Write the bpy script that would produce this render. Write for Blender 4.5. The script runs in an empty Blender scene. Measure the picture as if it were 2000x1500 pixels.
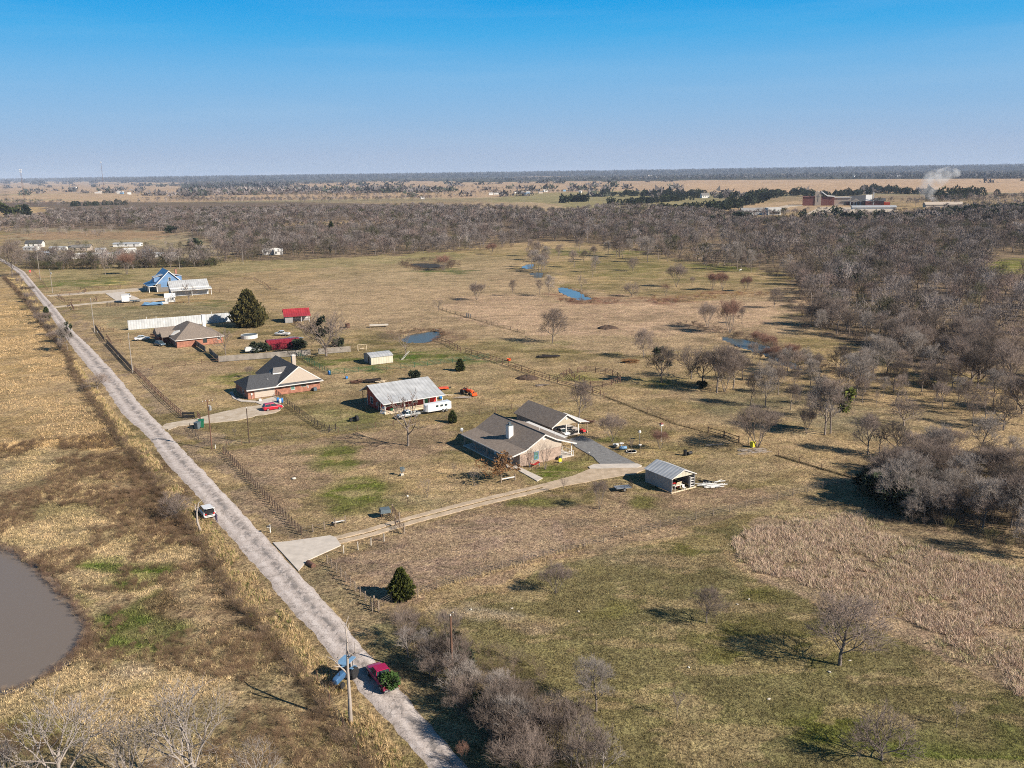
import bpy, math, random
import numpy as np
from mathutils import Vector, Matrix
R = math.radians
# ------------------------------------------------------------------ camera, sky, sun, exposure
CAM_H, FPX = 56.0, 1750.0                 # drone height (m), focal length in pixels of a 2000 px wide picture
PITCH, ROLL = math.atan(413 / FPX), 0.0145
sc = bpy.context.scene
cam = bpy.data.cameras.new('camera'); camo = bpy.data.objects.new('camera', cam)
sc.collection.objects.link(camo); sc.camera = camo
cam.sensor_width = 36.0; cam.lens = FPX / 2000 * 36.0; cam.clip_start = 0.5; cam.clip_end = 90000
camo.matrix_world = Matrix.Translation((0, 0, CAM_H)) @ Matrix.Rotation(math.pi / 2 - PITCH, 4, 'X') @ Matrix.Rotation(-ROLL, 4, 'Z')
SUN_AZ, SUN_EL = R(119), R(32)            # clockwise from +Y
w = bpy.data.worlds.new('World'); sc.world = w; w.use_nodes = True
nt = w.node_tree; bg = nt.nodes['Background']
sky = nt.nodes.new('ShaderNodeTexSky'); sky.sky_type = 'NISHITA'; sky.sun_disc = False
sky.sun_elevation = SUN_EL; sky.sun_rotation = SUN_AZ; sky.air_density = 1.0; sky.dust_density = 0.3; sky.ozone_density = 4.0
bg.inputs[1].default_value = 0.10
EXPO = 0.72
wtc = nt.nodes.new('ShaderNodeTexCoord'); wsp = nt.nodes.new('ShaderNodeSeparateXYZ'); nt.links.new(wtc.outputs['Generated'], wsp.inputs[0])
wr = nt.nodes.new('ShaderNodeValToRGB'); nt.links.new(wsp.outputs[2], wr.inputs[0]); cr = wr.color_ramp     # clear winter sky: pale at the horizon, quickly deep blue above
for i_, (p_, c_) in enumerate([(0.0,(.375,.49,.67)),(.02,(.362,.48,.68)),(.06,(.265,.475,.74)),(.10,(.17,.455,.78)),(.14,(.045,.40,.80)),(.172,(0,.345,.79)),(.26,(0,.23,.55)),(.45,(.015,.10,.24)),(1.0,(.015,.05,.11))]):
    e_ = cr.elements[i_] if i_ < 2 else cr.elements.new(p_); e_.position = p_; e_.color = (*c_, 1)
wm = nt.nodes.new('ShaderNodeVectorMath'); wm.operation = 'SCALE'; nt.links.new(wr.outputs[0], wm.inputs[0]); wm.inputs['Scale'].default_value = 10.0/2**EXPO
wmap = nt.nodes.new('ShaderNodeMapping'); wmap.inputs['Scale'].default_value = (3, 3, 42); wmap.inputs['Rotation'].default_value = (.0, .12, 0); nt.links.new(wtc.outputs['Generated'], wmap.inputs[0])
wn = nt.nodes.new('ShaderNodeTexNoise'); wn.inputs['Scale'].default_value = 1.0; wn.inputs['Detail'].default_value = 5; nt.links.new(wmap.outputs[0], wn.inputs[0])
wf = nt.nodes.new('ShaderNodeMapRange'); wf.inputs[1].default_value = .50; wf.inputs[2].default_value = .80; wf.inputs[4].default_value = .10; nt.links.new(wn.outputs[0], wf.inputs[0])
wc = nt.nodes.new('ShaderNodeMix'); wc.data_type = 'RGBA'; wc.inputs[7].default_value = (3.4, 4.2, 5.0, 1); nt.links.new(wf.outputs[0], wc.inputs[0]); nt.links.new(wm.outputs[0], wc.inputs[6])
wx = nt.nodes.new('ShaderNodeMix'); wx.data_type = 'RGBA'; wx.inputs[0].default_value = .965; nt.links.new(sky.outputs[0], wx.inputs[6]); nt.links.new(wc.outputs[2], wx.inputs[7])
nt.links.new(wx.outputs[2], bg.inputs[0])
sd = bpy.data.lights.new('sun', 'SUN'); sd.energy = 5.0; sd.angle = R(0.5); sd.color = (1.0, 0.90, 0.77)
so = bpy.data.objects.new('sun', sd); sc.collection.objects.link(so)
so.rotation_euler = Vector((-math.sin(SUN_AZ) * math.cos(SUN_EL), -math.cos(SUN_AZ) * math.cos(SUN_EL), -math.sin(SUN_EL))).to_track_quat('-Z', 'Y').to_euler()
sc.view_settings.view_transform = 'Standard'; sc.view_settings.look = 'None'; sc.view_settings.exposure = EXPO; sc.view_settings.gamma = 1.0
sc.cycles.max_bounces = 4; sc.cycles.diffuse_bounces = 2; sc.cycles.glossy_bounces = 2; sc.cycles.volume_bounces = 1
sc.cycles.transparent_max_bounces = 8; sc.cycles.filter_width = 1.0; sc.cycles.use_denoising = False; sc.cycles.sample_clamp_indirect = 3.0

# ------------------------------------------------------------------ helpers
CP, SP = math.cos(PITCH), math.sin(PITCH)
def ray(px, py):
    u, v = px - 1000, 750 - py
    c, s = math.cos(ROLL), math.sin(ROLL)
    u, v = u * c + v * s, -u * s + v * c
    return u, FPX * CP + v * SP, -FPX * SP + v * CP
def W(px, py, z=0.0):                     # where a point of the photograph lies, at height z (metres)
    a, b, c = ray(px, py); t = (z - CAM_H) / c
    return a * t, b * t
def Hh(ytop, px, py, pxt=None):           # height of something from its top and its foot in the photograph
    gx, gy = W(px, py); a, b, c = ray(px if pxt is None else pxt, ytop)
    return CAM_H + c * math.hypot(gx, gy) / math.hypot(a, b)
def project(x, y):                        # ground -> photograph pixels (numpy)
    d = np.maximum(y * CP - (-CAM_H) * SP, 1e-3)
    d = y * CP + CAM_H * SP
    v = (y * SP - CAM_H * CP)
    ok = d > 1.0
    d = np.where(ok, d, 1.0)
    u = x / d * FPX; v = v / d * FPX
    c, s = math.cos(ROLL), math.sin(ROLL)
    u, v = u * c - v * s, u * s + v * c
    return np.where(ok, 1000 + u, -9999), np.where(ok, 750 - v, -9999)
COL = sc.collection
rng = np.random.default_rng(7); rnd = random.Random(11)

def props(o, label=None, cat=None, group=None, kind=None):
    for k, v in (('label', label), ('category', cat), ('group', group), ('kind', kind)):
        if v: o[k] = v
    return o
def thing(name, label, cat, loc=(0, 0, 0), rz=0.0, group=None, scale=None):
    o = bpy.data.objects.new(name, None); COL.objects.link(o); o.empty_display_size = 0.5
    o.location = (loc[0], loc[1], loc[2] if len(loc) > 2 else 0.0); o.rotation_euler = (0, 0, rz)
    if scale: o.scale = (scale, scale, scale) if not isinstance(scale, tuple) else scale
    return props(o, label, cat, group)
def link(name, me, parent=None):
    o = bpy.data.objects.new(name, me); COL.objects.link(o)
    if parent: o.parent = parent
    return o
def copy_tree(o, parent=None):
    c = o.copy(); COL.objects.link(c); c.parent = parent
    for ch in list(o.children): copy_tree(ch, c)
    return c

def np_mesh(name, verts, faces, mat, cols=None, k=None):
    verts = np.asarray(verts, np.float32).reshape(-1, 3); faces = np.asarray(faces, np.int32)
    n = faces.shape[1]
    me = bpy.data.meshes.new(name)
    me.vertices.add(len(verts)); me.vertices.foreach_set('co', verts.ravel())
    me.loops.add(faces.size); me.loops.foreach_set('vertex_index', faces.ravel())
    me.polygons.add(len(faces)); me.polygons.foreach_set('loop_start', np.arange(0, faces.size, n, dtype=np.int32))
    if cols is not None:
        at = me.color_attributes.new('Col', 'FLOAT_COLOR', 'POINT')
        c4 = np.ones((len(verts), 4), np.float32); c4[:, :3] = cols; at.data.foreach_set('color', c4.ravel())
    me.update(calc_edges=True)
    if mat: me.materials.append(mat)
    return me

class MB:
    def __init__(s): s.v = []; s.f = []
    def add(s, vs, fs):
        b = len(s.v); s.v += [tuple(p) for p in vs]; s.f += [tuple(i + b for i in f) for f in fs]; return s
    def box(s, x0, x1, y0, y1, z0, z1):
        return s.add([(x0,y0,z0),(x1,y0,z0),(x1,y1,z0),(x0,y1,z0),(x0,y0,z1),(x1,y0,z1),(x1,y1,z1),(x0,y1,z1)],
                     [(3,2,1,0),(4,5,6,7),(0,1,5,4),(1,2,6,5),(2,3,7,6),(3,0,4,7)])
    def slab(s, pts, t):                  # polygon with real thickness t below it
        n = len(pts); lo = [(p[0], p[1], p[2] - t) for p in pts]
        return s.add(list(pts) + lo, [tuple(range(n)), tuple(range(2*n-1, n-1, -1))] + [(i, i+n, (i+1) % n + n, (i+1) % n) for i in range(n)])
    def prism(s, prof, a0, a1, axis='y'): # (h, z) profile pushed along y (or x)
        n = len(prof)
        if axis == 'y': A = [(h, a0, z) for h, z in prof]; B = [(h, a1, z) for h, z in prof]
        else: A = [(a0, h, z) for h, z in prof]; B = [(a1, h, z) for h, z in prof]
        return s.add(A + B, [tuple(range(n)), tuple(range(2*n-1, n-1, -1))] + [(i, i+n, (i+1) % n + n, (i+1) % n) for i in range(n)])
    def tube(s, p0, p1, r0, r1=None, n=6):
        r1 = r0 if r1 is None else r1
        p0, p1 = Vector(p0), Vector(p1); d = (p1 - p0).normalized()
        a = d.orthogonal().normalized(); b = d.cross(a)
        vs = [p0 + (a*math.cos(2*math.pi*i/n) + b*math.sin(2*math.pi*i/n)) * r0 for i in range(n)]
        vs += [p1 + (a*math.cos(2*math.pi*i/n) + b*math.sin(2*math.pi*i/n)) * r1 for i in range(n)]
        return s.add(vs, [(i, (i+1) % n, (i+1) % n + n, i+n) for i in range(n)] + [tuple(range(n-1, -1, -1)), tuple(range(n, 2*n))])
    def lathe(s, prof, n=14, c=(0,0,0), axis='z'):   # (r, h) profile
        vs = []
        for r_, h in prof:
            for i in range(n):
                a = 2*math.pi*i/n; p = (r_*math.cos(a), r_*math.sin(a), h)
                if axis == 'y': p = (p[0], p[2], p[1])
                if axis == 'x': p = (p[2], p[0], p[1])
                vs.append((p[0]+c[0], p[1]+c[1], p[2]+c[2]))
        fs = []
        for j in range(len(prof)-1):
            for i in range(n): fs.append((j*n+i, j*n+(i+1) % n, (j+1)*n+(i+1) % n, (j+1)*n+i))
        fs += [tuple(range(n-1, -1, -1)), tuple(range((len(prof)-1)*n, len(prof)*n))]
        return s.add(vs, fs)
    def build(s, name, mat, parent=None, bevel=0.0, smooth=False):
        me = bpy.data.meshes.new(name); me.from_pydata(s.v, [], s.f); me.materials.append(mat); me.update()
        if smooth: me.polygons.foreach_set('use_smooth', [True]*len(me.polygons))
        o = link(name, me, parent)
        if bevel:
            m = o.modifiers.new('bevel', 'BEVEL'); m.width = bevel; m.segments = 2; m.limit_method = 'ANGLE'
        return o

# ------------------------------------------------------------------ materials
def mat(name, col, rough=0.7, metal=0.0, var=0.15, scale=3.0, bump=0.0, bscale=None, col2=None, stretch=None, spec=0.3, objrand=0.0, coat=0.0):
    m = bpy.data.materials.new(name); m.use_nodes = True; t = m.node_tree; b = t.nodes['Principled BSDF']
    b.inputs['Roughness'].default_value = rough; b.inputs['Metallic'].default_value = metal; b.inputs['Specular IOR Level'].default_value = spec
    b.inputs['Coat Weight'].default_value = coat
    tc = t.nodes.new('ShaderNodeTexCoord'); mp = t.nodes.new('ShaderNodeMapping'); t.links.new(tc.outputs['Object'], mp.inputs[0])
    if stretch: mp.inputs['Scale'].default_value = stretch
    n = t.nodes.new('ShaderNodeTexNoise'); n.inputs['Scale'].default_value = scale; n.inputs['Detail'].default_value = 5; n.inputs['Roughness'].default_value = 0.65
    t.links.new(mp.outputs[0], n.inputs[0])
    mx = t.nodes.new('ShaderNodeMix'); mx.data_type = 'RGBA'
    c2 = col2 or tuple(c*(1-var) for c in col); c1 = col if col2 else tuple(min(1, c*(1+var)) for c in col)
    mx.inputs[6].default_value = (*c1, 1); mx.inputs[7].default_value = (*c2, 1)
    rp = t.nodes.new('ShaderNodeMapRange'); rp.inputs[1].default_value = 0.35; rp.inputs[2].default_value = 0.65; t.links.new(n.outputs[0], rp.inputs[0])
    t.links.new(rp.outputs[0], mx.inputs[0])
    out = mx.outputs[2]
    if objrand:
        oi = t.nodes.new('ShaderNodeObjectInfo'); hs = t.nodes.new('ShaderNodeHueSaturation'); mr = t.nodes.new('ShaderNodeMapRange')
        mr.inputs[3].default_value = 1-objrand; mr.inputs[4].default_value = 1+objrand
        t.links.new(oi.outputs['Random'], mr.inputs[0]); t.links.new(mr.outputs[0], hs.inputs['Value']); t.links.new(out, hs.inputs['Color']); out = hs.outputs[0]
    t.links.new(out, b.inputs['Base Color'])
    if bump:
        n2 = t.nodes.new('ShaderNodeTexNoise'); n2.inputs['Scale'].default_value = bscale or scale*3; n2.inputs['Detail'].default_value = 4
        t.links.new(mp.outputs[0], n2.inputs[0])
        bp = t.nodes.new('ShaderNodeBump'); bp.inputs['Strength'].default_value = 1; bp.inputs['Distance'].default_value = bump
        t.links.new(n2.outputs[0], bp.inputs['Height']); t.links.new(bp.outputs[0], b.inputs['Normal'])
    return m
def ribbed(name, col, axis=0, pitch=0.5, rough=0.35, metal=0.6, depth=0.03, var=0.1):   # standing seam / corrugated sheet
    m = mat(name, col, rough, metal, var, 0.6); t = m.node_tree; b = t.nodes['Principled BSDF']
    tc = t.nodes.new('ShaderNodeTexCoord'); wv = t.nodes.new('ShaderNodeTexWave'); wv.bands_direction = 'XYZ'[axis]
    wv.inputs['Scale'].default_value = 0.314/pitch; wv.inputs['Distortion'].default_value = 0
    t.links.new(tc.outputs['Object'], wv.inputs[0])
    bp = t.nodes.new('ShaderNodeBump'); bp.inputs['Distance'].default_value = depth; bp.inputs['Strength'].default_value = 0.8
    t.links.new(wv.outputs[1], bp.inputs['Height']); t.links.new(bp.outputs[0], b.inputs['Normal'])
    src = b.inputs['Base Color'].links[0].from_socket; hs = t.nodes.new('ShaderNodeHueSaturation'); r2 = t.nodes.new('ShaderNodeMapRange'); r2.inputs[1].default_value = 0; r2.inputs[2].default_value = .35; r2.inputs[3].default_value = .87; r2.inputs[4].default_value = 1.03   # rib shading and seam dirt put into the colour as dark bands
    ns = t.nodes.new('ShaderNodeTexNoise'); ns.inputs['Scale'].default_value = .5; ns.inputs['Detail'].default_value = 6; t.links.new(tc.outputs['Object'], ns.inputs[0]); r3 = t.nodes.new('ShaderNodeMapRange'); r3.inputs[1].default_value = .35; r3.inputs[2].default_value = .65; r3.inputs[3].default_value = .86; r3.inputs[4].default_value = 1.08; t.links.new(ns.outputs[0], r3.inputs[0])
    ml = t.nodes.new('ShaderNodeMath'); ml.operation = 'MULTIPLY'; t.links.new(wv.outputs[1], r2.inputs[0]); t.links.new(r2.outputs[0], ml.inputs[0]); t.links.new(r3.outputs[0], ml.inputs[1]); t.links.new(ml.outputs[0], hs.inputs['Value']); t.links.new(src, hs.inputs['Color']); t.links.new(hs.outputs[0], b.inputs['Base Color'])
    return m
def brick(name, c1, c2, mortar, scale=1.0):
    m = mat(name, c1, 0.85); t = m.node_tree; b = t.nodes['Principled BSDF']
    tc = t.nodes.new('ShaderNodeTexCoord'); sx = t.nodes.new('ShaderNodeSeparateXYZ'); ad = t.nodes.new('ShaderNodeMath'); ad.operation = 'ADD'
    cb = t.nodes.new('ShaderNodeCombineXYZ'); t.links.new(tc.outputs['Object'], sx.inputs[0]); t.links.new(sx.outputs[0], ad.inputs[0]); t.links.new(sx.outputs[1], ad.inputs[1])
    t.links.new(ad.outputs[0], cb.inputs[0]); t.links.new(sx.outputs[2], cb.inputs[1])
    br = t.nodes.new('ShaderNodeTexBrick'); br.inputs['Scale'].default_value = scale; br.inputs['Brick Width'].default_value = 0.42; br.inputs['Row Height'].default_value = 0.15
    br.inputs['Mortar Size'].default_value = 0.012; br.inputs['Color1'].default_value = (*c1, 1); br.inputs['Color2'].default_value = (*c2, 1); br.inputs['Mortar'].default_value = (*mortar, 1)
    t.links.new(cb.outputs[0], br.inputs[0])
    n = t.nodes.new('ShaderNodeTexNoise'); n.inputs['Scale'].default_value = 1.3; n.inputs['Detail'].default_value = 6; t.links.new(tc.outputs['Object'], n.inputs[0])
    hs = t.nodes.new('ShaderNodeHueSaturation'); mr = t.nodes.new('ShaderNodeMapRange'); mr.inputs[1].default_value = .3; mr.inputs[2].default_value = .7; mr.inputs[3].default_value = .72; mr.inputs[4].default_value = 1.25
    t.links.new(n.outputs[0], mr.inputs[0]); t.links.new(mr.outputs[0], hs.inputs['Value']); t.links.new(br.outputs[0], hs.inputs['Color']); t.links.new(hs.outputs[0], b.inputs['Base Color'])
    return m
def vcol(name, rough=0.9, objrand=0.0, nscale=0.0, trans=0.0):
    m = bpy.data.materials.new(name); m.use_nodes = True; t = m.node_tree; b = t.nodes['Principled BSDF']
    b.inputs['Roughness'].default_value = rough; b.inputs['Specular IOR Level'].default_value = 0.15
    a = t.nodes.new('ShaderNodeAttribute'); a.attribute_name = 'Col'; t.links.new(a.outputs[0], b.inputs['Base Color'])
    return m
M = {}
def defmats():
    M['shingle'] = mat('shingle', (.27,.222,.185), .9, col2=(.175,.142,.12), scale=2.2, bump=.02, bscale=9)
    M['shingle_brown'] = mat('shingle_brown', (.25,.205,.17), .9, col2=(.15,.125,.108), scale=3, bump=.02, bscale=9)
    M['shingle_dark'] = mat('shingle_dark', (.085,.088,.096), .9, col2=(.05,.052,.058), scale=3, bump=.02, bscale=9)
    M['shingle_grey'] = mat('shingle_grey', (.2,.19,.185), .9, col2=(.14,.135,.13), scale=3, bump=.02, bscale=9)
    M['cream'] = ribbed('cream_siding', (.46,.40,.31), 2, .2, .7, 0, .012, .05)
    M['cream_flat'] = mat('cream_board', (.43,.365,.305), .75, var=.06)
    M['white'] = mat('white_paint', (.64,.63,.61), .55, var=.05)
    M['trim'] = mat('white_trim', (.60,.58,.56), .6, var=.05)
    M['brick_pale'] = brick('pale_brick', (.37,.27,.215), (.29,.205,.16), (.40,.34,.29))
    M['brick_red'] = brick('red_brick', (.37,.145,.09), (.25,.09,.06), (.34,.25,.19))
    M['brick_maroon'] = brick('maroon_brick', (.20,.065,.055), (.16,.05,.045), (.22,.12,.1), .5)
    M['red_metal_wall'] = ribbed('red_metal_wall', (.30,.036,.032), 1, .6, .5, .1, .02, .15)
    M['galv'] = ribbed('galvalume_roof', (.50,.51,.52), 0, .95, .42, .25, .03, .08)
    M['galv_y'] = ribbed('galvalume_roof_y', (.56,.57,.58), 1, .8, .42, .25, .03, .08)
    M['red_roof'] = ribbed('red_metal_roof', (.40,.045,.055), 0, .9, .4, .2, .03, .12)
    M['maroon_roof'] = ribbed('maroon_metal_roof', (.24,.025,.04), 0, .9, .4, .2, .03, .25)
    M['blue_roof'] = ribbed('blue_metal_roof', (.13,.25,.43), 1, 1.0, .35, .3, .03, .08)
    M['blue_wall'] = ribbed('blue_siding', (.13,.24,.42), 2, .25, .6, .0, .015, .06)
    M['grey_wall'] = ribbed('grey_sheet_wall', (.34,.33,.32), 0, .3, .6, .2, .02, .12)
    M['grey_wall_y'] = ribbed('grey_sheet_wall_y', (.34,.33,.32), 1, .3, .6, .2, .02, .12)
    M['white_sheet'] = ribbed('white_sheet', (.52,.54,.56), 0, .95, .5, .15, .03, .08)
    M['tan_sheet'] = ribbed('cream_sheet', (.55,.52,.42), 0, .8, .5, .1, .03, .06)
    M['glass'] = mat('window_glass', (.03,.045,.05), .12, var=.2, spec=.6)
    M['glass_green'] = mat('green_window_glass', (.10,.20,.17), .2, var=.3, spec=.6)
    M['concrete'] = mat('concrete', (.50,.45,.40), .9, var=.12, scale=.8, bump=.01)
    M['gravel_dark'] = mat('dark_gravel', (.22,.22,.22), .95, col2=(.14,.14,.145), scale=1.3, bump=.05, bscale=5)
    M['gravel_pale'] = mat('pale_gravel', (.52,.45,.37), .95, col2=(.36,.29,.21), scale=.55, bump=.04, bscale=4)
    M['dirt_track'] = mat('dirt_track', (.50,.40,.30), .95, col2=(.34,.265,.185), scale=.6, bump=.04, bscale=3)
    M['bark'] = mat('bark', (.25,.21,.18), .95, col2=(.13,.105,.09), scale=3, objrand=.2)
    M['twig'] = mat('twig', (.27,.215,.185), .95, col2=(.18,.14,.12), scale=.5, objrand=.25)
    M['twig_grey'] = mat('grey_twig', (.35,.31,.28), .95, col2=(.24,.205,.185), scale=.5, objrand=.15)
    M['twig_pale'] = mat('pale_twig', (.36,.28,.24), .95, col2=(.26,.20,.17), scale=.5)
    M['twig_red'] = mat('red_twig', (.30,.17,.125), .95, col2=(.21,.125,.10), scale=.5, objrand=.15)
    M['twig_dark'] = mat('dark_twig', (.125,.10,.085), .95, var=.3, scale=.5, objrand=.2)
    M['deadwood'] = mat('dead_wood', (.40,.35,.31), .9, col2=(.28,.24,.21), scale=2, stretch=(1,1,.3))
    M['cedar'] = mat('cedar_foliage', (.060,.072,.020), .9, col2=(.030,.042,.012), scale=1.6, objrand=.2)
    M['cedar_gold'] = mat('cedar_gold_foliage', (.125,.135,.025), .9, col2=(.05,.065,.014), scale=1.3, objrand=.15)
    M['cedar_brown'] = mat('cedar_brown_foliage', (.115,.095,.03), .9, col2=(.045,.045,.015), scale=.8, objrand=.15)
    M['ever'] = mat('evergreen_leaf', (.045,.06,.032), .9, col2=(.022,.032,.018), scale=1.2, objrand=.3)
    M['leaf_brown'] = mat('dry_brown_leaf', (.26,.14,.06), .9, col2=(.14,.075,.035), scale=3)
    M['mistletoe'] = mat('mistletoe_leaf', (.13,.15,.03), .9, var=.4)
    M['black'] = mat('black_paint', (.02,.02,.022), .5, var=.3)
    M['rubber'] = mat('tyre_rubber', (.025,.025,.027), .85, var=.2)
    M['rim'] = mat('wheel_rim', (.55,.56,.58), .3, .8, var=.05)
    M['steel'] = mat('galvanised_steel', (.42,.43,.44), .45, .6, var=.15)
    M['rust'] = mat('rusty_pipe', (.13,.07,.05), .85, var=.35)
    M['wood_post'] = mat('wooden_post', (.30,.24,.185), .9, col2=(.17,.13,.10), scale=5)
    M['wood_dark'] = mat('creosote_pole', (.105,.07,.05), .9, col2=(.055,.036,.028), scale=4, stretch=(1,1,.2))
    M['wood_rusty'] = mat('reddish_pole', (.20,.11,.07), .9, col2=(.10,.055,.04), scale=2, stretch=(1,1,.3))
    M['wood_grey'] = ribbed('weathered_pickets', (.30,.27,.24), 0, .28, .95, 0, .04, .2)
    M['lumber'] = mat('sawn_lumber', (.60,.50,.36), .9, var=.25)
    M['pipe_dark'] = mat('dark_pipe', (.035,.028,.026), .7, var=.3)
    M['pipe_brown'] = mat('brown_pipe', (.11,.06,.045), .7, var=.3)
    M['green_pipe'] = mat('green_pipe', (.025,.10,.055), .6, var=.3)
    M['wire'] = mat('fence_wire', (.16,.14,.12), .6, .4)
    M['orange'] = mat('orange_paint', (.72,.10,.025), .4, var=.1)
    M['blue'] = mat('blue_plastic', (.03,.20,.55), .4, var=.15)
    M['tractor_blue'] = mat('tractor_blue', (.05,.12,.24), .4, var=.15); M['ltblue'] = mat('pale_blue_paint', (.15,.28,.44), .4, var=.15)
    M['green_bin'] = mat('green_plastic', (.015,.13,.07), .5, var=.15)
    M['grey_bin'] = mat('grey_plastic', (.10,.13,.15), .5, var=.15)
    M['yellow'] = mat('yellow_paint', (.55,.50,.04), .5, var=.1)
    M['red'] = mat('red_plastic', (.5,.03,.03), .45, var=.15)
    M['skin'] = mat('skin', (.45,.28,.2), .6); M['navy'] = mat('dark_clothing', (.05,.04,.07), .9); M['hair'] = mat('dark_hair', (.03,.02,.015), .8)
    M['stone'] = mat('pale_stone', (.55,.5,.43), .9, var=.2)
    M['lamp_red'] = mat('tail_lamp_glass', (.5,.02,.02), .3); M['lamp'] = mat('lamp_glass', (.7,.7,.68), .2)
    M['vcol'] = vcol('vegetation')
defmats()

# ------------------------------------------------------------------ value noise
_T = rng.random((512, 512)).astype(np.float32)
def vnoise(x, y):
    xi = np.floor(x).astype(np.int64); yi = np.floor(y).astype(np.int64); fx = x-xi; fy = y-yi
    fx = fx*fx*(3-2*fx); fy = fy*fy*(3-2*fy); a = xi % 512; b = yi % 512; a1 = (a+1) % 512; b1 = (b+1) % 512
    return (_T[a,b]*(1-fx)+_T[a1,b]*fx)*(1-fy)+(_T[a,b1]*(1-fx)+_T[a1,b1]*fx)*fy
def fbm(x, y, s, o=4):
    v = 0; k = 0.5; t = 0
    for i in range(o):
        v = v + k*vnoise(x/s+17.3*i, y/s+5.1*i); t += k; k *= .55; s /= 2.1
    return v/t
def inpoly(px, py, poly):
    ins = np.zeros(px.shape, bool); n = len(poly)
    for i in range(n):
        x0, y0 = poly[i]; x1, y1 = poly[(i+1) % n]
        if y0 == y1: continue
        c = ((y0 > py) != (y1 > py)) & (px < (x1-x0)*(py-y0)/(y1-y0)+x0); ins ^= c
    return ins

# ------------------------------------------------------------------ the setting: ground
PONDS = {
 'stock_pond': [(0,1062),(40,1080),(75,1105),(110,1140),(140,1170),(165,1200),(175,1225),(167,1250),(150,1270),(120,1300),(80,1325),(40,1340),(0,1352),(-150,1390),(-330,1330),(-330,1160),(-150,1070)],
 'small_pond': [(786,661),(800,652),(820,648),(850,645),(863,648),(859,655),(848,663),(820,668),(796,668)],
 'far_pond': [(796,516),(812,513),(850,514),(868,518),(862,523),(840,524),(815,521)],
 'creek_pool': [(1088,560),(1105,560),(1130,569),(1153,581),(1145,586),(1130,585),(1110,577),(1094,569)],
 'creek_water': [(1018,521),(1028,515),(1042,515),(1041,523),(1030,525)],
 'creek_bend_water': [(1034,533),(1046,530),(1060,531),(1058,541),(1044,541)],
 'creek': [(1398,655),(1425,656),(1470,664),(1500,674),(1530,692),(1550,705),(1566,722),(1545,719),(1520,707),(1495,692),(1460,681),(1425,668)],
}
TAN, STRAW, PINK, OLIVE, GREEN = (.325,.238,.132), (.430,.305,.150), (.275,.192,.130), (.125,.112,.034), (.060,.098,.008)
GOLD, BROWN, DKB, WOODS, BLUISH = (.400,.272,.125), (.225,.150,.092), (.125,.080,.045), (.135,.100,.075), (.045,.055,.070)
HEDGE = [(8,542),(36,572),(60,600),(100,655),(130,690),(150,740),(185,790),(215,830),(240,872),(270,902),(300,940),(335,990),(380,1040),(405,1085),(435,1135),(475,1190),(525,1245),(575,1312),(625,1372),(665,1432),(705,1495),(760,1580)]
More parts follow.
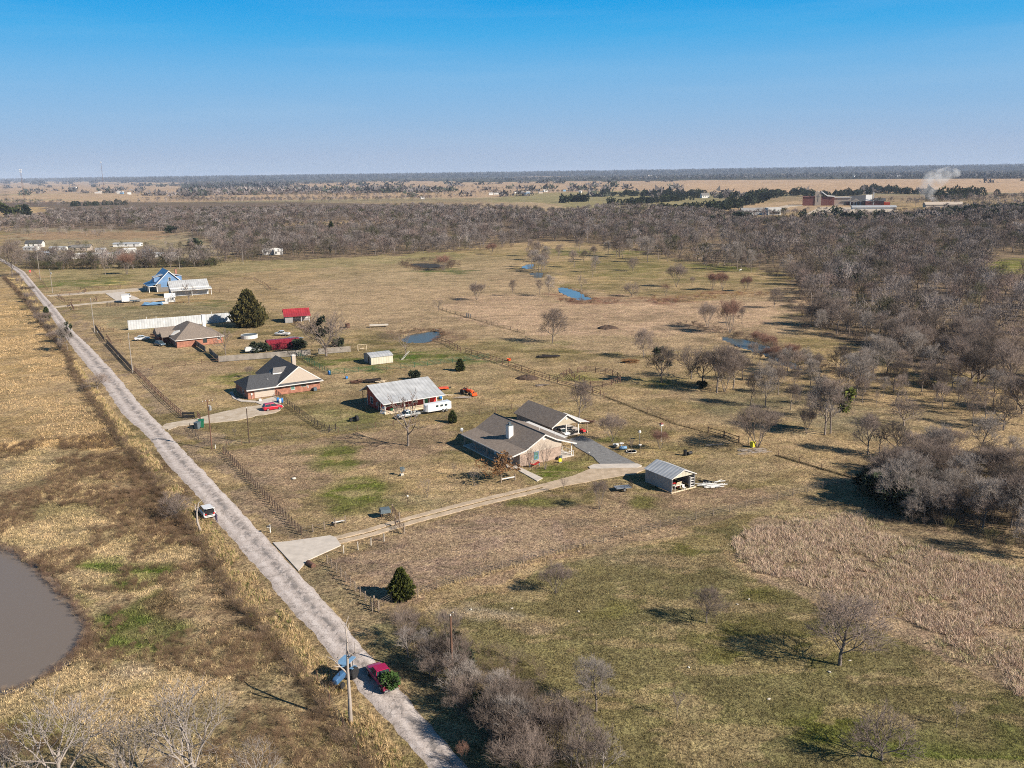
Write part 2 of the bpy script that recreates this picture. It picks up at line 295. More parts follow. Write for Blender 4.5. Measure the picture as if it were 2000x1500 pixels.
def ground_colour(x, y):
    n1 = fbm(x, y, 9, 4); n2 = fbm(x+300, y-90, 9, 4)
    r = np.hypot(x, y); amp = np.clip(r*0.035, 1.5, 40)
    px, py = project(x+(n1-.5)*amp*2.2, y+(n2-.5)*amp*2.2)
    c = np.empty(x.shape+(3,)); c[...] = TAN
    def mixc(m, col):
        m = np.clip(m, 0, 1)[..., None]; c[...] = c*(1-m)+np.array(col)*m
    big = fbm(x+50, y, 40, 4); mid = fbm(x-77, y+31, 7, 4); sm = fbm(x+7, y+3, 2.2, 3)
    sstep = lambda v, a, b: np.clip((v-a)/(b-a), 0, 1)
    mixc(sstep(big, .46, .60)*.55, OLIVE); mixc(sstep(mid, .56, .70)*.5, STRAW)
    def pg(poly, col, a): mixc(inpoly(px, py, poly)*a, col)
    def bl(cx, cy, rx, ry, col, a, soft=.7, edge=.5):
        d = np.hypot((px-cx)/rx, (py-cy)/ry)+(mid-.5)*edge*2+(sm-.5)*edge
        mixc((1-sstep(d, 1-soft, 1.0))*a, col)
    # far plain: fields in bands, wooded ground between
    far = sstep(r, 1500, 2200)
    band = fbm(x*.25, y, 900, 4); b2 = fbm(x*.2+999, y, 500, 3)
    mixc(far*.9, (0.420,0.300,0.190)); mixc(far*sstep(band, .52, .56)*.9, WOODS); mixc(far*sstep(b2, .58, .66)*.6, (0.300,0.270,0.150))
    mixc(sstep(r, 3800, 5000)*(py < 356), (0.056,0.055,0.036))
    F_ = (.40,.285,.185)
    for pl in ([(880,357),(1100,354),(1335,353),(1335,372),(1100,374),(880,376)],[(-100,360),(150,358),(330,362),(420,372),(330,377),(-100,380)],[(580,362),(640,357),(760,353),(890,354),(890,366),(760,372),(600,372)],[(500,346),(600,345),(600,349),(500,350)],[(1000,344),(1120,342),(1120,345),(1000,347)],[(1640,339),(1990,337),(1990,342),(1640,344)],[(1130,347),(1330,345),(1330,348),(1130,350)]):
        mixc(inpoly(px, py, pl)*.95, F_)
    mixc(inpoly(px, py, [(860,382),(1000,378),(1000,384),(870,388)])*.8, F_)
    # mown paddocks of the mid distance
    pg([(560,560),(700,535),(1000,520),(1100,560),(1350,590),(1560,560),(1560,640),(1300,700),(900,660),(600,640)], (.385,.28,.175), .75)
    pg([(860,580),(1010,575),(1100,590),(1250,585),(1560,590),(1500,640),(1250,660),(1000,650),(900,620)], (.43,.30,.20), .8)
    pg([(850,500),(1000,500),(1000,530),(900,560),(700,560),(600,530),(700,510)], (0.330,0.255,0.150), .6)
    pg([(150,600),(450,590),(450,640),(250,650)], (0.250,0.215,0.120), .75)
    pg([(80,525),(500,505),(900,490),(900,506),(500,530),(300,545),(100,570)], (0.235,0.215,0.100), .6)
    bl(170,553,100,9,GREEN,.75); bl(240,543,60,8,OLIVE,.8); bl(215,553,26,5,(0.450,0.360,0.140),.8); bl(290,600,80,7,OLIVE,.6)
    bl(255,582,60,7,(0.420,0.280,0.120),.7); bl(330,588,60,6,(0.420,0.260,0.120),.7); bl(420,592,45,6,GREEN,.6)
    bl(450,645,40,12,GREEN,.5); bl(860,528,62,10,(0.068,0.098,0.025),.9); bl(840,517,55,9,(0.140,0.100,0.070),.7)
    bl(1230,525,190,38,(0.152,0.140,0.044),.8); bl(1110,492,70,9,GREEN,.7); bl(1250,492,60,7,GREEN,.7); bl(1430,520,110,12,GREEN,.7); bl(1400,545,120,14,OLIVE,.6)
    bl(1165,545,60,6,STRAW,.6); bl(1300,560,120,8,TAN,.7); bl(1000,495,110,9,OLIVE,.6)
    for cx, cy, rx, ry in ((1165,585,60,9),(1250,583,55,8),(1310,585,55,9),(1440,570,60,7),(1110,575,40,7)): bl(cx,cy,rx,ry,(0.200,0.090,0.060),.7)
    bl(1370,575,80,9,(0.340,0.210,0.100),.6); bl(1340,640,90,14,(0.190,0.140,0.100),.75); bl(1460,660,110,16,(0.170,0.120,0.080),.8); bl(1440,690,90,14,(0.220,0.190,0.120),.6)
    bl(830,655,62,18,(0.190,0.125,0.080),.85,.4); bl(770,660,45,10,(0.190,0.140,0.100),.6); bl(1045,535,35,14,(0.190,0.150,0.100),.7)
    # woods floor
    pg([(0,395),(600,395),(1000,405),(1500,425),(2000,400),(2100,400),(2100,770),(2000,760),(1900,740),(1790,720),(1740,690),(1640,665),(1560,610),(1560,545),(1500,528),(1300,500),(1200,480),(1040,470),(800,497),(520,508),(430,500),(350,465),(0,452)], WOODS, .85)
    pg([(20,445),(340,450),(420,478),(420,508),(60,515),(20,500)], (0.280,0.235,0.150), .8)
    pg([(500,441),(800,436),(820,432),(560,432)], TAN, .9); pg([(0,405),(92,405),(85,425),(0,428)], STRAW, .9); pg([(30,455),(100,452),(260,452),(330,452),(330,466),(60,468)], (0.300,0.200,0.120), .8)
    bl(1965,522,52,20,(0.176,0.187,0.033),.95,.4); bl(1950,540,35,10,(0.280,0.250,0.090),.7)
    pg([(1380,430),(1700,436),(1700,442),(1380,438)], STRAW, .8); pg([(1430,400),(1560,392),(1720,402),(1720,412),(1430,416)], (0.400,0.290,0.180), .9)
    pg([(960,392),(1010,378),(1230,372),(1440,378),(1400,405),(1100,415),(900,400)], (0.240,0.215,0.105), .8); pg([(1050,395),(1100,400),(1090,415),(900,410),(900,395)], (0.380,0.280,0.180), .8)
    pg([(1330,352),(1700,350),(2100,348),(2100,376),(1500,378),(1330,366)], (0.430,0.300,0.190), .95)
    # neighbours' yards
    bl(440,742,85,22,(0.200,0.211,0.039),.8); bl(470,735,35,12,GREEN,.8); bl(385,775,35,8,GREEN,.6); bl(430,730,25,5,STRAW,.7)
    bl(390,720,90,18,PINK,.5); bl(330,690,90,14,(0.330,0.260,0.150),.6); bl(350,740,40,30,BROWN,.5)
    bl(600,770,60,14,OLIVE,.8); bl(660,810,80,34,(0.230,0.210,0.090),.7); bl(690,820,40,20,GREEN,.35); bl(760,770,60,20,BROWN,.5)
    bl(870,765,50,16,GREEN,.5); bl(660,755,80,18,(0.330,0.270,0.150),.5); bl(880,770,60,20,OLIVE,.6)
    bl(840,692,95,18,GREEN,.8); bl(800,700,50,9,(0.072,0.133,0.014),.8); bl(650,705,60,12,GREEN,.8); bl(700,722,80,6,(0.080,0.125,0.028),.8); bl(930,705,90,6,(0.072,0.117,0.028),.8)
    bl(740,668,60,10,OLIVE,.6); bl(930,735,90,24,(0.310,0.240,0.130),.6); bl(1010,670,90,10,(0.330,0.280,0.130),.6); bl(1100,690,80,10,OLIVE,.7); bl(1140,735,70,14,(0.200,0.195,0.050),.8); bl(1090,675,30,5,GREEN,.6)
    bl(1300,745,90,18,(0.136,0.140,0.033),.8); bl(1420,780,160,24,(0.200,0.180,0.090),.75); bl(1550,800,180,60,(0.190,0.165,0.100),.7); bl(1700,830,200,40,(0.220,0.190,0.120),.6)
    bl(1010,775,70,10,(0.420,0.300,0.160),.7,.8); bl(1340,770,90,18,PINK,.5)
    # the lot
    pg([(430,882),(700,846),(900,820),(900,900),(640,900),(590,1000),(560,1030)], PINK, .75)
    pg([(600,1100),(760,1040),(900,1000),(1150,960),(1400,960),(1500,960),(1690,935),(1200,1070),(760,1180),(700,1160)], PINK, .8)
    pg([(640,1090),(780,1045),(960,1010),(1150,1010),(1100,1080),(780,1160)], (0.255,0.185,0.140), .6)
    bl(650,893,80,32,(.105,.125,.022),.95,.55,.3); bl(722,957,112,44,(.105,.125,.022),.95,.55,.3); bl(640,892,18,6,STRAW,.5); bl(715,960,30,10,(0.300,0.250,0.120),.6)
    bl(1080,925,70,20,(0.100,0.133,0.017),.95,.5); bl(1130,905,45,14,(0.220,0.200,0.070),.8); bl(890,890,60,22,(0.136,0.133,0.033),.6); bl(960,930,50,18,(0.250,0.200,0.100),.5)
    bl(850,985,120,20,(0.230,0.200,0.110),.6); bl(1060,985,60,14,(0.128,0.140,0.028),.8); bl(1240,975,50,16,(0.136,0.140,0.028),.8); bl(1130,975,60,16,OLIVE,.7); bl(1190,860,40,16,(0.112,0.133,0.022),.8); bl(1290,890,90,20,OLIVE,.5)
    bl(1420,920,130,40,(0.310,0.235,0.140),.6); bl(1330,1000,160,20,(0.280,0.215,0.130),.6); bl(1260,850,80,20,OLIVE,.6); bl(1450,990,160,16,(0.200,0.185,0.090),.5)
    # near right pasture
    pg([(760,1210),(1100,1110),(1430,1020),(1420,1090),(1560,1160),(2100,1360),(2100,1700),(1000,1700),(1050,1400),(900,1300)], (.150,.132,.060), .88)
    bl(1430,1390,330,150,(0.190,0.170,0.075),.7); bl(1290,1200,150,60,(0.200,0.175,0.085),.6); bl(1650,1430,170,70,(0.120,0.129,0.025),.85); bl(1820,1480,160,60,(0.096,0.125,0.019),.7); bl(1480,1160,80,30,(0.128,0.125,0.028),.7)
    bl(1180,1180,60,25,(0.152,0.144,0.039),.6); bl(1500,1255,170,60,(0.136,0.129,0.033),.7); bl(1250,1090,150,30,(0.240,0.185,0.130),.5); bl(1370,1070,70,30,(0.144,0.140,0.033),.7); bl(1420,1110,20,30,(0.130,0.120,0.060),.6); bl(1960,1440,80,90,(0.112,0.129,0.028),.7)
    bl(920,1195,70,14,(0.460,0.380,0.300),.5,.9,1.2); bl(1040,1230,80,22,(0.300,0.220,0.160),.6); bl(1600,960,130,24,(0.240,0.190,0.100),.7)
    pg([(1420,1060),(1500,1010),(1690,1000),(1760,1060),(2100,1140),(2100,1400),(1960,1340),(1740,1220),(1560,1160),(1470,1130)], (0.270,0.195,0.135), .8)
    bl(1800,1060,170,24,(0.190,0.170,0.080),.8); bl(1740,1000,120,30,(0.160,0.130,0.080),.8); bl(1700,1150,300,10,(0.320,0.250,0.160),.5)
    bl(1850,1040,220,120,WOODS,.6,.6)
    # left field, verge and weeds
    pg([(-400,560),(0,560),(60,600),(120,690),(230,860),(330,990),(400,1080),(120,1060),(-400,1000)], GOLD, .85)
    pg([(-400,900),(200,870),(330,980),(400,1090),(560,1300),(700,1500),(720,1700),(-400,1700)], (0.300,0.235,0.135), .8)
    mixc(inpoly(px, py, [(-400,560),(0,560),(60,600),(230,860),(330,990),(400,1080),(560,1300),(720,1700),(-400,1700)])*sstep(sm, .50, .62)*.45, (0.420,0.310,0.180))
    bl(100,780,200,70,(0.400,0.290,0.160),.5); bl(300,905,120,24,DKB,.8,.6,.35); bl(330,965,130,38,DKB,.9,.6,.35); bl(190,930,110,22,(0.200,0.150,0.090),.6); bl(330,1010,110,40,(0.130,0.085,0.050),.8,.8); bl(150,985,120,26,(0.170,0.150,0.070),.6)
    for q_ in ((215,1098,52,24,.9),(290,1112,60,28,.95),(240,1138,74,26,.9),(300,1185,70,26,.8),(235,1215,60,34,.9),(330,1225,60,34,.7),(215,1275,70,40,.85),(300,1270,60,36,.7),(160,1180,24,18,.6)): bl(*q_[:4], (.065,.105,.014), q_[4], .5, .28)
    bl(40,1440,120,80,(0.088,0.113,0.019),.8)
    bl(330,1180,60,35,(0.150,0.095,0.060),.8,.9,.9); bl(260,1320,50,30,(0.360,0.300,0.230),.6,.9,1.0); bl(440,1170,70,60,(0.220,0.150,0.090),.7); bl(560,1420,160,100,(0.200,0.165,0.080),.6); bl(640,1440,60,60,(0.096,0.101,0.022),.5); bl(350,1100,60,20,(0.160,0.100,0.060),.7)
    dd = np.interp(py, [p[1] for p in HEDGE], [p[0] for p in HEDGE]); hw = np.interp(py, [540,900,1500], [3,12,38])
    mixc((np.abs(px-dd) < hw*(.6+mid*.8))*.7, (0.105,0.070,0.042))
    # worn verge on the right of the road
    pg([(112,600),(150,640),(190,700),(300,800),(352,850),(400,905),(560,1060),(600,1050),(440,890),(400,850),(330,790),(250,715),(190,655),(130,600)], (0.245,0.180,0.125), .85)
    pg([(585,1115),(640,1095),(740,1200),(690,1230)], (0.250,0.200,0.120), .7)
    pg([(690,1215),(740,1200),(1000,1400),(1100,1700),(960,1700),(880,1470),(740,1290)], (0.210,0.190,0.100), .8)
    c *= (0.74+0.52*fbm(x+11, y-5, 1.3, 3))[..., None]
    c *= (0.72+0.56*fbm(x+211, y-85, 24, 4))[..., None]
    st = fbm((x+y*.3)*.35, y*1.0, 3.0, 3); mixc((st > .56)*.35*(r < 900), (.42,.31,.18)); mixc((st < .40)*.30*(r < 900), (.15,.125,.06))
    return np.clip(c, 0, 1)

pond_w = {k: [W(*p) for p in v] for k, v in PONDS.items()}
def make_ground():
    ang = np.concatenate([np.radians(np.arange(-180, -42, 6)), np.radians(np.arange(-42, 42, .26)), np.radians(np.arange(42, 180.1, 6))])
    rr = [0.0, 8, 16, 24, 32, 40, 46]
    while rr[-1] < 45000: rr.append(rr[-1]*(1.0052 if rr[-1] < 700 else 1.012))
    rr = np.array(rr); A, Rr = np.meshgrid(ang, rr)
    X = Rr*np.sin(A); Y = Rr*np.cos(A)
    Z = (fbm(X, Y, 6, 3)-.5)*.16*np.clip(1-Rr/600, 0, 1)
    Z = Z - .08
    for k, pw in pond_w.items():
        xs = [p[0] for p in pw]; ys = [p[1] for p in pw]
        box = (X > min(xs)-5) & (X < max(xs)+5) & (Y > min(ys)-5) & (Y < max(ys)+5)
        jx = X+(fbm(X+9, Y, 3, 3)-.5)*3.5; jy = Y+(fbm(X, Y+77, 3, 3)-.5)*3.5
        Z = np.where(box & inpoly(jx, jy, pw), -1.1, Z)
    Z += np.where(Rr > 9000, (Rr-9000)*.0022*(.4+fbm(X, Y, 9000, 2)), 0)      # the land rises gently to a wooded skyline
    C = ground_colour(X.ravel(), Y.ravel()).reshape(-1, 3)
    wet = (Z.ravel() < -.6); C[wet] = (.10,.08,.06)
    nr, na = X.shape; i = np.arange(nr*na).reshape(nr, na)
    F = np.stack([i[:-1,:-1], i[:-1,1:], i[1:,1:], i[1:,:-1]], -1).reshape(-1, 4)
    m = bpy.data.materials.new('ground'); m.use_nodes = True; t = m.node_tree; b = t.nodes['Principled BSDF']
    b.inputs['Roughness'].default_value = .95; b.inputs['Specular IOR Level'].default_value = .08
    a = t.nodes.new('ShaderNodeAttribute'); a.attribute_name = 'Col'; tc = t.nodes.new('ShaderNodeTexCoord')
    def nz(s, d=5, r_=.7):
        n = t.nodes.new('ShaderNodeTexNoise'); n.inputs['Scale'].default_value = s; n.inputs['Detail'].default_value = d; n.inputs['Roughness'].default_value = r_; t.links.new(tc.outputs['Object'], n.inputs[0]); return n
    def mr(src, a0, a1, b0, b1):
        n = t.nodes.new('ShaderNodeMapRange'); [n.inputs[q+1].__setattr__('default_value', v) for q, v in enumerate((a0, a1, b0, b1))]; t.links.new(src, n.inputs[0]); return n.outputs[0]
    n1, n2, n3 = nz(1.1), nz(4.0), nz(.16)
    v = t.nodes.new('ShaderNodeMath'); v.operation = 'MULTIPLY'; t.links.new(mr(n1.outputs[0], .35, .65, .66, 1.34), v.inputs[0]); t.links.new(mr(n2.outputs[0], .38, .62, .66, 1.32), v.inputs[1])
    v2 = t.nodes.new('ShaderNodeMath'); v2.operation = 'MULTIPLY'; t.links.new(v.outputs[0], v2.inputs[0]); t.links.new(mr(n3.outputs[0], .35, .65, .78, 1.20), v2.inputs[1])
    n5 = nz(3.2, 3, .6); v3 = t.nodes.new('ShaderNodeMath'); v3.operation = 'MULTIPLY'; t.links.new(v2.outputs[0], v3.inputs[0]); t.links.new(mr(n5.outputs[0], .38, .50, .50, 1.08), v3.inputs[1])
    hs = t.nodes.new('ShaderNodeHueSaturation'); t.links.new(a.outputs[0], hs.inputs['Color']); t.links.new(v3.outputs[0], hs.inputs['Value'])
    n4 = nz(.55, 4); t.links.new(mr(n4.outputs[0], .3, .7, .488, .508), hs.inputs['Hue']); t.links.new(hs.outputs[0], b.inputs['Base Color'])
    ad = t.nodes.new('ShaderNodeMath'); ad.operation = 'MULTIPLY_ADD'; t.links.new(n1.outputs[0], ad.inputs[0]); ad.inputs[1].default_value = 1.2; t.links.new(n2.outputs[0], ad.inputs[2])
    bp = t.nodes.new('ShaderNodeBump'); bp.inputs['Distance'].default_value = .30; bp.inputs['Strength'].default_value = .75; t.links.new(ad.outputs[0], bp.inputs['Height']); t.links.new(bp.outputs[0], b.inputs['Normal'])
    me = np_mesh('ground', np.stack([X, Y, Z], -1), F, m, C); me.polygons.foreach_set('use_smooth', np.ones(len(me.polygons), bool))
    props(link('ground', me), kind='structure')
make_ground()

def water_mat(name, col, rough, bump):
    m = bpy.data.materials.new(name); m.use_nodes = True; t = m.node_tree; b = t.nodes['Principled BSDF']
    b.inputs['Base Color'].default_value = (*col, 1); b.inputs['Roughness'].default_value = rough; b.inputs['IOR'].default_value = 1.33; b.inputs['Specular IOR Level'].default_value = .5 if rough < .1 else .3
    tc = t.nodes.new('ShaderNodeTexCoord'); n = t.nodes.new('ShaderNodeTexNoise'); n.inputs['Scale'].default_value = 1.5; n.inputs['Detail'].default_value = 3; t.links.new(tc.outputs['Object'], n.inputs[0])
    bp = t.nodes.new('ShaderNodeBump'); bp.inputs['Distance'].default_value = bump; t.links.new(n.outputs[0], bp.inputs['Height']); t.links.new(bp.outputs[0], b.inputs['Normal'])
    return m
WM = {'stock_pond': water_mat('muddy_water', (.166,.137,.116), .22, .012)}
wclear = water_mat('pond_water', (.10,.12,.13), .08, .006); WM['small_pond'] = water_mat('dull_water', (.085,.088,.075), .22, .02); WM['far_pond'] = water_mat('dark_water', (.05,.043,.033), .5, .03); WM['small_pond'].node_tree.nodes['Principled BSDF'].inputs['Specular IOR Level'].default_value = .16; WM['far_pond'].node_tree.nodes['Principled BSDF'].inputs['Specular IOR Level'].default_value = .05; WM['creek'] = WM['small_pond']; WM['creek_bend_water'] = WM['small_pond']
for k, pw in pond_w.items():
    cx = sum(p[0] for p in pw)/len(pw); cy = sum(p[1] for p in pw)/len(pw)
    vs = [(cx+(p[0]-cx)*1.06, cy+(p[1]-cy)*1.06, -.42) for p in pw]
    me = bpy.data.meshes.new(k); me.from_pydata(vs, [], [tuple(range(len(vs)))]); me.materials.append(WM.get(k, wclear)); me.update()
    if me.polygons[0].normal.z < 0: me.flip_normals()
    props(link(k, me), kind='structure')

# sheets laid on the ground
def sheet(name, pts, mt, z, jit=0.0, sub=3):
    out = []; n = len(pts)
    for i in range(n):
        p, q = pts[i], pts[(i+1) % n]
        for k in range(sub):
            f = k/sub; x = p[0]*(1-f)+q[0]*f; y = p[1]*(1-f)+q[1]*f
            out.append((x+rnd.uniform(-jit, jit), y+rnd.uniform(-jit, jit), z))
    me = bpy.data.meshes.new(name); me.from_pydata(out+[(x,y,z-.25) for x,y,z in out], [], [tuple(range(len(out)))]+[(i, (i+1)%len(out), (i+1)%len(out)+len(out), i+len(out)) for i in range(len(out))]); me.materials.append(mt); me.update()
    if me.polygons[0].normal.z < 0: me.flip_normals()
    return props(link(name, me), kind='structure')
def P(*a): return [W(*p) for p in a]
RL = [(-30,494),(8,514),(30,530),(67,575),(85,600),(112,640),(140,682),(197,752),(237,812),(287,857),(325,912),(382,972),(427,1032),(497,1112),(567,1197),(604,1237),(645,1289),(701,1357),(764,1422),(828,1500),(900,1590),(1000,1720)]
RR = [(-22,491),(20,513),(49,530),(84,572),(112,602),(145,645),(180,677),(230,730),(282,792),(322,832),(372,887),(420,936),(480,1000),(540,1062),(590,1117),(677,1212),(695,1235),(741,1289),(811,1373),(882,1453),(925,1500),(1010,1590),(1140,1720)]
def resample(pts, n):
    d = [0]
    for a, b in zip(pts, pts[1:]): d.append(d[-1]+math.hypot(b[0]-a[0], b[1]-a[1]))
    t = np.linspace(0, d[-1], n); return np.stack([np.interp(t, d, [p[0] for p in pts]), np.interp(t, d, [p[1] for p in pts])], -1)
def road_material():
    m = mat('chip_seal', (.50,.44,.41), .92, col2=(.38,.325,.295), scale=.8, bump=.05, bscale=5); t = m.node_tree; b = t.nodes['Principled BSDF']
    base = b.inputs['Base Color'].links[0].from_socket
    uv = t.nodes.new('ShaderNodeUVMap'); sx = t.nodes.new('ShaderNodeSeparateXYZ'); t.links.new(uv.outputs[0], sx.inputs[0])
    tc = t.nodes.new('ShaderNodeTexCoord')
    def chain(col, fac, prev):
        mx = t.nodes.new('ShaderNodeMix'); mx.data_type = 'RGBA'; mx.inputs[7].default_value = (*col, 1); t.links.new(fac, mx.inputs[0]); t.links.new(prev, mx.inputs[6]); return mx.outputs[2]
    def ramp(src, a0, a1, hi=1.0):
        n = t.nodes.new('ShaderNodeMapRange'); n.inputs[1].default_value = a0; n.inputs[2].default_value = a1; n.inputs[4].default_value = hi; t.links.new(src, n.inputs[0]); return n.outputs[0]
    def mul(a_, b_):
        n = t.nodes.new('ShaderNodeMath'); n.operation = 'MULTIPLY'; t.links.new(a_, n.inputs[0]); t.links.new(b_, n.inputs[1]); return n.outputs[0]
    n = t.nodes.new('ShaderNodeTexNoise'); n.inputs['Scale'].default_value = .9; n.inputs['Detail'].default_value = 6; n.inputs['Roughness'].default_value = .75
    mp = t.nodes.new('ShaderNodeMapping'); mp.inputs['Rotation'].default_value = (0,0,R(32)); mp.inputs['Scale'].default_value = (1, .45, 1); t.links.new(tc.outputs['Object'], mp.inputs[0]); t.links.new(mp.outputs[0], n.inputs[0])
    # broken strip along the middle
    ce = t.nodes.new('ShaderNodeMath'); ce.operation = 'SUBTRACT'; t.links.new(sx.outputs[0], ce.inputs[0]); ce.inputs[1].default_value = .56
    ab = t.nodes.new('ShaderNodeMath'); ab.operation = 'ABSOLUTE'; t.links.new(ce.outputs[0], ab.inputs[0])
    mid = ramp(ab.outputs[0], .16, .02)
    col = chain((.17,.155,.15), mul(mid, ramp(n.outputs[0], .46, .54, .9)), base)
    n2 = t.nodes.new('ShaderNodeTexNoise'); n2.inputs['Scale'].default_value = .55; n2.inputs['Detail'].default_value = 7; n2.inputs['Roughness'].default_value = .8; t.links.new(tc.outputs['Object'], n2.inputs[0])
    col = chain((.22,.19,.17), ramp(n2.outputs[0], .53, .60, .75), col)
    col = chain((.60,.56,.55), ramp(n2.outputs[0], .44, .34, .6), col)
    wl = t.nodes.new('ShaderNodeMath'); wl.operation = 'SUBTRACT'; t.links.new(ab.outputs[0], wl.inputs[0]); wl.inputs[1].default_value = .25; wa = t.nodes.new('ShaderNodeMath'); wa.operation = 'ABSOLUTE'; t.links.new(wl.outputs[0], wa.inputs[0])
    col = chain((.62,.56,.53), mul(ramp(wa.outputs[0], .12, .03, .55), ramp(n.outputs[0], .40, .55)), col)          # tracks polished by wheels
    eg = t.nodes.new('ShaderNodeMath'); eg.operation = 'SUBTRACT'; t.links.new(sx.outputs[0], eg.inputs[0]); eg.inputs[1].default_value = .5; ea = t.nodes.new('ShaderNodeMath'); ea.operation = 'ABSOLUTE'; t.links.new(eg.outputs[0], ea.inputs[0])
    col = chain((.33,.25,.165), mul(ramp(ea.outputs[0], .40, .49, .9), ramp(n2.outputs[0], .44, .54)), col)           # grit and grass creeping in
    vo = t.nodes.new('ShaderNodeTexVoronoi'); vo.feature = 'DISTANCE_TO_EDGE'; vo.inputs['Scale'].default_value = .55
    nw = t.nodes.new('ShaderNodeTexNoise'); nw.inputs['Scale'].default_value = 1.5; t.links.new(tc.outputs['Object'], nw.inputs[0])
    vm = t.nodes.new('ShaderNodeVectorMath'); vm.operation = 'MULTIPLY_ADD'; vm.inputs[1].default_value = (1.6,1.6,0); t.links.new(nw.outputs[1], vm.inputs[0]); t.links.new(tc.outputs['Object'], vm.inputs[2]); t.links.new(vm.outputs[0], vo.inputs[0])
    col = chain((.16,.14,.13), mul(ramp(vo.outputs[0], .035, .01, .6), ramp(n.outputs[0], .42, .52)), col)
    t.links.new(col, b.inputs['Base Color'])
    return m
def make_road():
    n = 900
    L = resample([W(*p) for p in RL], n); Q = resample([W(*p) for p in RR], n)
    for A_, B_ in ((L, Q), (Q, L)):
        d = (A_-B_); d /= np.linalg.norm(d, axis=1)[:, None]
        A_ += d*((fbm(A_[:,0]+(5 if A_ is L else 90), A_[:,1], 1.6, 4)-.5)*.7-.12)[:, None]
    k = 6; rows = [L*(1-j/k)+Q*(j/k) for j in range(k+1)]
    V = np.stack(rows, 1); Z = np.full(V.shape[:2]+(1,), .035); Z[:, 0] = -.18; Z[:, -1] = -.18; V = np.concatenate([V, Z], -1)
    idx = np.arange(n*(k+1)).reshape(n, k+1); F = np.stack([idx[:-1,:-1], idx[:-1,1:], idx[1:,1:], idx[1:,:-1]], -1).reshape(-1, 4)
    me = np_mesh('road', V, F, road_material()); uvl = me.uv_layers.new(name='UVMap')
    li = np.empty(len(me.loops), np.int32); me.loops.foreach_get('vertex_index', li)
    uvl.data.foreach_set('uv', np.stack([(li % (k+1))/k, (li//(k+1))/10.0], -1).astype(np.float32).ravel())
    if me.polygons[0].normal.z < 0: me.flip_normals()
    props(link('road', me), kind='structure')
make_road()
sheet('driveway_apron', P((533,1060),(560,1058),(645,1046),(656,1050),(666,1065),(600,1095),(583,1115)), M['concrete'], .07)
def strip(name, pts, w0, mt, z, jit=.12):
    c = resample([W(*p) for p in pts], 60); d = np.gradient(c, axis=0); d /= np.linalg.norm(d, axis=1)[:, None]; nrm = np.stack([-d[:,1], d[:,0]], -1)
    a = c+nrm*w0; b = c-nrm*w0
    return sheet(name, [tuple(p) for p in a]+[tuple(p) for p in b[::-1]], mt, z, jit, 2)
DRV = [(652,1056),(720,1040),(800,1016),(900,990),(1000,966),(1060,952),(1120,936),(1180,924),(1225,917)]
def offset(pts, o):
    c = resample([W(*p) for p in pts], 60); d = np.gradient(c, axis=0); d /= np.linalg.norm(d, axis=1)[:, None]; return c+np.stack([-d[:,1], d[:,0]], -1)*o
for s_ in (-.95, .95):
    c = offset(DRV, s_); d = np.gradient(c, axis=0); d /= np.linalg.norm(d, axis=1)[:, None]; nn = np.stack([-d[:,1], d[:,0]], -1)
    sheet('dirt_driveway', [tuple(p) for p in c+nn*.62]+[tuple(p) for p in (c-nn*.62)[::-1]], M['dirt_track'], .035, .10, 2)
sheet('driveway_turnout', P((1060,953),(1150,917),(1250,912),(1268,912),(1240,926),(1170,936),(1100,950)), M['dirt_track'], .027, .25)
sheet('parking_slab', P((1149,912),(1160,907),(1245,906),(1254,910),(1245,914),(1152,915)), M['concrete'], .10)
sheet('gravel_driveway', P((1112,858),(1135,851),(1152,857),(1200,883),(1242,905),(1172,907),(1160,893),(1125,873)), M['gravel_dark'], .045, .12)
sheet('path', P((1000,912),(1013,912),(1060,934),(1049,940)), M['concrete'], .08)
sheet('neighbour_driveway', P((314,836),(322,828),(380,818),(420,808),(470,797),(500,792),(545,788),(556,793),(540,806),(500,812),(470,820),(420,825),(350,832),(330,840)), M['gravel_pale'], .045, .3)
sheet('garage_apron', P((497,785),(538,774),(552,785),(516,793)), M['concrete'], .06)
sheet('curved_path', P((449,766),(455,778),(470,784),(500,786),(500,783),(474,781),(460,776),(454,765)), M['concrete'], .05)
sheet('ranch_driveway', P((100,599),(192,590),(228,586),(300,583),(322,582),(322,585),(300,588),(228,590),(192,593),(106,601)), M['gravel_pale'], .045, .2)
sheet('ranch_entry_driveway', P((90,577),(160,571),(275,562),(305,566),(240,571),(160,575),(97,579)), M['gravel_pale'], .04, .2)
sheet('ranch_parking_slab', P((206,573),(240,570),(272,583),(228,588)), M['concrete'], .055)
sheet('school_parking_lot', P((1575,418),(1600,405),(1720,406),(1760,411),(1700,417)), M['gravel_pale'], .3, .3)
sheet('pale_lane', P((1500,409),(1540,400),(1568,400),(1568,402),(1545,404),(1512,413)), M['gravel_pale'], .25)

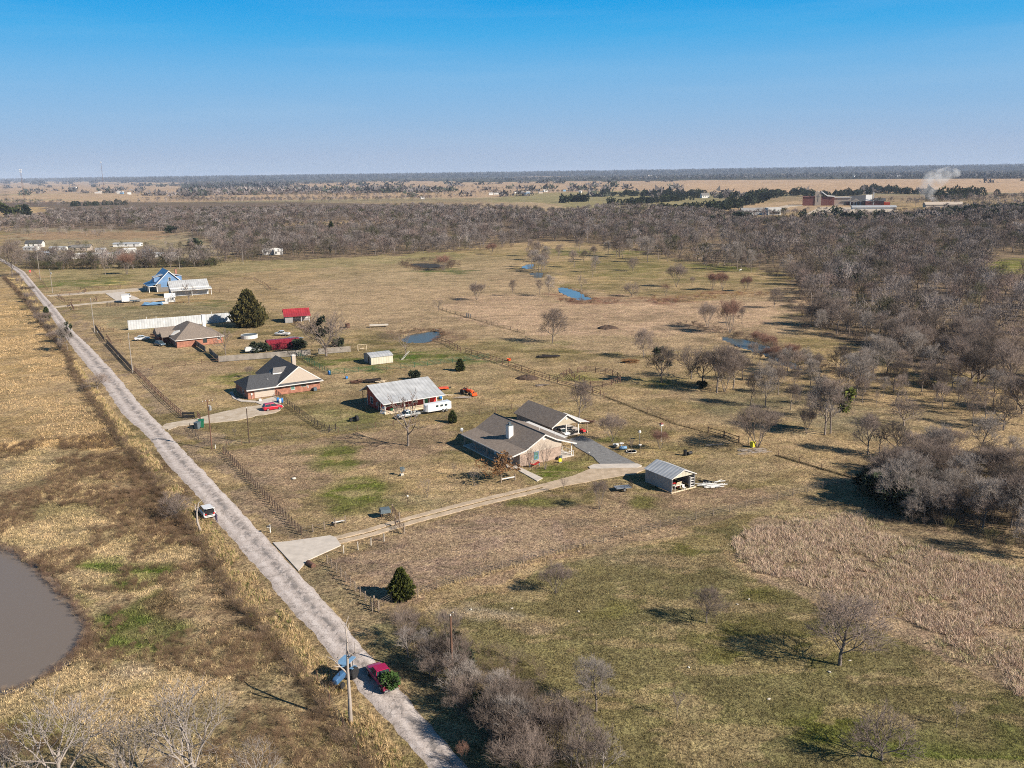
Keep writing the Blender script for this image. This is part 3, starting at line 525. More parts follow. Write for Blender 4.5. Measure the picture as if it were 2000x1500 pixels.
# ------------------------------------------------------------------ trees
def rot_about(d, ax, ang): return Matrix.Rotation(ang, 3, ax) @ d
def grow_tree(seed, trunk=.28, maxl=4, nch=(5,5,5,4), spread=(38,42,40,45), lens=(4.6,2.7,1.7,1.1), r0=.20, up=.25, stems=1, wob=.12, lean=0.0, crook=0.0, axis=False):
    """segments (p0,p1,r0,r1,level) of a leafless tree 10 m tall"""
    g = random.Random(seed); out = []
    def branch(p, d, L, r, lvl):
        n = 3 if lvl < 2 else 2; pts = [p]; q = p.copy(); dd = d.copy()
        for i in range(n):
            dd = (dd+Vector((g.uniform(-1,1), g.uniform(-1,1), g.uniform(-.6,1)))*(wob+crook*(lvl > 0))+Vector((0,0,up*.25))).normalized()
            q2 = q+dd*L/n; ra = r*(1-.55*i/n); rb = r*(1-.55*(i+1)/n); out.append((q.copy(), q2.copy(), ra, rb, lvl)); q = q2; pts.append(q.copy())
        if lvl >= maxl: return
        k = nch[lvl]; a0 = g.uniform(0, 6.28)
        if axis and lvl == 0:                                # a leader with boughs all the way up gives a rounded, tall crown
            k = nch[0]+4
            for j in range(k):
                f = .30+.70*(j+.5)/k; x = min(f*n, n-.01); i = int(x); s = pts[i].lerp(pts[i+1], x-i); ax = rot_about(dd.orthogonal().normalized(), dd, a0+j*2.4+g.uniform(-.4,.4))
                nd = rot_about(dd, ax, R(g.uniform(.8,1.15)*(68-48*f))); branch(s, nd, lens[0]*g.uniform(.7,1.2)*(1.0-.35*abs(f-.5)*2), r*(.55-.25*f), 1)
            return
        for j in range(k):
            f = .35+.65*(j+1)/k if lvl else .45+.55*(j+1)/k
            x = f*n; i = min(int(x), n-1); s = pts[i].lerp(pts[i+1], x-i); ax = dd.orthogonal().normalized(); ax = rot_about(ax, dd, a0+j*2.4+g.uniform(-.3,.3))
            nd = rot_about(dd, ax, R(spread[lvl]*g.uniform(.6,1.25))); nd = (nd+Vector((0,0,up*.3))).normalized()
            branch(s, nd, lens[lvl]*g.uniform(.65,1.15)*(1.15-.35*f), r*(.62-.2*f*(lvl == 0)), lvl+1)
    for s in range(stems):
        if stems > 1: a = s*6.283/stems+g.uniform(-.4,.4); d = Vector((math.cos(a)*.42, math.sin(a)*.42, 1)).normalized(); p = Vector((math.cos(a)*.12, math.sin(a)*.12, 0))
        else: d = Vector((lean, lean*.3, 1)).normalized(); p = Vector((0,0,0))
        branch(p, d, trunk*10*g.uniform(.9,1.1), r0/(stems**.5), 0)
    zt = max(s[1].z for s in out); k = 10/zt
    return [(a*k, b*k, ra*k, rb*k, l) for a, b, ra, rb, l in out]
def seg_mesh(name, segs, n, mt, thick=1.0, rmin=0.0, cols=None):
    if not segs: return None
    P0 = np.array([s[0][:] for s in segs]); P1 = np.array([s[1][:] for s in segs]); R0 = np.maximum(np.array([s[2] for s in segs])*thick, rmin); R1 = np.maximum(np.array([s[3] for s in segs])*thick, rmin*.7)
    D = P1-P0; D /= np.maximum(np.linalg.norm(D, axis=1), 1e-6)[:, None]; ref = np.where(np.abs(D[:, 2:]) < .9, [[0,0,1]], [[1,0,0]]); A = np.cross(D, ref); A /= np.linalg.norm(A, axis=1)[:, None]; B = np.cross(D, A)
    th = np.arange(n)*2*math.pi/n; ring = A[:, None]*np.cos(th)[None, :, None]+B[:, None]*np.sin(th)[None, :, None]
    V = np.concatenate([P0[:, None]+ring*R0[:, None, None], P1[:, None]+ring*R1[:, None, None]], 1)
    i = np.arange(len(segs))[:, None]*2*n; j = np.arange(n)[None]; k = (j+1) % n
    F = np.stack([i+j, i+k, i+k+n, i+j+n], -1).reshape(-1, 4)
    return np_mesh(name, V, F, mt)
def slivers(segs, per, L, wd, g, up=.2):
    """fine twigs at the ends of the outermost branches as narrow three sided spikes -> segments"""
    out = []
    for a, b, ra, rb, l in segs:
        d = (b-a).normalized()
        for _ in range(per):
            nd = (d+Vector((g.uniform(-1,1), g.uniform(-1,1), g.uniform(-.7,1)))*.75+Vector((0,0,up))).normalized(); s = a.lerp(b, g.random())
            out.append((s, s+nd*L*g.uniform(.5,1.2), wd, wd*.3, l+1))
    return out
BARE = {}
def bare_proto(key, seed, twigmat='twig', barkmat='bark', fine=2, fineL=.8, rmin=.0125, split=3, **kw):
    segs = grow_tree(seed, **kw); g = random.Random(seed*3+1); ml = max(s[4] for s in segs)
    big = [s for s in segs if s[4] < split]; small = [s for s in segs if s[4] >= split]
    if fine: small = small+slivers([s for s in segs if s[4] == ml], fine, fineL, rmin*.8, g)
    BARE[key] = (seg_mesh('trunk', big, 6, M[barkmat]), seg_mesh('crown', small, 3, M[twigmat], 1.0, rmin))
    BARE[key+'_segs'] = segs
bare_proto('round', 3, axis=True, trunk=.62, lens=(3.3,2.0,1.3,.85), nch=(4,5,4,4))
bare_proto('round2', 19, axis=True, trunk=.58, lens=(3.9,2.3,1.4,.9), nch=(5,5,4,4), spread=(45,45,42,45))
bare_proto('grey', 5, axis=True, twigmat='twig_grey', trunk=.66, lens=(3.2,2.0,1.3,.85), nch=(4,5,4,4))
bare_proto('vase', 8, stems=4, trunk=.34, nch=(4,4,4,4), spread=(22,30,35,40), lens=(4.0,2.4,1.5,.9), r0=.22)
bare_proto('vase_red', 9, stems=5, trunk=.34, nch=(4,4,4,4), spread=(22,28,32,38), lens=(3.6,2.2,1.4,.9), r0=.20, twigmat='twig_red')
bare_proto('wide', 12, trunk=.20, nch=(6,5,5,4), spread=(58,46,42,45), lens=(5.2,3.0,1.8,1.1), r0=.26, up=.12)
bare_proto('dark', 21, axis=True, twigmat='twig_dark', barkmat='twig_dark', trunk=.55, lens=(3.9,2.3,1.4,.9), nch=(4,5,4,4), spread=(50,46,44,48), r0=.22)
bare_proto('tall', 31, axis=True, trunk=.74, nch=(4,4,4,4), spread=(34,38,38,42), lens=(2.9,1.9,1.2,.8), r0=.16)
bare_proto('tall2', 37, axis=True, trunk=.68, nch=(5,4,4,4), spread=(38,40,38,42), lens=(3.2,2.0,1.3,.85), r0=.17, twigmat='twig_grey')
bare_proto('gnarl', 41, maxl=3, fine=1, trunk=.36, nch=(5,4,3,3), spread=(48,45,40,40), lens=(5.2,2.4,1.3,.7), r0=.25, crook=.26, split=3, barkmat='bark', rmin=.05)
bare_proto('pale', 61, axis=True, twigmat='twig_grey', barkmat='twig_grey', trunk=.6, lens=(3.4,2.1,1.3,.85), nch=(3,4,3,3), spread=(45,42,40,42), r0=.20, fine=1, fineL=.7, rmin=.013)
bare_proto('yard', 58, stems=3, trunk=.30, maxl=3, nch=(3,3,3), spread=(26,32,36), lens=(3.6,2.4,1.5), r0=.16, fine=1, rmin=.02, twigmat='twig_pale')
bare_proto('snag', 44, maxl=2, fine=0, trunk=.9, nch=(3,3,3), spread=(50,45,40), lens=(2.4,1.2,.8), r0=.22, barkmat='deadwood', twigmat='deadwood', split=3, lean=.05, rmin=.03)
bare_proto('sapling', 47, maxl=2, fine=2, fineL=.9, trunk=.5, nch=(7,5,4), spread=(30,35,35), lens=(3.6,1.8,1.0), r0=.10, rmin=.035)
bare_proto('brush', 51, stems=10, trunk=.55, maxl=3, nch=(3,3,3), spread=(17,24,30), lens=(3.4,2.2,1.4), r0=.17, fine=3, fineL=1.0, rmin=.016)
bare_proto('brush_dark', 53, stems=10, trunk=.45, maxl=3, nch=(3,4,3), spread=(22,30,34), lens=(3.4,2.2,1.4), r0=.17, fine=3, fineL=1.0, rmin=.016, twigmat='twig_dark')
bare_proto('brush_red', 55, stems=10, trunk=.5, maxl=3, nch=(3,3,2), spread=(20,26,30), lens=(3.4,2.2,1.4), r0=.12, fine=3, fineL=1.0, rmin=.016, twigmat='twig_red')
N_TREES = [0]
def bare_tree(key, x, y, h, label, group=None, name='bare_tree', rz=None, wide=1.0, cat='tree', z=-.05):
    tm, cm = BARE[key]; k = h/10
    t = thing(name, label, cat, (x, y, z), rnd.uniform(0, 6.28) if rz is None else rz, group, (k*wide, k*wide, k))
    link('trunk', tm, t)
    if cm: link('crown', cm, t)
    N_TREES[0] += 1
    return t
def leaf_cloud(name, fn, n, size, mt, seed, cmul=None):
    """n small leaf clumps, each a bent pair of faces; fn(g) gives a point and an outward direction"""
    g = np.random.default_rng(seed); pts, dirs = fn(g, n)
    u = np.cross(dirs, g.normal(size=(n, 3))); u /= np.maximum(np.linalg.norm(u, axis=1), 1e-6)[:, None]
    s = size*(.6+.8*g.random((n, 1))); tip = dirs*s*1.3+g.normal(size=(n, 3))*s*.35
    V = np.stack([pts-u*s*.5, pts+u*s*.5, pts+tip+u*s*.22, pts+tip-u*s*.22], 1)
    F = np.arange(n*4).reshape(n, 4)
    return np_mesh(name, V, F, mt)
def conifer_fn(h, r, base=.02, power=.7, lump=.22):
    def fn(g, n):
        z = g.random(n)**1.25; a = g.random(n)*2*math.pi
        prof = np.where(z < .22, .75+.25*z/.22, (1-(z-.22)/.78)**power)
        lum = 1+lump*np.sin(a*5+z*9)*np.cos(z*17+a*3)+lump*.6*np.sin(a*11-z*23)
        rr = r*prof*lum*(.55+.45*g.random(n)**.4)
        p = np.stack([rr*np.cos(a), rr*np.sin(a), h*(base+(1-base)*z)], -1); d = np.stack([np.cos(a), np.sin(a), np.full(n, .9)], -1)+g.normal(size=(n,3))*.35
        return p, d/np.linalg.norm(d, axis=1)[:, None]
    return fn
def blob_fn(h, r, lumps, seed):
    gg = np.random.default_rng(seed); C = gg.normal(size=(lumps, 3))*[r*.5, r*.5, h*.2]+[0,0,h*.55]; S = r*(.32+.25*gg.random(lumps))
    def fn(g, n):
        k = g.integers(0, lumps, n); d = g.normal(size=(n,3)); d /= np.linalg.norm(d, axis=1)[:, None]; p = C[k]+d*S[k][:, None]*[1,1,.9]*(.6+.4*g.random((n,1))); p[:,2] = np.clip(p[:,2], .1, None); return p, d
    return fn
CONI = {}
def coni_proto(key, mt, h, r, n, size, seed, power=.7, fn=None):
    tr = MB().tube((0,0,-.1), (0,0,h*.8), r*.09+.05, .03, 6)
    for a in range(7): tr.tube((0,0,h*(.1+.1*a)), (math.cos(a*2.4)*r*.6, math.sin(a*2.4)*r*.6, h*(.18+.1*a)), .04, .02, 4)
    o = tr.build('trunk', M['bark']); me = o.data; bpy.data.objects.remove(o)
    CONI[key] = (me, leaf_cloud('crown', fn or conifer_fn(h, r, .02, power, .36), n, size, M[mt], seed))
coni_proto('cedar', 'cedar_gold', 4.4, 1.75, 9000, .20, 3, .62)
coni_proto('cedar_big', 'cedar_brown', 9, 5.2, 11000, .45, 4, .6)
coni_proto('cedar_small', 'cedar', 3, 1.3, 2500, .22, 5, .6)
coni_proto('cedar_far', 'ever', 9, 3.4, 900, 1.0, 6, .55)
coni_proto('ever_round', 'ever', 6, 3, 1800, .55, 7, fn=blob_fn(6, 3, 12, 5))
coni_proto('ever_far', 'ever', 10, 6, 700, 1.7, 8, fn=blob_fn(9, 6, 9, 6))
coni_proto('ball_oak', 'cedar', 9, 6, 1500, 1.1, 9, fn=blob_fn(9, 6, 9, 9))
def ever_tree(key, h0, x, y, h, label, group=None, name='evergreen_tree', cat='tree', wide=1.0):
    k = h/h0; t = thing(name, label, cat, (x, y, -.05), rnd.uniform(0, 6.28), group, (k*wide, k*wide, k)); link('trunk', CONI[key][0], t); link('crown', CONI[key][1], t); N_TREES[0] += 1
    return t

# single trees: foot pixel, top pixel, kind, width factor, label
SINGLE = [
 (1640,1298,1163,'round2',1.5,'tall bare tree at lower right casting a long branching shadow on green grass'),
 (1380,1215,1146,'round2',1.35,'bare tree with two stems in the near pasture, left of the taller one'),
 (1085,1158,1098,'vase',1.1,'small fan shaped leafless tree just outside the south fence'),
 (1165,1388,1288,'grey',1.15,'pale stemmed leafless tree standing right of the roadside thicket'),
 (1322,1402,1348,'sapling',1.3,'thin pale sapling in the middle of the lower right pasture'),
 (1722,1484,1385,'wide',1.1,'spreading bare tree near the bottom edge on the right'),
 (1868,1420,1368,'sapling',1.3,'small grey sapling near the reed patch at lower right'),
 (797,870,765,'gnarl',.85,'tall sparse tree with crooked limbs in front of the silver pickup'),
 (834,971,932,'yard',.9,'small twiggy leafless tree on the lawn left of the pipe gate'),
 (1065,916,862,'yard',1.05,'leafless yard tree before the brick gable wall'),
 (1035,908,872,'yard',1.0,'low reddish leafless tree beside the gable window'),
 (927,949,914,'yard',1.1,'small bare tree on the front lawn left of the brown leaved one'),
 (887,928,903,'sapling',1.2,'tiny bare sapling in a ring of stones on the front lawn'),
 (1101,963,930,'sapling',1.3,'thin sapling on the far side of the dirt drive'),
 (1171,994,935,'brush',.8,'thin leafless bush left of the utility trailer'),
 (1196,863,806,'vase',1.0,'spreading bare tree beside the dark gravel drive'),
 (1131,821,742,'round',.85,'tall leafless tree behind the open garage'),
 (1289,877,838,'vase_red',1.0,'brown round bush under the birdhouse pole'),
 (1480,873,788,'vase',1.35,'broad many stemmed tree by the yellow box'),
 (1461,871,822,'sapling',1.1,'slender leaning trunk left of the yellow box'),
 (1611,849,738,'grey',.95,'tallest pale tree of the grove, left twin stem'),
 (1622,846,732,'tall',1.0,'tall grove tree carrying yellow green mistletoe'),
 (1575,847,793,'vase',.8,'short forked tree left of the tallest grove trees'),
 (1466,790,722,'tall',.9,'leafless tree at the left edge of the grove'),
 (1495,796,708,'grey',.8,'tall tree second from the left edge of the grove'),
 (1544,800,748,'round',.9,'small pale tree in the middle of the grove'),
 (1695,887,808,'round',1.0,'dark trunked tree in front of the right hand thicket'),
 (1717,888,830,'sapling',1.5,'thin pale tree beside the right hand thicket'),
 (1765,831,768,'wide',1.05,'brown crowned tree on the open ground right of the grove'),
 (1350,740,672,'wide',.95,'dark bare tree on the fence line beyond the lot, left of a pair'),
 (1292,747,672,'dark',1.1,'dense dark tree with mistletoe beside the corral'),
 (1257,698,640,'round2',1.1,'round bare tree between the corral and the dirt mound'),
 (1079,670,602,'round2',1.15,'large round bare tree alone in the middle pasture'),
 (1382,640,588,'vase',.9,'forked V shaped tree on the creek bank'),
 (1425,651,582,'vase_red',.75,'tall pale many stemmed tree beside the creek'),
 (1449,632,600,'round',.7,'small tree right of the pale creek bank tree'),
 (1321,560,512,'vase',.9,'large pinkish tree on the far meadow'),
 (1391,567,530,'vase_red',.8,'reddish tree on the marshy ground, left of two'),
 (1411,566,530,'vase_red',.8,'reddish tree on the marshy ground, right of two'),
 (1457,569,538,'vase_red',.9,'leaning reddish tree at the right end of the marsh'),
 (1300,577,553,'brush_red',1.1,'red willow bush on the marshy ground'),
 (1234,579,550,'wide',1.0,'broad dark bushy tree right of the blue creek pool'),
 (1135,568,534,'gnarl',.7,'crooked dark tree standing over the creek pool'),
 (1236,529,500,'wide',.95,'spreading tree in the far meadow'),
 (1122,522,488,'round',.95,'round grey tree on the left of the far meadow'),
 (1265,512,462,'tall2',.95,'tall tree before the dense wood, beyond the meadow'),
 (1286,507,455,'tall',.95,'straight trunked tree right of the tall one beyond the meadow'),
 (1380,526,494,'tall',.8,'thin lone tree on the right of the far meadow'),
 (1440,527,472,'tall2',.9,'grey tree near the white speck at the wood edge'),
 (1467,532,487,'tall2',.8,'pale tree at the wood edge, right of the grey one'),
 (1072,579,536,'tall2',.85,'grey tree standing left of the blue creek pool'),
 (1054,576,545,'tall',.8,'thin tree left of the grey one by the creek pool'),
 (1000,578,545,'tall',.8,'small bare tree left of the creek in the wide pasture'),
 (931,586,550,'vase',1.15,'forked bare tree casting a shadow in the wide pasture'),
 (857,607,583,'gnarl',1.2,'twisted dead tree where the pasture fence begins'),
 (792,692,650,'gnarl',.85,'dead looking tree with a long side limb by the cream shed'),
 (637,695,606,'wide',1.0,'big dark leaning tree behind the picket fence'),
 (441,693,640,'gnarl',.85,'crooked bare tree behind the left end of the picket fence'),
 (369,592,550,'gnarl',.9,'forked dead tree in front of the white barn'),
 (206,537,503,'sapling',1.3,'lone slender tree at the edge of the green paddock'),
 (248,536,492,'vase_red',.9,'reddish pair stemmed tree before the trailers'),
 (25,541,468,'round2',1.05,'large pale tree at the bend of the road'),
 (133,687,628,'grey',.8,'grey tree with ivy on the left verge'),
 (190,760,727,'wide',1.5,'leaning bare tree on the left verge with arching branches'),
 (459,856,834,'sapling',1.0,'tiny sapling between the two poles'),
 (487,737,714,'brush',1.2,'round leafless bush behind the dark roofed brick house'),
 (960,497,474,'vase_red',1.1,'pinkish tree before the long wood edge'),
 (866,528,497,'vase_red',1.15,'pink willow beside the far pond'),
 (1604,655,605,'tall2',.9,'thin tree left of the right hand wood, lower of two'),
 (1584,634,590,'tall',.9,'thin tree left of the right hand wood, upper of two'),
 (1512,602,562,'round2',1.1,'round pale tree on the bare ground near the right wood'),
]
for px, py, pt, key, wd, lab in SINGLE:
    x, y = W(px, py); bare_tree(key, x, y, Hh(pt, px, py), lab, wide=wd)
GROVE = [(1400,767,670,'round'),(1415,765,690,'vase'),(1432,760,676,'round2'),(1372,752,682,'dark'),(1551,757,712,'tall'),(1582,755,700,'tall2'),(1637,760,712,'tall'),(1672,775,678,'grey'),(1684,787,735,'round'),(1711,795,760,'sapling'),(1725,775,735,'tall2'),
 (1750,787,730,'tall'),(1705,732,652,'tall2'),(1732,730,660,'grey'),(1777,712,660,'tall'),(1787,717,650,'tall2'),(1480,715,680,'brush'),(1658,748,690,'tall2'),(1800,765,700,'tall'),(1840,800,745,'round'),(1870,790,735,'tall2'),(1900,830,770,'tall'),(1940,790,720,'tall2'),(1560,790,745,'sapling'),
 (1600,790,740,'tall'),(1450,742,690,'dark'),(1520,770,715,'round'),(1585,815,765,'round2'),(1640,735,670,'dark'),(1675,745,680,'tall'),(1690,765,700,'round2'),(1745,765,700,'dark'),(1765,745,680,'tall'),(1830,775,710,'dark'),(1860,760,690,'tall'),(1890,800,740,'round2'),(1925,815,750,'tall'),(1960,840,770,'dark'),(1985,800,735,'round2'),(1650,800,752,'tall'),(1530,740,690,'tall'),(1505,745,700,'tall2'),(1820,740,670,'grey')]
for px, py, pt, key in GROVE:
    x, y = W(px, py); bare_tree(key, x, y, Hh(pt, px, py), 'leafless grey tree of the open grove between the creek and the right hand thicket', 'open grove trees')
for px, py, pt, key in [(1045,527,488,'tall2'),(1052,530,495,'round'),(1058,532,498,'tall2'),(1038,522,486,'tall'),(1063,526,492,'round'),(1090,506,476,'tall'),(1068,512,480,'tall2'),(1052,508,470,'round2'),(1040,500,466,'tall')]:
    x, y = W(px, py); bare_tree(key, x, y, Hh(pt, px, py), 'grey leafless tree in the clump over the far creek bend', 'creek bend trees')
for px, py, pt, key in [(1132,492,462,'tall'),(1140,511,488,'dark'),(1157,542,512,'sapling'),(1162,532,500,'tall2'),(1204,501,458,'tall'),(1210,502,464,'dark'),(1216,505,470,'tall'),(1188,500,470,'tall2'),(1304,512,478,'sapling'),(1228,498,466,'tall2'),(1160,508,480,'round'),(1352,557,540,'brush')]:
    x, y = W(px, py); bare_tree(key, x, y, Hh(pt, px, py), 'small bare tree scattered over the green far meadow', 'far meadow trees')
for px, py, pt, key in [(1508,716,672,'vase_red'),(1522,724,680,'vase'),(1538,730,676,'grey'),(1560,735,684,'round'),(1500,690,650,'vase_red'),(1480,676,645,'vase_red'),(1580,730,690,'tall2'),(1600,738,690,'round'),(1545,705,668,'vase_red'),(1572,715,676,'grey'),(1470,700,668,'brush')]:
    x, y = W(px, py); bare_tree(key, x, y, Hh(pt, px, py), 'pinkish grey tree crowding the bank of the near creek', 'creek bank trees')
# thicket on the right, beside the lot corner
g9 = random.Random(5)
for i in range(84):
    px = g9.uniform(1690, 2045); f = (px-1690)/350; py = g9.uniform(930+f*10, 990+f*118)
    if g9.random() < .28: py = g9.uniform(880, 945); px = g9.uniform(1740, 2045)
    x, y = W(px, py); key = g9.choice(['brush','brush','brush_dark','vase','tall','tall2','grey','dark'])
    bare_tree(key, x, y, g9.uniform(4.5, 9.0) if key[:5] != 'brush' else g9.uniform(3.5, 6), 'tangled leafless tree of the dense thicket at the right edge', 'right thicket trees', wide=1.2)
for px, py in ((1712,960),(1735,930),(1760,975),(1800,960),(1725,985),(1775,1000),(1790,925)):
    x, y = W(px, py); ever_tree('ever_round', 6, x, y, g9.uniform(4, 6.2), 'olive vine covered bush at the near end of the right hand thicket', 'vine covered bushes', 'vine_covered_bush', 'bush')
# roadside thicket on the right of the road, bottom of the picture
for i in range(44):
    t_ = g9.random()**.8; cx = 790+t_*320; cy = 1225+t_*320; px = cx+g9.uniform(-38, 62)*(0.5+t_*1.5); py = cy+g9.uniform(-18, 30)
    x, y = W(px, py); bare_tree(g9.choice(['brush','pale','brush_dark','vase','pale','grey','brush']), x, y, g9.uniform(2.8, 5.8)*(.8+.35*t_), 'tangled leafless shrub of the thicket along the right side of the road', 'roadside thicket shrubs', 'roadside_shrub', wide=1.15, cat='shrub')
for px, py, h in ((905,1300,2.2),(960,1400,3.0),(1010,1440,3.4),(880,1260,2.0)):
    x, y = W(px, py); ever_tree('ever_round', 6, x, y, h, 'olive green bush inside the roadside thicket', 'green bushes in the roadside thicket', 'green_bush', 'bush')
x, y = W(905,1495); bare_tree('brush_red', x, y, 2.6, 'reddish upright shrub at the road edge at the bottom of the photo', name='roadside_shrub', wide=.7, cat='shrub')
# bare trees rising from the bottom edge on the left
for px, py, pt, key, wd, lab in [(120,1590,1340,'pale',1.15,'large pale bare tree rising at the bottom left'),(395,1575,1318,'pale',1.15,'large pale bare tree right of the bottom left one'),(10,1560,1440,'pale',1.0,'bare tree cut by the bottom left corner'),(262,1600,1400,'pale',1.0,'pale bare tree between the two large bottom trees'),(505,1560,1440,'pale',1.0,'low twiggy tree right of the pale bottom trees')]:
    x, y = W(px, py); bare_tree(key, x, y, Hh(pt, px, py), lab, wide=wd)
# snag beside the blue tractor, snag by the white car
x, y = W(685,1410); bare_tree('snag', x, y, Hh(1218, 685, 1410), 'dead barkless snag standing in front of the blue tractor', name='dead_tree', wide=1.0)
x, y = W(391,1036); bare_tree('snag', x, y, Hh(968, 391, 1036), 'bare pale tree in front of the white hatchback', name='dead_tree', wide=1.8)
x, y = W(345,1010); bare_tree('wide', x, y, 4.6, 'low spreading bare tree left of the white hatchback', wide=1.3)
# shrubs on the left verge
for i, (px, py, h) in enumerate([(40,560,5),(48,575,4.5),(58,590,5.2),(66,605,5),(72,618,4.6),(80,632,5),(90,640,4.2),(100,655,4.6),(108,668,4.4),(118,682,4.2),(32,548,5),(125,668,4.6),(96,628,4.0),(62,572,3.8)]):
    x, y = W(px, py); bare_tree(('brush','brush_dark','vase')[i % 3], x, y, h, 'grey leafless shrub in the row on the left verge of the far road', 'shrubs of the left verge', 'verge_shrub', wide=1.3, cat='shrub')
x, y = W(92,622); ever_tree('cedar_small', 3, x, y, 4.6, 'dark green bush among the grey shrubs of the left verge', name='green_bush', cat='bush', wide=.6)
# evergreens that can be told apart
x, y = W(784,1168); ever_tree('cedar', 4.4, x, y, Hh(1111,784,1168), 'yellow green cedar on the front corner of the lot', name='cedar_tree', wide=.84)
x, y = W(487,637); ever_tree('cedar_big', 9, x, y, Hh(569,487,637), 'big brownish cedar at the end of the white metal fence', name='cedar_tree', wide=.68)
x, y = W(884,825); ever_tree('cedar_small', 3, x, y, Hh(803,884,825), 'small dark cedar behind the shingle roofed house', name='cedar_tree', wide=.75)
x, y = W(811,741); ever_tree('ever_round', 6, x, y, Hh(720,811,741), 'round grey green shrub behind the red barn house', name='evergreen_shrub', cat='shrub', wide=.85)
x, y = W(899,724); ever_tree('cedar_small', 3, x, y, Hh(702,899,724), 'tiny round evergreen alone on the neighbour lawn', name='evergreen_shrub', cat='shrub', wide=.8)
for px, py, h, lab in [(588,681,4.6,'dark shrub behind the picket fence, right of the maroon shed'),(660,676,3.8,'dark shrub behind the right end of the picket fence'),(500,687,4.2,'olive shrub behind the picket fence, left of the maroon shed'),(520,686,3.6,'small brownish shrub touching the maroon shed'),(1372,757,2.6,'black green bush under the trees of the fence line')]:
    x, y = W(px, py); ever_tree('ever_round', 6, x, y, h*.85, lab, name='evergreen_shrub', cat='shrub', wide=1.0)
x, y = W(979,938)
t = bare_tree('sapling', x, y, Hh(888,979,938), 'small tree still holding brown leaves beside the front porch', wide=1.3)
link('foliage', leaf_cloud('foliage', blob_fn(11, 3.4, 14, 3), 1500, .34, M['leaf_brown'], 4), t)
def clump(t, at, r, n, mt, seed):
    def fn(g, k):
        d = g.normal(size=(k,3)); d /= np.linalg.norm(d, axis=1)[:, None]; return np.array(at)+d*r*(.4+.6*g.random((k,1))), d
    link('mistletoe', leaf_cloud('mistletoe', fn, n, .32, M[mt], seed), t)
for t in [o for o in COL.objects if o.get('label', '').startswith('tall grove tree carrying')]:
    clump(t, (2.2,-1.2,6.8), .9, 260, 'mistletoe', 3); clump(t, (2.0,-.6,4.6), .7, 200, 'mistletoe', 5)
for t in [o for o in COL.objects if o.get('label', '').startswith(('dense dark tree with mist', 'big dark leaning', 'grey tree with ivy'))]:
    for q in range(6): clump(t, (rnd.uniform(-2,2), rnd.uniform(-2,2), rnd.uniform(5,9.3)), .5, 90, 'ever', q)

# ---------------------------------------------------------------- woodland
NEAR_EDGE = [(-100,524),(0,522),(60,524),(100,528),(200,527),(400,522),(430,512),(520,508),(620,503),(700,499),(800,497),(900,490),(1000,482),(1040,472),(1100,470),(1160,474),(1200,482),(1300,500),(1400,520),(1500,530),(1556,548),(1562,600),(1605,640),(1650,662),(1740,690),(1800,722),(1880,752),(1940,790),(2000,835),(2200,860)]
FAR_EDGE = [(-100,432),(0,430),(90,420),(100,405),(300,401),(500,402),(700,404),(850,408),(1000,413),(1100,419),(1200,410),(1300,414),(1380,418),(1480,432),(1600,440),(1750,436),(1900,424),(2000,416),(2200,405)]
def ev(tab, x): return np.interp(x, [p[0] for p in tab], [p[1] for p in tab])
CLEAR = [[(-100,455),(20,450),(340,452),(400,470),(425,480),(425,512),(60,512),(-100,512)], [(540,430),(815,436),(815,442),(540,441)], [(300,448),(300,452),(200,452),(30,451),(30,446)],
         [(1925,505),(1960,496),(2100,500),(2100,550),(1930,552)], [(1400,431),(1700,436),(1700,442),(1400,440)], [(-100,400),(95,402),(92,430),(-100,432)], [(1430,398),(1575,398),(1770,398),(1770,414),(1640,418),(1430,420)]]
def sample_zone(pts_fn, dens, ylo, yhi, xlo, xhi, seed):
    """uniform on the ground inside a pixel region"""
    g = np.random.default_rng(seed); (x0, y0), (x1, y1) = (xlo, ylo), (xhi, yhi); n = int((x1-x0)*(y1-y0)*dens)
    X = g.uniform(x0, x1, n); Y = g.uniform(y0, y1, n); px, py = project(X, Y); k = pts_fn(px, py); return X[k], Y[k], px[k], py[k]
def wood_mask(px, py):
    m = (px > -90) & (px < 2090) & (py < ev(NEAR_EDGE, px)) & (py > ev(FAR_EDGE, px))
    for c in CLEAR: m &= ~inpoly(px, py, c)
    return m
X, Y, PX, PY = sample_zone(wood_mask, 1/72.0, 170, 1500, -950, 950, 21)
hn = fbm(X, Y, 120, 3); keep = fbm(X+500, Y, 45, 3) > .345; X, Y, PX, PY, hn = (a[keep] for a in (X, Y, PX, PY, hn))
Ht = (8.0+5.0*rng.random(len(X))**1.5+4.0*(hn-.5))
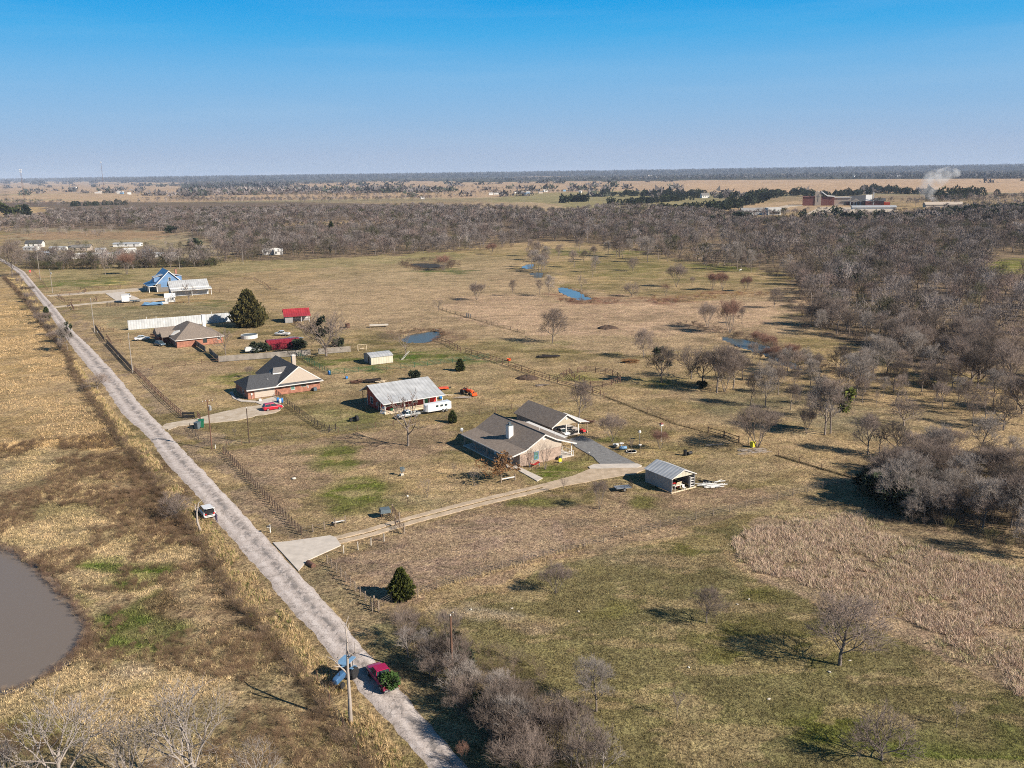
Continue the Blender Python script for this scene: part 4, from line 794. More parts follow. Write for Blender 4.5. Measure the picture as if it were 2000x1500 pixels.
# visibility weight: the ones nearest the camera side of the wood first, then the nearest of the rest
edge = ev(NEAR_EDGE, PX)-PY; score = 1/np.hypot(X, Y)*np.where(edge < 14, 1.7, 1.0)
order = np.argsort(-score); n_single = max(0, 297-sum(1 for o in COL.objects if o.name.split('.')[0] == 'bare_tree'))
keys = ['tall','tall2','round','round2','tall','dark','grey','wide']
for i in order[:n_single]:
    kx = keys[int(rng.integers(0, len(keys)))]
    if PX[i] > 1480: lab, gp = 'leafless tree at the near edge of the big wood on the right', 'trees edging the right wood'
    elif PX[i] < 440: lab, gp = 'leafless tree in the hedgerow behind the green paddock at upper left', 'hedgerow trees'
    else: lab, gp = 'leafless tree at the front of the long wood behind the far pasture', 'trees edging the long wood'
    bare_tree(kx, X[i], Y[i], Ht[i], lab, gp, wide=1.0)
rest = order[n_single:]
def template(key, twigs, tw, lim=2):
    segs = BARE[key+'_segs']; g = np.random.default_rng(5); V = []; F = []
    for a, b, ra, rb, l in segs:
        if l > lim: continue
        d = (b-a).normalized(); u = d.orthogonal().normalized(); w_ = d.cross(u); k = len(V); ra = max(ra, tw*.5); rb = max(rb, tw*.4)
        for q, r_ in ((a, ra), (b, rb)):
            for j in range(3): V.append(q+(u*math.cos(j*2.094)+w_*math.sin(j*2.094))*r_)
        for j in range(3): j2 = (j+1) % 3; F += [(k+j, k+j2, k+j2+3), (k+j, k+j2+3, k+j+3)]
    fine = [s for s in segs if s[4] >= 2]
    for _ in range(twigs):
        a, b, ra, rb, l = fine[int(g.integers(0, len(fine)))]; d = (b-a).normalized()+Vector(g.normal(size=3)*.45)+Vector((0,0,.2)); d.normalize(); s = a.lerp(b, g.random()); u = Vector(g.normal(size=3)).cross(d).normalized()*tw
        k = len(V); V += [s-u, s+u, s+d*float(g.uniform(.9,2.0))]; F.append((k, k+1, k+2))
    return np.array([v[:] for v in V], np.float32), np.array(F, np.int32)
def mass(name, X, Y, H, temps, cols, label, mt=None, wide=1.0, z0=0.0, pick=None):
    VV = []; FF = []; CC = []; base = 0; which = rng.integers(0, len(temps), len(X)) if pick is None else pick
    patch = .70+.62*fbm(np.asarray(X)+31, np.asarray(Y)-12, 45, 3)
    for ti, (tv, tf) in enumerate(temps):
        idx = np.where(which == ti)[0]
        if not len(idx): continue
        n = len(idx); a = rng.random(n)*6.283; c, s = np.cos(a), np.sin(a); k = (H[idx]/10); kw = k*wide*(.85+.35*rng.random(n))
        v = np.empty((n, len(tv), 3), np.float32)
        v[:,:,0] = (tv[None,:,0]*c[:,None]-tv[None,:,1]*s[:,None])*kw[:,None]+X[idx][:,None]
        v[:,:,1] = (tv[None,:,0]*s[:,None]+tv[None,:,1]*c[:,None])*kw[:,None]+Y[idx][:,None]
        zz = z0[idx][:,None] if isinstance(z0, np.ndarray) else z0
        v[:,:,2] = tv[None,:,2]*k[:,None]+zz
        f = tf[None]+(np.arange(n)*len(tv))[:,None,None]+base; base += n*len(tv)
        cc = np.asarray(cols)[rng.integers(0, len(cols), n)]*(.68+.62*rng.random((n,1)))*patch[idx][:,None]
        VV.append(v.reshape(-1,3)); FF.append(f.reshape(-1,3)); CC.append(np.repeat(cc, len(tv), 0))
    if not VV: return
    me = np_mesh(name, np.concatenate(VV), np.concatenate(FF), mt or M['vcol'], np.concatenate(CC))
    props(link(name, me), label, None, None, 'stuff')
TW = [(.235,.20,.185),(.275,.24,.225),(.20,.168,.155),(.225,.17,.15),(.17,.14,.125),(.12,.095,.08),(.09,.085,.05)]
near_t = [template(k, 460, .045) for k in ('tall','tall2','round','wide')]
mid_t = [template(k, 260, .08, 1) for k in ('tall','round','wide')]
far_t = [template(k, 110, .19, 0) for k in ('tall','round')]
dist = np.hypot(X, Y)
for nm, a, b, tt, lab in (('woodland', 0, 520, near_t, 'dense leafless wood across the middle and right'), ('woodland', 520, 900, mid_t, 'leafless wood behind the far pasture'), ('woodland', 900, 9e9, far_t, 'greyish leafless wood in the distance')):
    k = rest[(dist[rest] >= a) & (dist[rest] < b)]; mass(nm, X[k], Y[k], Ht[k], tt, [tuple(q*(1 if a == 0 else .86) for q in c_) for c_ in TW], lab, z0=-.1)
# undergrowth: short dark brush below the wood edges and in hedgerows
bt = [template('brush', 300, .05, 1), template('brush_dark', 300, .05, 1)]
def band(tab_pts, n, half, seed):
    g = np.random.default_rng(seed); c = resample([W(*p) for p in tab_pts], n); return c[:,0]+g.normal(size=n)*half, c[:,1]+g.normal(size=n)*half
x_, y_ = band([(60,522),(100,525),(200,524),(300,522),(420,519)], 230, 3.5, 2); mass('hedge', x_, y_, 2.6+3.6*rng.random(len(x_)), bt, [(.11,.09,.055),(.08,.07,.04),(.06,.07,.03),(.17,.13,.10)], 'dark hedge of brush behind the green paddock', z0=-.1, wide=1.3)
x_, y_ = band([(425,514),(520,509),(700,500),(900,491),(1000,483)], 150, 3, 3); mass('undergrowth', x_, y_, 1.5+1.6*rng.random(len(x_)), bt, [(.20,.15,.115),(.15,.115,.09)], 'low brush at the foot of the long wood', z0=-.1, wide=1.6)
x_, y_ = band([(1180,480),(1300,500),(1400,520),(1500,530),(1556,548),(1562,600),(1605,640),(1740,690),(1900,742),(2050,765)], 200, 4, 4); mass('undergrowth', x_, y_, 1.6+2*rng.random(len(x_)), bt, [(.17,.125,.10),(.12,.09,.07),(.21,.16,.13)], 'low brush at the foot of the right wood', z0=-.1, wide=1.6)
for nm, tab_pts, n, half, hh, cols, lab in (
   ('reeds', [(1100,588),(1130,590),(1200,590)], 45, 2.5, 1.5, [(.22,.10,.07),(.24,.17,.12)], 'red brown reeds around the creek pool'),
   ('reeds', [(1250,585),(1300,590),(1350,584),(1460,575),(1500,578)], 90, 3.5, 1.4, [(.20,.09,.065),(.27,.19,.13),(.33,.22,.10)], 'red brown marsh reeds on the far meadow'),
   ('creek_brush', [(1330,632),(1385,645),(1440,655),(1490,668),(1540,690),(1590,712),(1680,740),(1780,750),(1850,770)], 150, 1.8, 1.5, [(.16,.11,.08),(.20,.14,.11),(.12,.09,.07)], 'dark brush along the near creek bank'),
   ('pond_brush', [(780,650),(820,644),(862,645),(866,656),(850,667)], 50, 1.0, .9, [(.20,.11,.07),(.14,.09,.06)], 'brown brush around the small pond'),
   ('pond_brush', [(786,511),(830,508),(880,512),(884,520),(865,527),(830,528),(800,522),(786,515)], 150, 2.2, 1.7, [(.13,.09,.065),(.17,.12,.09)], 'brown brush on the bank of the far pond')):
    x_, y_ = band(tab_pts, n, half, n); mass(nm, x_, y_, hh*(.6+.8*rng.random(n)), bt, cols, lab, z0=-.15, wide=1.8)
# undergrowth of the thickets
def zone_mass(name, poly, dens, hrange, temps, cols, label, wide=1.3, seed=1, mask=None):
    ww = [W(*p) for p in poly]; xs = [p[0] for p in ww]; ys = [p[1] for p in ww]
    X, Y, px, py = sample_zone(lambda a, b: inpoly(a, b, poly) & (mask(a, b) if mask else True), dens, min(ys), max(ys), min(xs), max(xs), seed)
    if mask is None or True: mass(name, X, Y, hrange[0]+(hrange[1]-hrange[0])*rng.random(len(X)), temps, cols, label, z0=-.08, wide=wide)
thick = [template('brush', 260, .022, 2), template('brush_dark', 260, .022, 2)]
zone_mass('undergrowth', [(760,1205),(800,1195),(900,1250),(1040,1300),(1110,1400),(1180,1560),(1010,1560),(905,1400),(840,1310),(790,1265)], .9, (.7,2.1), thick, [(.20,.155,.12),(.14,.105,.08),(.23,.175,.13),(.14,.12,.055)], 'tangled brush under the roadside thicket', 1.5, 3)
zone_mass('undergrowth', [(1690,965),(1760,925),(1850,905),(2040,890),(2060,1120),(1960,1090),(1850,1040),(1730,1010)], .16, (1.0,3.0), [template('brush', 320, .03, 2)], [(.17,.135,.11),(.12,.095,.075),(.15,.13,.06)], 'tangled brush of the right hand thicket', 1.6, 4)

# far evergreens and hedgerows beyond the wood
def ever_temp(h, r, n, size, seed, fn=None):
    g = np.random.default_rng(seed); p, d = (fn or conifer_fn(h, r))(g, n); u = np.cross(d, g.normal(size=(n,3))); u /= np.linalg.norm(u, axis=1)[:, None]
    s = size*(.6+.8*g.random((n,1))); V = np.stack([p-u*s*.6, p+u*s*.6, p+d*s*1.4], 1).reshape(-1,3); return V.astype(np.float32), np.arange(n*3, dtype=np.int32).reshape(n, 3)
et = [ever_temp(9, 5.0, 330, 1.0, 3, conifer_fn(9, 5.0, .02, .45)), ever_temp(10, 6, 330, 1.2, 4, blob_fn(9.5, 5.2, 9, 2))]
EC = [(.035,.045,.026),(.045,.055,.028),(.03,.04,.03)]
def row_trees(pts, n, half, h, lab, name='evergreen_windbreak', cols=EC, temps=None, wide=1.0, seed=0):
    g = np.random.default_rng(seed+n); c = resample([W(*p) for p in pts], n); x = c[:,0]+g.normal(size=n)*half; y = c[:,1]+g.normal(size=n)*half
    mass(name, x, y, h*(.75+.5*g.random(n)), temps or et, cols, lab, z0=-.2, wide=wide)
row_trees([(1222,384),(1260,382),(1310,383),(1370,381)], 40, 10, 12, 'dark evergreen row left of the far farmhouses')
row_trees([(1188,401),(1240,400),(1300,394),(1340,390)], 50, 8, 11, 'long dark evergreen row slanting across the far field')
row_trees([(1285,414),(1330,413),(1400,412),(1430,404)], 46, 9, 11, 'dark evergreen clump below the far farmhouses')
row_trees([(1430,405),(1470,396),(1500,386),(1530,383),(1570,381)], 60, 9, 14, 'tall evergreen row leading to the red brick school')
row_trees([(1300,388),(1400,385),(1480,388)], 40, 25, 11, 'mixed dark trees around the far farmhouses', 'far_trees', EC+TW[:2])
row_trees([(1690,374),(1760,379),(1820,380)], 34, 8, 13, 'dark evergreens right behind the red brick school')
row_trees([(1560,384),(1640,383),(1700,380)], 30, 8, 11, 'dark evergreens behind the school hall')
row_trees([(1840,392),(1880,386),(1910,383)], 14, 10, 16, 'tall green trees right of the smoke')
row_trees([(1600,430),(1700,436),(1850,430),(1960,417),(2050,410)], 170, 26, 9, 'dark evergreens among the trees below the school', 'far_trees', EC+TW[:1]); row_trees([(1600,424),(1700,428),(1850,424),(1960,412),(2050,404)], 170, 26, 10, 'grey trees below the school', 'far_trees', TW, far_t)
row_trees([(1770,404),(1830,402),(1900,398),(2000,394),(2060,390)], 100, 35, 12, 'grey trees around and right of the smoke', 'far_trees', TW, far_t)
row_trees([(1380,425),(1450,428),(1520,424),(1570,420)], 60, 12, 9, 'grey trees in front of the white hangar', 'far_trees', TW+EC[:1], far_t)
row_trees([(0,395),(60,399),(120,402),(230,401),(300,398)], 120, 26, 10, 'hedgerow of grey trees at far left', 'far_trees', TW+EC[:1], far_t)
row_trees([(150,403),(200,400),(235,400)], 18, 12, 10, 'dark evergreens at far left')
row_trees([(330,392),(450,394),(600,394),(740,392),(850,390)], 420, 45, 10, 'grey wood beyond the green strip', 'far_trees', TW, far_t)
row_trees([(430,380),(560,382),(700,385),(860,381),(980,380)], 420, 95, 11, 'grey wood in the middle distance left of centre', 'far_trees', TW, far_t)
row_trees([(200,378),(300,380),(380,384)], 110, 40, 9, 'scattered trees around the far white houses', 'far_trees', TW+EC[:1], far_t)
row_trees([(1000,379),(1080,377),(1190,374)], 80, 16, 9, 'trees along the far village street', 'far_trees', TW+EC, far_t)
row_trees([(830,372),(900,368),(960,372),(1050,366)], 70, 60, 10, 'scattered trees on the tan plain', 'far_trees', TW, far_t)
for i, (px, py, h) in enumerate([(1103,396,13),(1120,394,12),(1125,394,13),(1139,394,13)]):
    x, y = W(px, py); ever_tree('ever_far', 10, x, y, h, 'round dark tree of the four standing alone on the far green field', 'four round trees on the far field', wide=.9)
x, y = W(18,425); ever_tree('ball_oak', 9, x, y, 17, 'broad dark round tree on the tan field at far left', wide=1.1)
x, y = W(52,424); ever_tree('cedar_far', 9, x, y, 17, 'dark pointed tree right of the broad round one at far left')
for px, py, h, lab in [(648,462,13,'bright green tree sticking out of the long wood'),(332,455,8,'dark evergreen at the left end of the long wood'),(382,480,7,'dark evergreen by the clearing at left'),(1405,440,12,'evergreen at the top of the right wood'),(1450,438,14,'broad evergreen at the top of the right wood, right of another')]:
    x, y = W(px, py); ever_tree('ever_round' if 'bright' not in lab else 'cedar_small', 6 if 'bright' not in lab else 3, x, y, h, lab, wide=1.3 if 'bright' not in lab else .5)
x, y = W(1651,552); ever_tree('ever_round', 6, x, y, 10, 'yellow brown vine covered tree inside the right wood', name='vine_covered_tree')
# woods on the plain out to the skyline
def far_lumps(seed, ylo, yhi, n, thr, scale, H, lab):
    g = np.random.default_rng(seed); r = np.exp(g.uniform(math.log(ylo), math.log(yhi), n)); a = g.uniform(-.62, .62, n); X = r*np.sin(a); Y = r*np.cos(a)
    m = fbm(X*.3+40, Y, scale, 3); px, py = project(X, Y); ok = (m > thr) & (px > -60) & (px < 2060)
    sp = g.random(n) < .09; ok &= sp | ~((px > 1330) & (py > 349)); ok &= sp | ~((px < 360) & (py > 357)); ok &= sp | ~((px > 560) & (px < 900) & (py > 352) & (py < 370)); ok &= sp | ~((px > 880) & (px < 1340) & (py > 351)); ok &= ~((px > 1330) & (py > 350) & (py < 378) & (g.random(n) < .93))
    ok &= ~((py > 384) & (px > 0))
    X, Y, r = X[ok], Y[ok], r[ok]; z = np.where(r > 9000, (r-9000)*.0022*(.4+fbm(X, Y, 9000, 2)), 0.0)-1
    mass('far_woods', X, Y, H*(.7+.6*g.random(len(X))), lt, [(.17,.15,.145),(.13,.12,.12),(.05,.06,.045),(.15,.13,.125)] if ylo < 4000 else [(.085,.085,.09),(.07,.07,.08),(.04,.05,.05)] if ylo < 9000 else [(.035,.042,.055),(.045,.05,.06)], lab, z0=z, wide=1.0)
lt = [ever_temp(10, 14, 44, 5.5, 5, blob_fn(9, 14, 7, 3)), ever_temp(10, 20, 44, 7, 6, blob_fn(8, 20, 8, 4))]
g7 = np.random.default_rng(77); qx = g7.uniform(0, 430, 110); qy = np.where(g7.random(110) < .62, g7.uniform(450, 462, 110), g7.uniform(484, 510, 110)); qq = np.array([W(a, b) for a, b in zip(qx, qy)])
mass('farmyard_trees', qq[:,0], qq[:,1], 5+4.5*g7.random(110), mid_t, TW+[(.10,.085,.06)], 'leafless trees around the far farmyards at upper left', z0=-.1)
qq = np.array([W(a, b) for a, b in zip(g7.uniform(20, 420, 40), g7.uniform(508, 519, 40))]); mass('farmyard_trees', qq[:,0], qq[:,1], 3+3.5*g7.random(40), et, [(.05,.055,.025),(.08,.075,.035)], 'dark evergreens in the hedge behind the green paddock', z0=-.1, wide=.9)
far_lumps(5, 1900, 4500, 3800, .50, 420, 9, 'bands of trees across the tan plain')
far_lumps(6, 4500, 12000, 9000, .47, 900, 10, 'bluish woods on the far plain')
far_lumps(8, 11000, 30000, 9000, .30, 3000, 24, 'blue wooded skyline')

# ------------------------------------------------------------------ building helpers (local x to the right, y away, z up)
YAW = R(32)
def frame_box(axis, at, a, z0, wd, h, t0, t1):
    """box on a wall: axis '-y','+y' (a along x) or '-x','+x' (a along y); t0..t1 proud of the wall plane"""
    s = -1 if axis[0] == '-' else 1; lo, hi = sorted((at+s*t0, at+s*t1))
    return (a-wd/2, a+wd/2, lo, hi, z0, z0+h) if axis[1] == 'y' else (lo, hi, a-wd/2, a+wd/2, z0, z0+h)
def window(t, axis, at, a, z0, wd=1.0, h=1.3, fm='white', gm='glass', bar=True):
    f = MB(); e = .09
    for da, dz, ww, hh in ((0, -e, wd+2*e, e), (0, h, wd+2*e, e)): f.box(*frame_box(axis, at, a+da, z0+dz, ww, hh, .0, .06))
    for s in (-1, 1): f.box(*frame_box(axis, at, a+s*(wd/2+e/2), z0, e, h, .0, .06))
    if bar: f.box(*frame_box(axis, at, a, z0+h/2-.025, wd, .05, .0, .045)); 
    w_ = f.build('window', M[fm], t); p = MB().box(*frame_box(axis, at, a, z0, wd, h, -.02, .025)).build('pane', M[gm], w_); return w_
def door(t, axis, at, a, wd=.95, h=2.05, mt='white', z0=.1, name='door'):
    d = MB().box(*frame_box(axis, at, a, z0, wd, h, .0, .05)).build(name, M[mt], t)
    MB().box(*frame_box(axis, at, a+wd*.38, z0+.95, .06, .12, .05, .1)).build('handle', M['steel'], d) if wd < 1.5 else None; return d
def roofp(t, prof, y0, y1, mt, th=.14, axis='y', name='roof'):
    low = [(x, z-th) for x, z in prof][::-1]; return MB().prism(list(prof)+low, y0, y1, axis).build(name, M[mt], t)
def rake(t, prof, y, s=-1, axis='y', mt='trim', d=.26):
    low = [(x, z-d) for x, z in prof][::-1]; y0, y1 = sorted((y, y+s*.05)); return MB().prism([(x, z+.02) for x, z in prof]+low, y0, y1, axis).build('trim_board', M[mt], t)
def posts(t, pts, h, r=.08, mt='white', name='post'):
    for x, y in pts: MB().box(x-r, x+r, y-r, y+r, 0, h if not callable(h) else h(x, y)).build(name, M[mt], t)
def place(name, label, cat, px, py, yaw=YAW, z=0.0, group=None):
    x, y = W(px, py); return thing(name, label, cat, (x, y, z), yaw, group)

# the shingled ranch house of the lot
t = place('ranch_house', 'pale brick ranch house with brown shingle roof, white chimney and front porch', 'house', 998, 915.5)
prof = [(-.45,2.5),(3.2,3.3),(7.8,5.75),(10.6,4.3)]
MB().box(2.1, 11.9, 0, 18.6, 0, 2.5).build('wall', M['brick_pale'], t)
MB().prism([(-.2,2.42),(12.0,2.5),(12.0,3.72),(10.6,4.15),(7.8,5.58),(3.2,3.14)], -.03, 18.63).build('gable', M['cream_flat'], t)
rf = roofp(t, prof, -.5, 19.1, 'shingle'); roofp(t, [(10.62,4.31),(15.4,2.65)], -.5, 19.1, 'shingle_brown'); MB().tube((7.8,-.5,5.78), (7.8,19.1,5.78), .09, .09, 5).build('ridge_cap', M['shingle_dark'], rf)
rake(t, prof+[(15.4,2.65)], -.5); MB().box(-.5,-.45,-.5,19.1,2.3,2.5).build('gutter', M['trim'], t); MB().box(15.4,15.46,-.5,19.1,2.45,2.66).build('gutter', M['trim'], t)
posts(t, [(0.05,.1),(.05,4.6),(.05,9.2),(.05,13.8),(.05,18.4)], 2.5, .09, 'wood_grey'); posts(t, [(14.6,.2),(14.6,4.6),(14.6,9),(14.6,13.5)], 2.75, .08, 'white')
MB().box(-.2,2.1,-.2,18.7,-.1,.12).build('porch_floor', M['concrete'], t); MB().box(11.9,15.0,-.2,18.7,-.1,.12).build('porch_floor', M['concrete'], t)
c = MB().box(3.9,5.0,6.9,8.1,3.2,6.3).build('chimney', M['white'], t); MB().box(3.85,5.05,6.85,8.15,6.3,6.36).box(4.25,4.65,7.3,7.7,6.36,6.85).box(4.15,4.75,7.2,7.8,6.85,6.93).build('chimney_cap', M['grey_bin'], c)
window(t, '-y', 0, 5.9, .85, .95, 1.5, 'ltblue', 'glass_green'); MB().lathe([(.0,0),(.33,0),(.33,.05),(0,.05)], 16, (7.8,-.05,4.75), 'y').build('gable_vent', M['trim'], t)
for a in (3.0, 7.4, 11.5, 15.6): window(t, '-x', 2.1, a, .9, 1.1, 1.3)
door(t, '-x', 2.1, 9.4); door(t, '+x', 11.9, 3); window(t, '+x', 11.9, 7, .9, 1.6, 1.2)
MB().box(2.08,2.12,-.02,.10,0,2.42).build('corner_board', M['trim'], t); MB().box(11.88,11.92,-.02,.1,0,2.42).build('corner_board', M['trim'], t)
for x_, y_ in ((9.5,14.5),(12.4,8.5),(13.2,4.0)): MB().tube((x_,y_,3.2), (x_,y_,5.1 if x_ < 10 else 4.3), .06, .06, 6).build('vent_pipe', M['white'], t)
d = MB(); d.tube((-.3,18.6,2.7),(-.3,18.6,3.5),.04,.04,5); d.lathe([(.0,0),(.25,.04),(.42,.16),(.40,.16),(.24,.07),(0,.03)], 14, (-.45,18.5,3.5), 'y'); d.build('satellite_dish', M['steel'], t)
ac = MB().lathe([(0,0),(.38,0),(.38,.75),(0,.75)], 10, (11.2,-.75,0)); ac.build('heat_pump', M['grey_bin'], t)
MB().box(15.45,16.7,4.5,19.0,2.45,2.52).build('awning_roof', M['white'], t)
rl = MB(); [rl.tube((14.9,y_,.12),(14.9,y_,1.0),.04,.04,4) for y_ in (-.1,1.2,2.5,3.8)]; rl.tube((14.9,-.1,1.0),(14.9,3.8,1.0),.05,.05,4); rl.tube((12.1,-.15,1.0),(14.9,-.15,1.0),.05,.05,4); rl.build('railing', M['white'], t)
# hose reel and porch bench
t = place('hose_reel', 'yellow garden hose coiled by the brick gable wall', 'hose', 1091, 902); MB().lathe([(.28,-.12),(.42,-.1),(.45,0),(.42,.1),(.28,.12)], 14, (0,-.5,.48), 'y').build('coil', M['yellow'], t); MB().box(-.3,.3,-.7,-.3,-.02,.12).build('stand', M['steel'], t)
# detached open garage
t = place('open_garage', 'shingled open garage with cream gable behind the ranch house', 'garage', 1079.5, 857)
gx0 = 0.0
MB().box(.1,.25,.2,14.6,0,2.7).build('side_wall', M['brick_pale'], t); MB().box(.1,7.0,14.45,14.6,0,2.7).build('rear_wall', M['brick_pale'], t)
MB().prism([(.1,2.62),(6.9,2.62),(3.6,4.75)], 0, .14).build('gable', M['cream'], t); MB().prism([(.1,2.62),(6.9,2.62),(3.6,4.75)], 14.4, 14.55).build('gable', M['cream'], t)
roofp(t, [(-.5,2.55),(3.6,5.0),(7.2,2.75)], -.4, 15.0, 'shingle'); rake(t, [(-.5,2.55),(3.6,5.0),(7.2,2.75)], -.4); roofp(t, [(7.2,2.72),(9.6,2.35)], -.4, 9, 'white', .06, name='lean_to_roof')
posts(t, [(6.9,.1),(6.9,5),(6.9,10),(3.6,.1)], 2.65, .09); posts(t, [(9.3,.1),(9.3,4.5),(9.3,8.8)], 2.3, .07, 'wood_post'); MB().lathe([(0,0),(.3,0),(.3,.05),(0,.05)], 14, (3.6,-.06,4.0), 'y').build('gable_vent', M['trim'], t)
MB().box(0,9.4,-.1,14.6,-.1,.09).build('floor_slab', M['concrete'], t)
# grey open metal shed
t = place('metal_shed', 'open fronted grey metal shed with ribbed roof and cream gable', 'shed', 1311.7, 962.7)
Wd, Dp = 5.6, 7.2
MB().box(0,.08,0,Dp,0,2.62).build('side_wall', M['grey_wall_y'], t); MB().box(Wd-.08,Wd,0,Dp,0,2.62).build('side_wall', M['grey_wall_y'], t); MB().box(.08,Wd-.08,Dp-.08,Dp,0,2.62).build('rear_wall', M['grey_wall'], t)
MB().prism([(0,2.55),(Wd,2.55),(Wd/2,3.75)], 0, .1).build('gable', M['tan_sheet'], t); MB().prism([(0.1,2.63),(Wd-.1,2.63),(Wd/2,3.7)], Dp-.12, Dp-.02).build('gable', M['grey_wall'], t)
roofp(t, [(-.2,2.58),(Wd/2,3.86),(Wd+.2,2.58)], -.15, Dp+.15, 'galv_y', .07); rake(t, [(-.2,2.58),(Wd/2,3.86),(Wd+.2,2.58)], -.15, d=.14)
posts(t, [(.1,.1),(Wd-.1,.1)], 2.55, .06, 'steel'); MB().box(-.2,Wd+.1,-.25,-.05,-.05,.14).build('sill_board', M['lumber'], t)
def shelf_unit(px, py, lab, mt='white', yaw=YAW, w_=1.0, h=2.1, d=.5, off=(0,0)):
    t = place('shelf', lab, 'shelf', px, py, yaw); u = MB()
    for x_ in (0, w_): u.box(x_-.04,x_+.04,0,d,0,h)
    t.location.x += off[0]; t.location.y += off[1]; u.build('frame', M[mt], t)
    for k in range(4): MB().box(.04,w_-.04,0,d,.25+k*.5,.31+k*.5).build('board', M[mt], t)
shelf_unit(1351, 955, 'white shelf unit standing in the shed opening', off=(-.1,.6))
t = place('workbench', 'white workbench heaped with white boards in the shed opening', 'bench', 1322, 960.5)
MB().box(0,2.0,.5,1.3,.8,.88).build('top', M['white'], t); posts(t, [(.08,.6),(1.9,.6),(.08,1.2),(1.9,1.2)], .8, .04, 'white', 'leg')
b = MB(); [b.box(.1+q*.2, 1.5+q*.15, .55+q*.12, .65+q*.12, .88+q*.05, .92+q*.05) for q in range(6)]; props(b.build('board_stack', M['lumber'], None), 'white boards stacked on the shed workbench', 'boards'); o = COL.objects['board_stack']; o.location = t.location; o.rotation_euler = t.rotation_euler
t = place('chair', 'white chair in front of the workbench in the shed', 'chair', 1336, 958); MB().box(0,.5,0,.5,.42,.48).build('seat', M['white'], t); MB().box(0,.5,.46,.5,.48,.95).build('backrest', M['white'], t); posts(t, [(.04,.04),(.46,.04),(.04,.46),(.46,.46)], .42, .03, 'white', 'leg')
t = place('riding_mower', 'red riding mower parked inside the shed', 'mower', 1318, 954); MB().box(0,.8,0,.9,.3,.75).box(.1,.7,-.5,0,.3,.6).build('hood', M['red'], t, .06); MB().box(.1,.7,1.1,1.6,.55,.7).box(.1,.7,1.5,1.65,.7,1.15).build('seat', M['black'], t)
for x_, y_ in ((-.05,0),(.8,0),(-.05,1.3),(.8,1.3)): MB().lathe([(0,0),(.25,0),(.25,.15),(0,.15)], 12, (x_,y_,.25), 'x').build('wheel', M['rubber'], t)
# red barn house
t = place('barn_house', 'dark red barn house with wide silver metal roof and porch', 'house', 752, 809.4)
# local: ridge runs along x (to the right); front eave at y=-.3
L_, = (16.2,)
bp = [(-.35,2.6),(3.4,3.55),(8.9,5.55),(13.9,3.2)]          # (y, z)
MB().box(.3,15.6,3.0,11.0,0,3.1).build('wall', M['red_metal_wall'], t)
MB().prism([(3.0,3.1),(3.0,3.35),(8.9,5.4),(11.0,4.42),(11.0,3.1)], .3, 15.6, 'x').build('gable', M['red_metal_wall'], t)
roofp(t, bp[:2], -.5, L_, 'galv', .08, 'x'); roofp(t, [(3.4,3.56),(8.9,5.56)], -.5, L_, 'galv', .08, 'x'); roofp(t, bp[2:], -.5, L_, 'galv', .08, 'x')
for s_, xx in ((-1,-.5),(1,L_)): rake(t, bp, xx, s_, 'x', 'white', .2)
MB().box(-.5,L_,-.42,-.35,2.44,2.62).build('gutter', M['white'], t)
posts(t, [(.1,.1),(5.3,.1),(10.5,.1),(15.6,.1)], 2.55, .08, 'white'); posts(t, [(.1,13.4),(5,13.4),(10,13.4),(15,13.4)], 3.2, .07, 'pipe_dark'); MB().box(0,16,-.1,3.0,-.1,.14).build('porch_floor', M['lumber'], t)
window(t, '-x', .3, 8.3, 1.0, 1.3, 1.5, 'white', 'glass', True); door(t, '-x', .3, 3.7, .95, 2.1, 'black'); [MB().box(.22,.3,a_,a_+.12,0,2.8).build('corner_board', M['white'], t) for a_ in (2.98,4.4,10.9)]; MB().box(.05,.3,4.9,5.3,1.1,1.9).build('meter_box', M['steel'], t)
for a in (2.2, 5.2, 9.5): window(t, '-y', 3.0, a, 1.0, 1.1, 1.2)
door(t, '-y', 3.0, 12.6, 1.0, 2.1, 'green_bin'); door(t, '-y', 3.0, 14.4, 1.5, 2.2, 'red', name='side_door'); MB().box(13.3,13.5,2.93,3.0,.1,2.4).box(15.4,15.6,2.93,3.0,.1,2.9).build('door_trim', M['white'], t)
# dark roofed brick house
t = place('brick_house', 'red brick house with charcoal hipped roof, cream gable and white garage door', 'house', 485, 780)
MB().box(0,19.4,0,11.2,0,2.55).box(7.9,19.4,11.2,18.6,0,2.55).build('wall', M['brick_red'], t)
ro = M['shingle_dark']
MB().prism([(7.5,2.52),(20.0,2.52),(13.75,6.9)], -.35, 19.0).build('main_roof', ro, t)
m_ = MB().add([(-.5,-.35,2.53),(8.4,-.35,2.53),(13.3,5.6,5.0),(2.2,5.6,5.0),(-.5,11.6,2.53),(9.5,11.6,2.53)], [(0,1,2,3),(3,2,5,4),(0,3,4),(0,4,5,1)]); m_.build('wing_roof', M['shingle_dark'], t)
MB().prism([(8.2,2.98),(19.4,2.98),(13.75,6.72)], -.44, -.34).build('gable', M['cream_flat'], t)
pr = [(7.4,2.6),(13.75,7.05),(20.1,2.6)]; rake(t, pr, -.44, -1, d=.3)
MB().add([(8.0,-1.05,2.56),(20.0,-1.05,2.56),(19.4,-.42,2.99),(8.4,-.42,2.99),(8.0,-1.05,2.46),(20.0,-1.05,2.46),(20.0,-.42,2.46),(8.0,-.42,2.46)], [(0,1,2,3),(4,7,6,5),(0,4,5,1),(1,5,6,2),(3,7,4,0),(2,6,7,3)]).build('pent_roof', M['shingle_dark'], t)
MB().box(-.55,20.05,-1.12,-1.06,2.36,2.58).build('gutter', M['trim'], t); MB().box(-.5,8,-1.05,-.3,2.46,2.52).build('soffit', M['trim'], t)
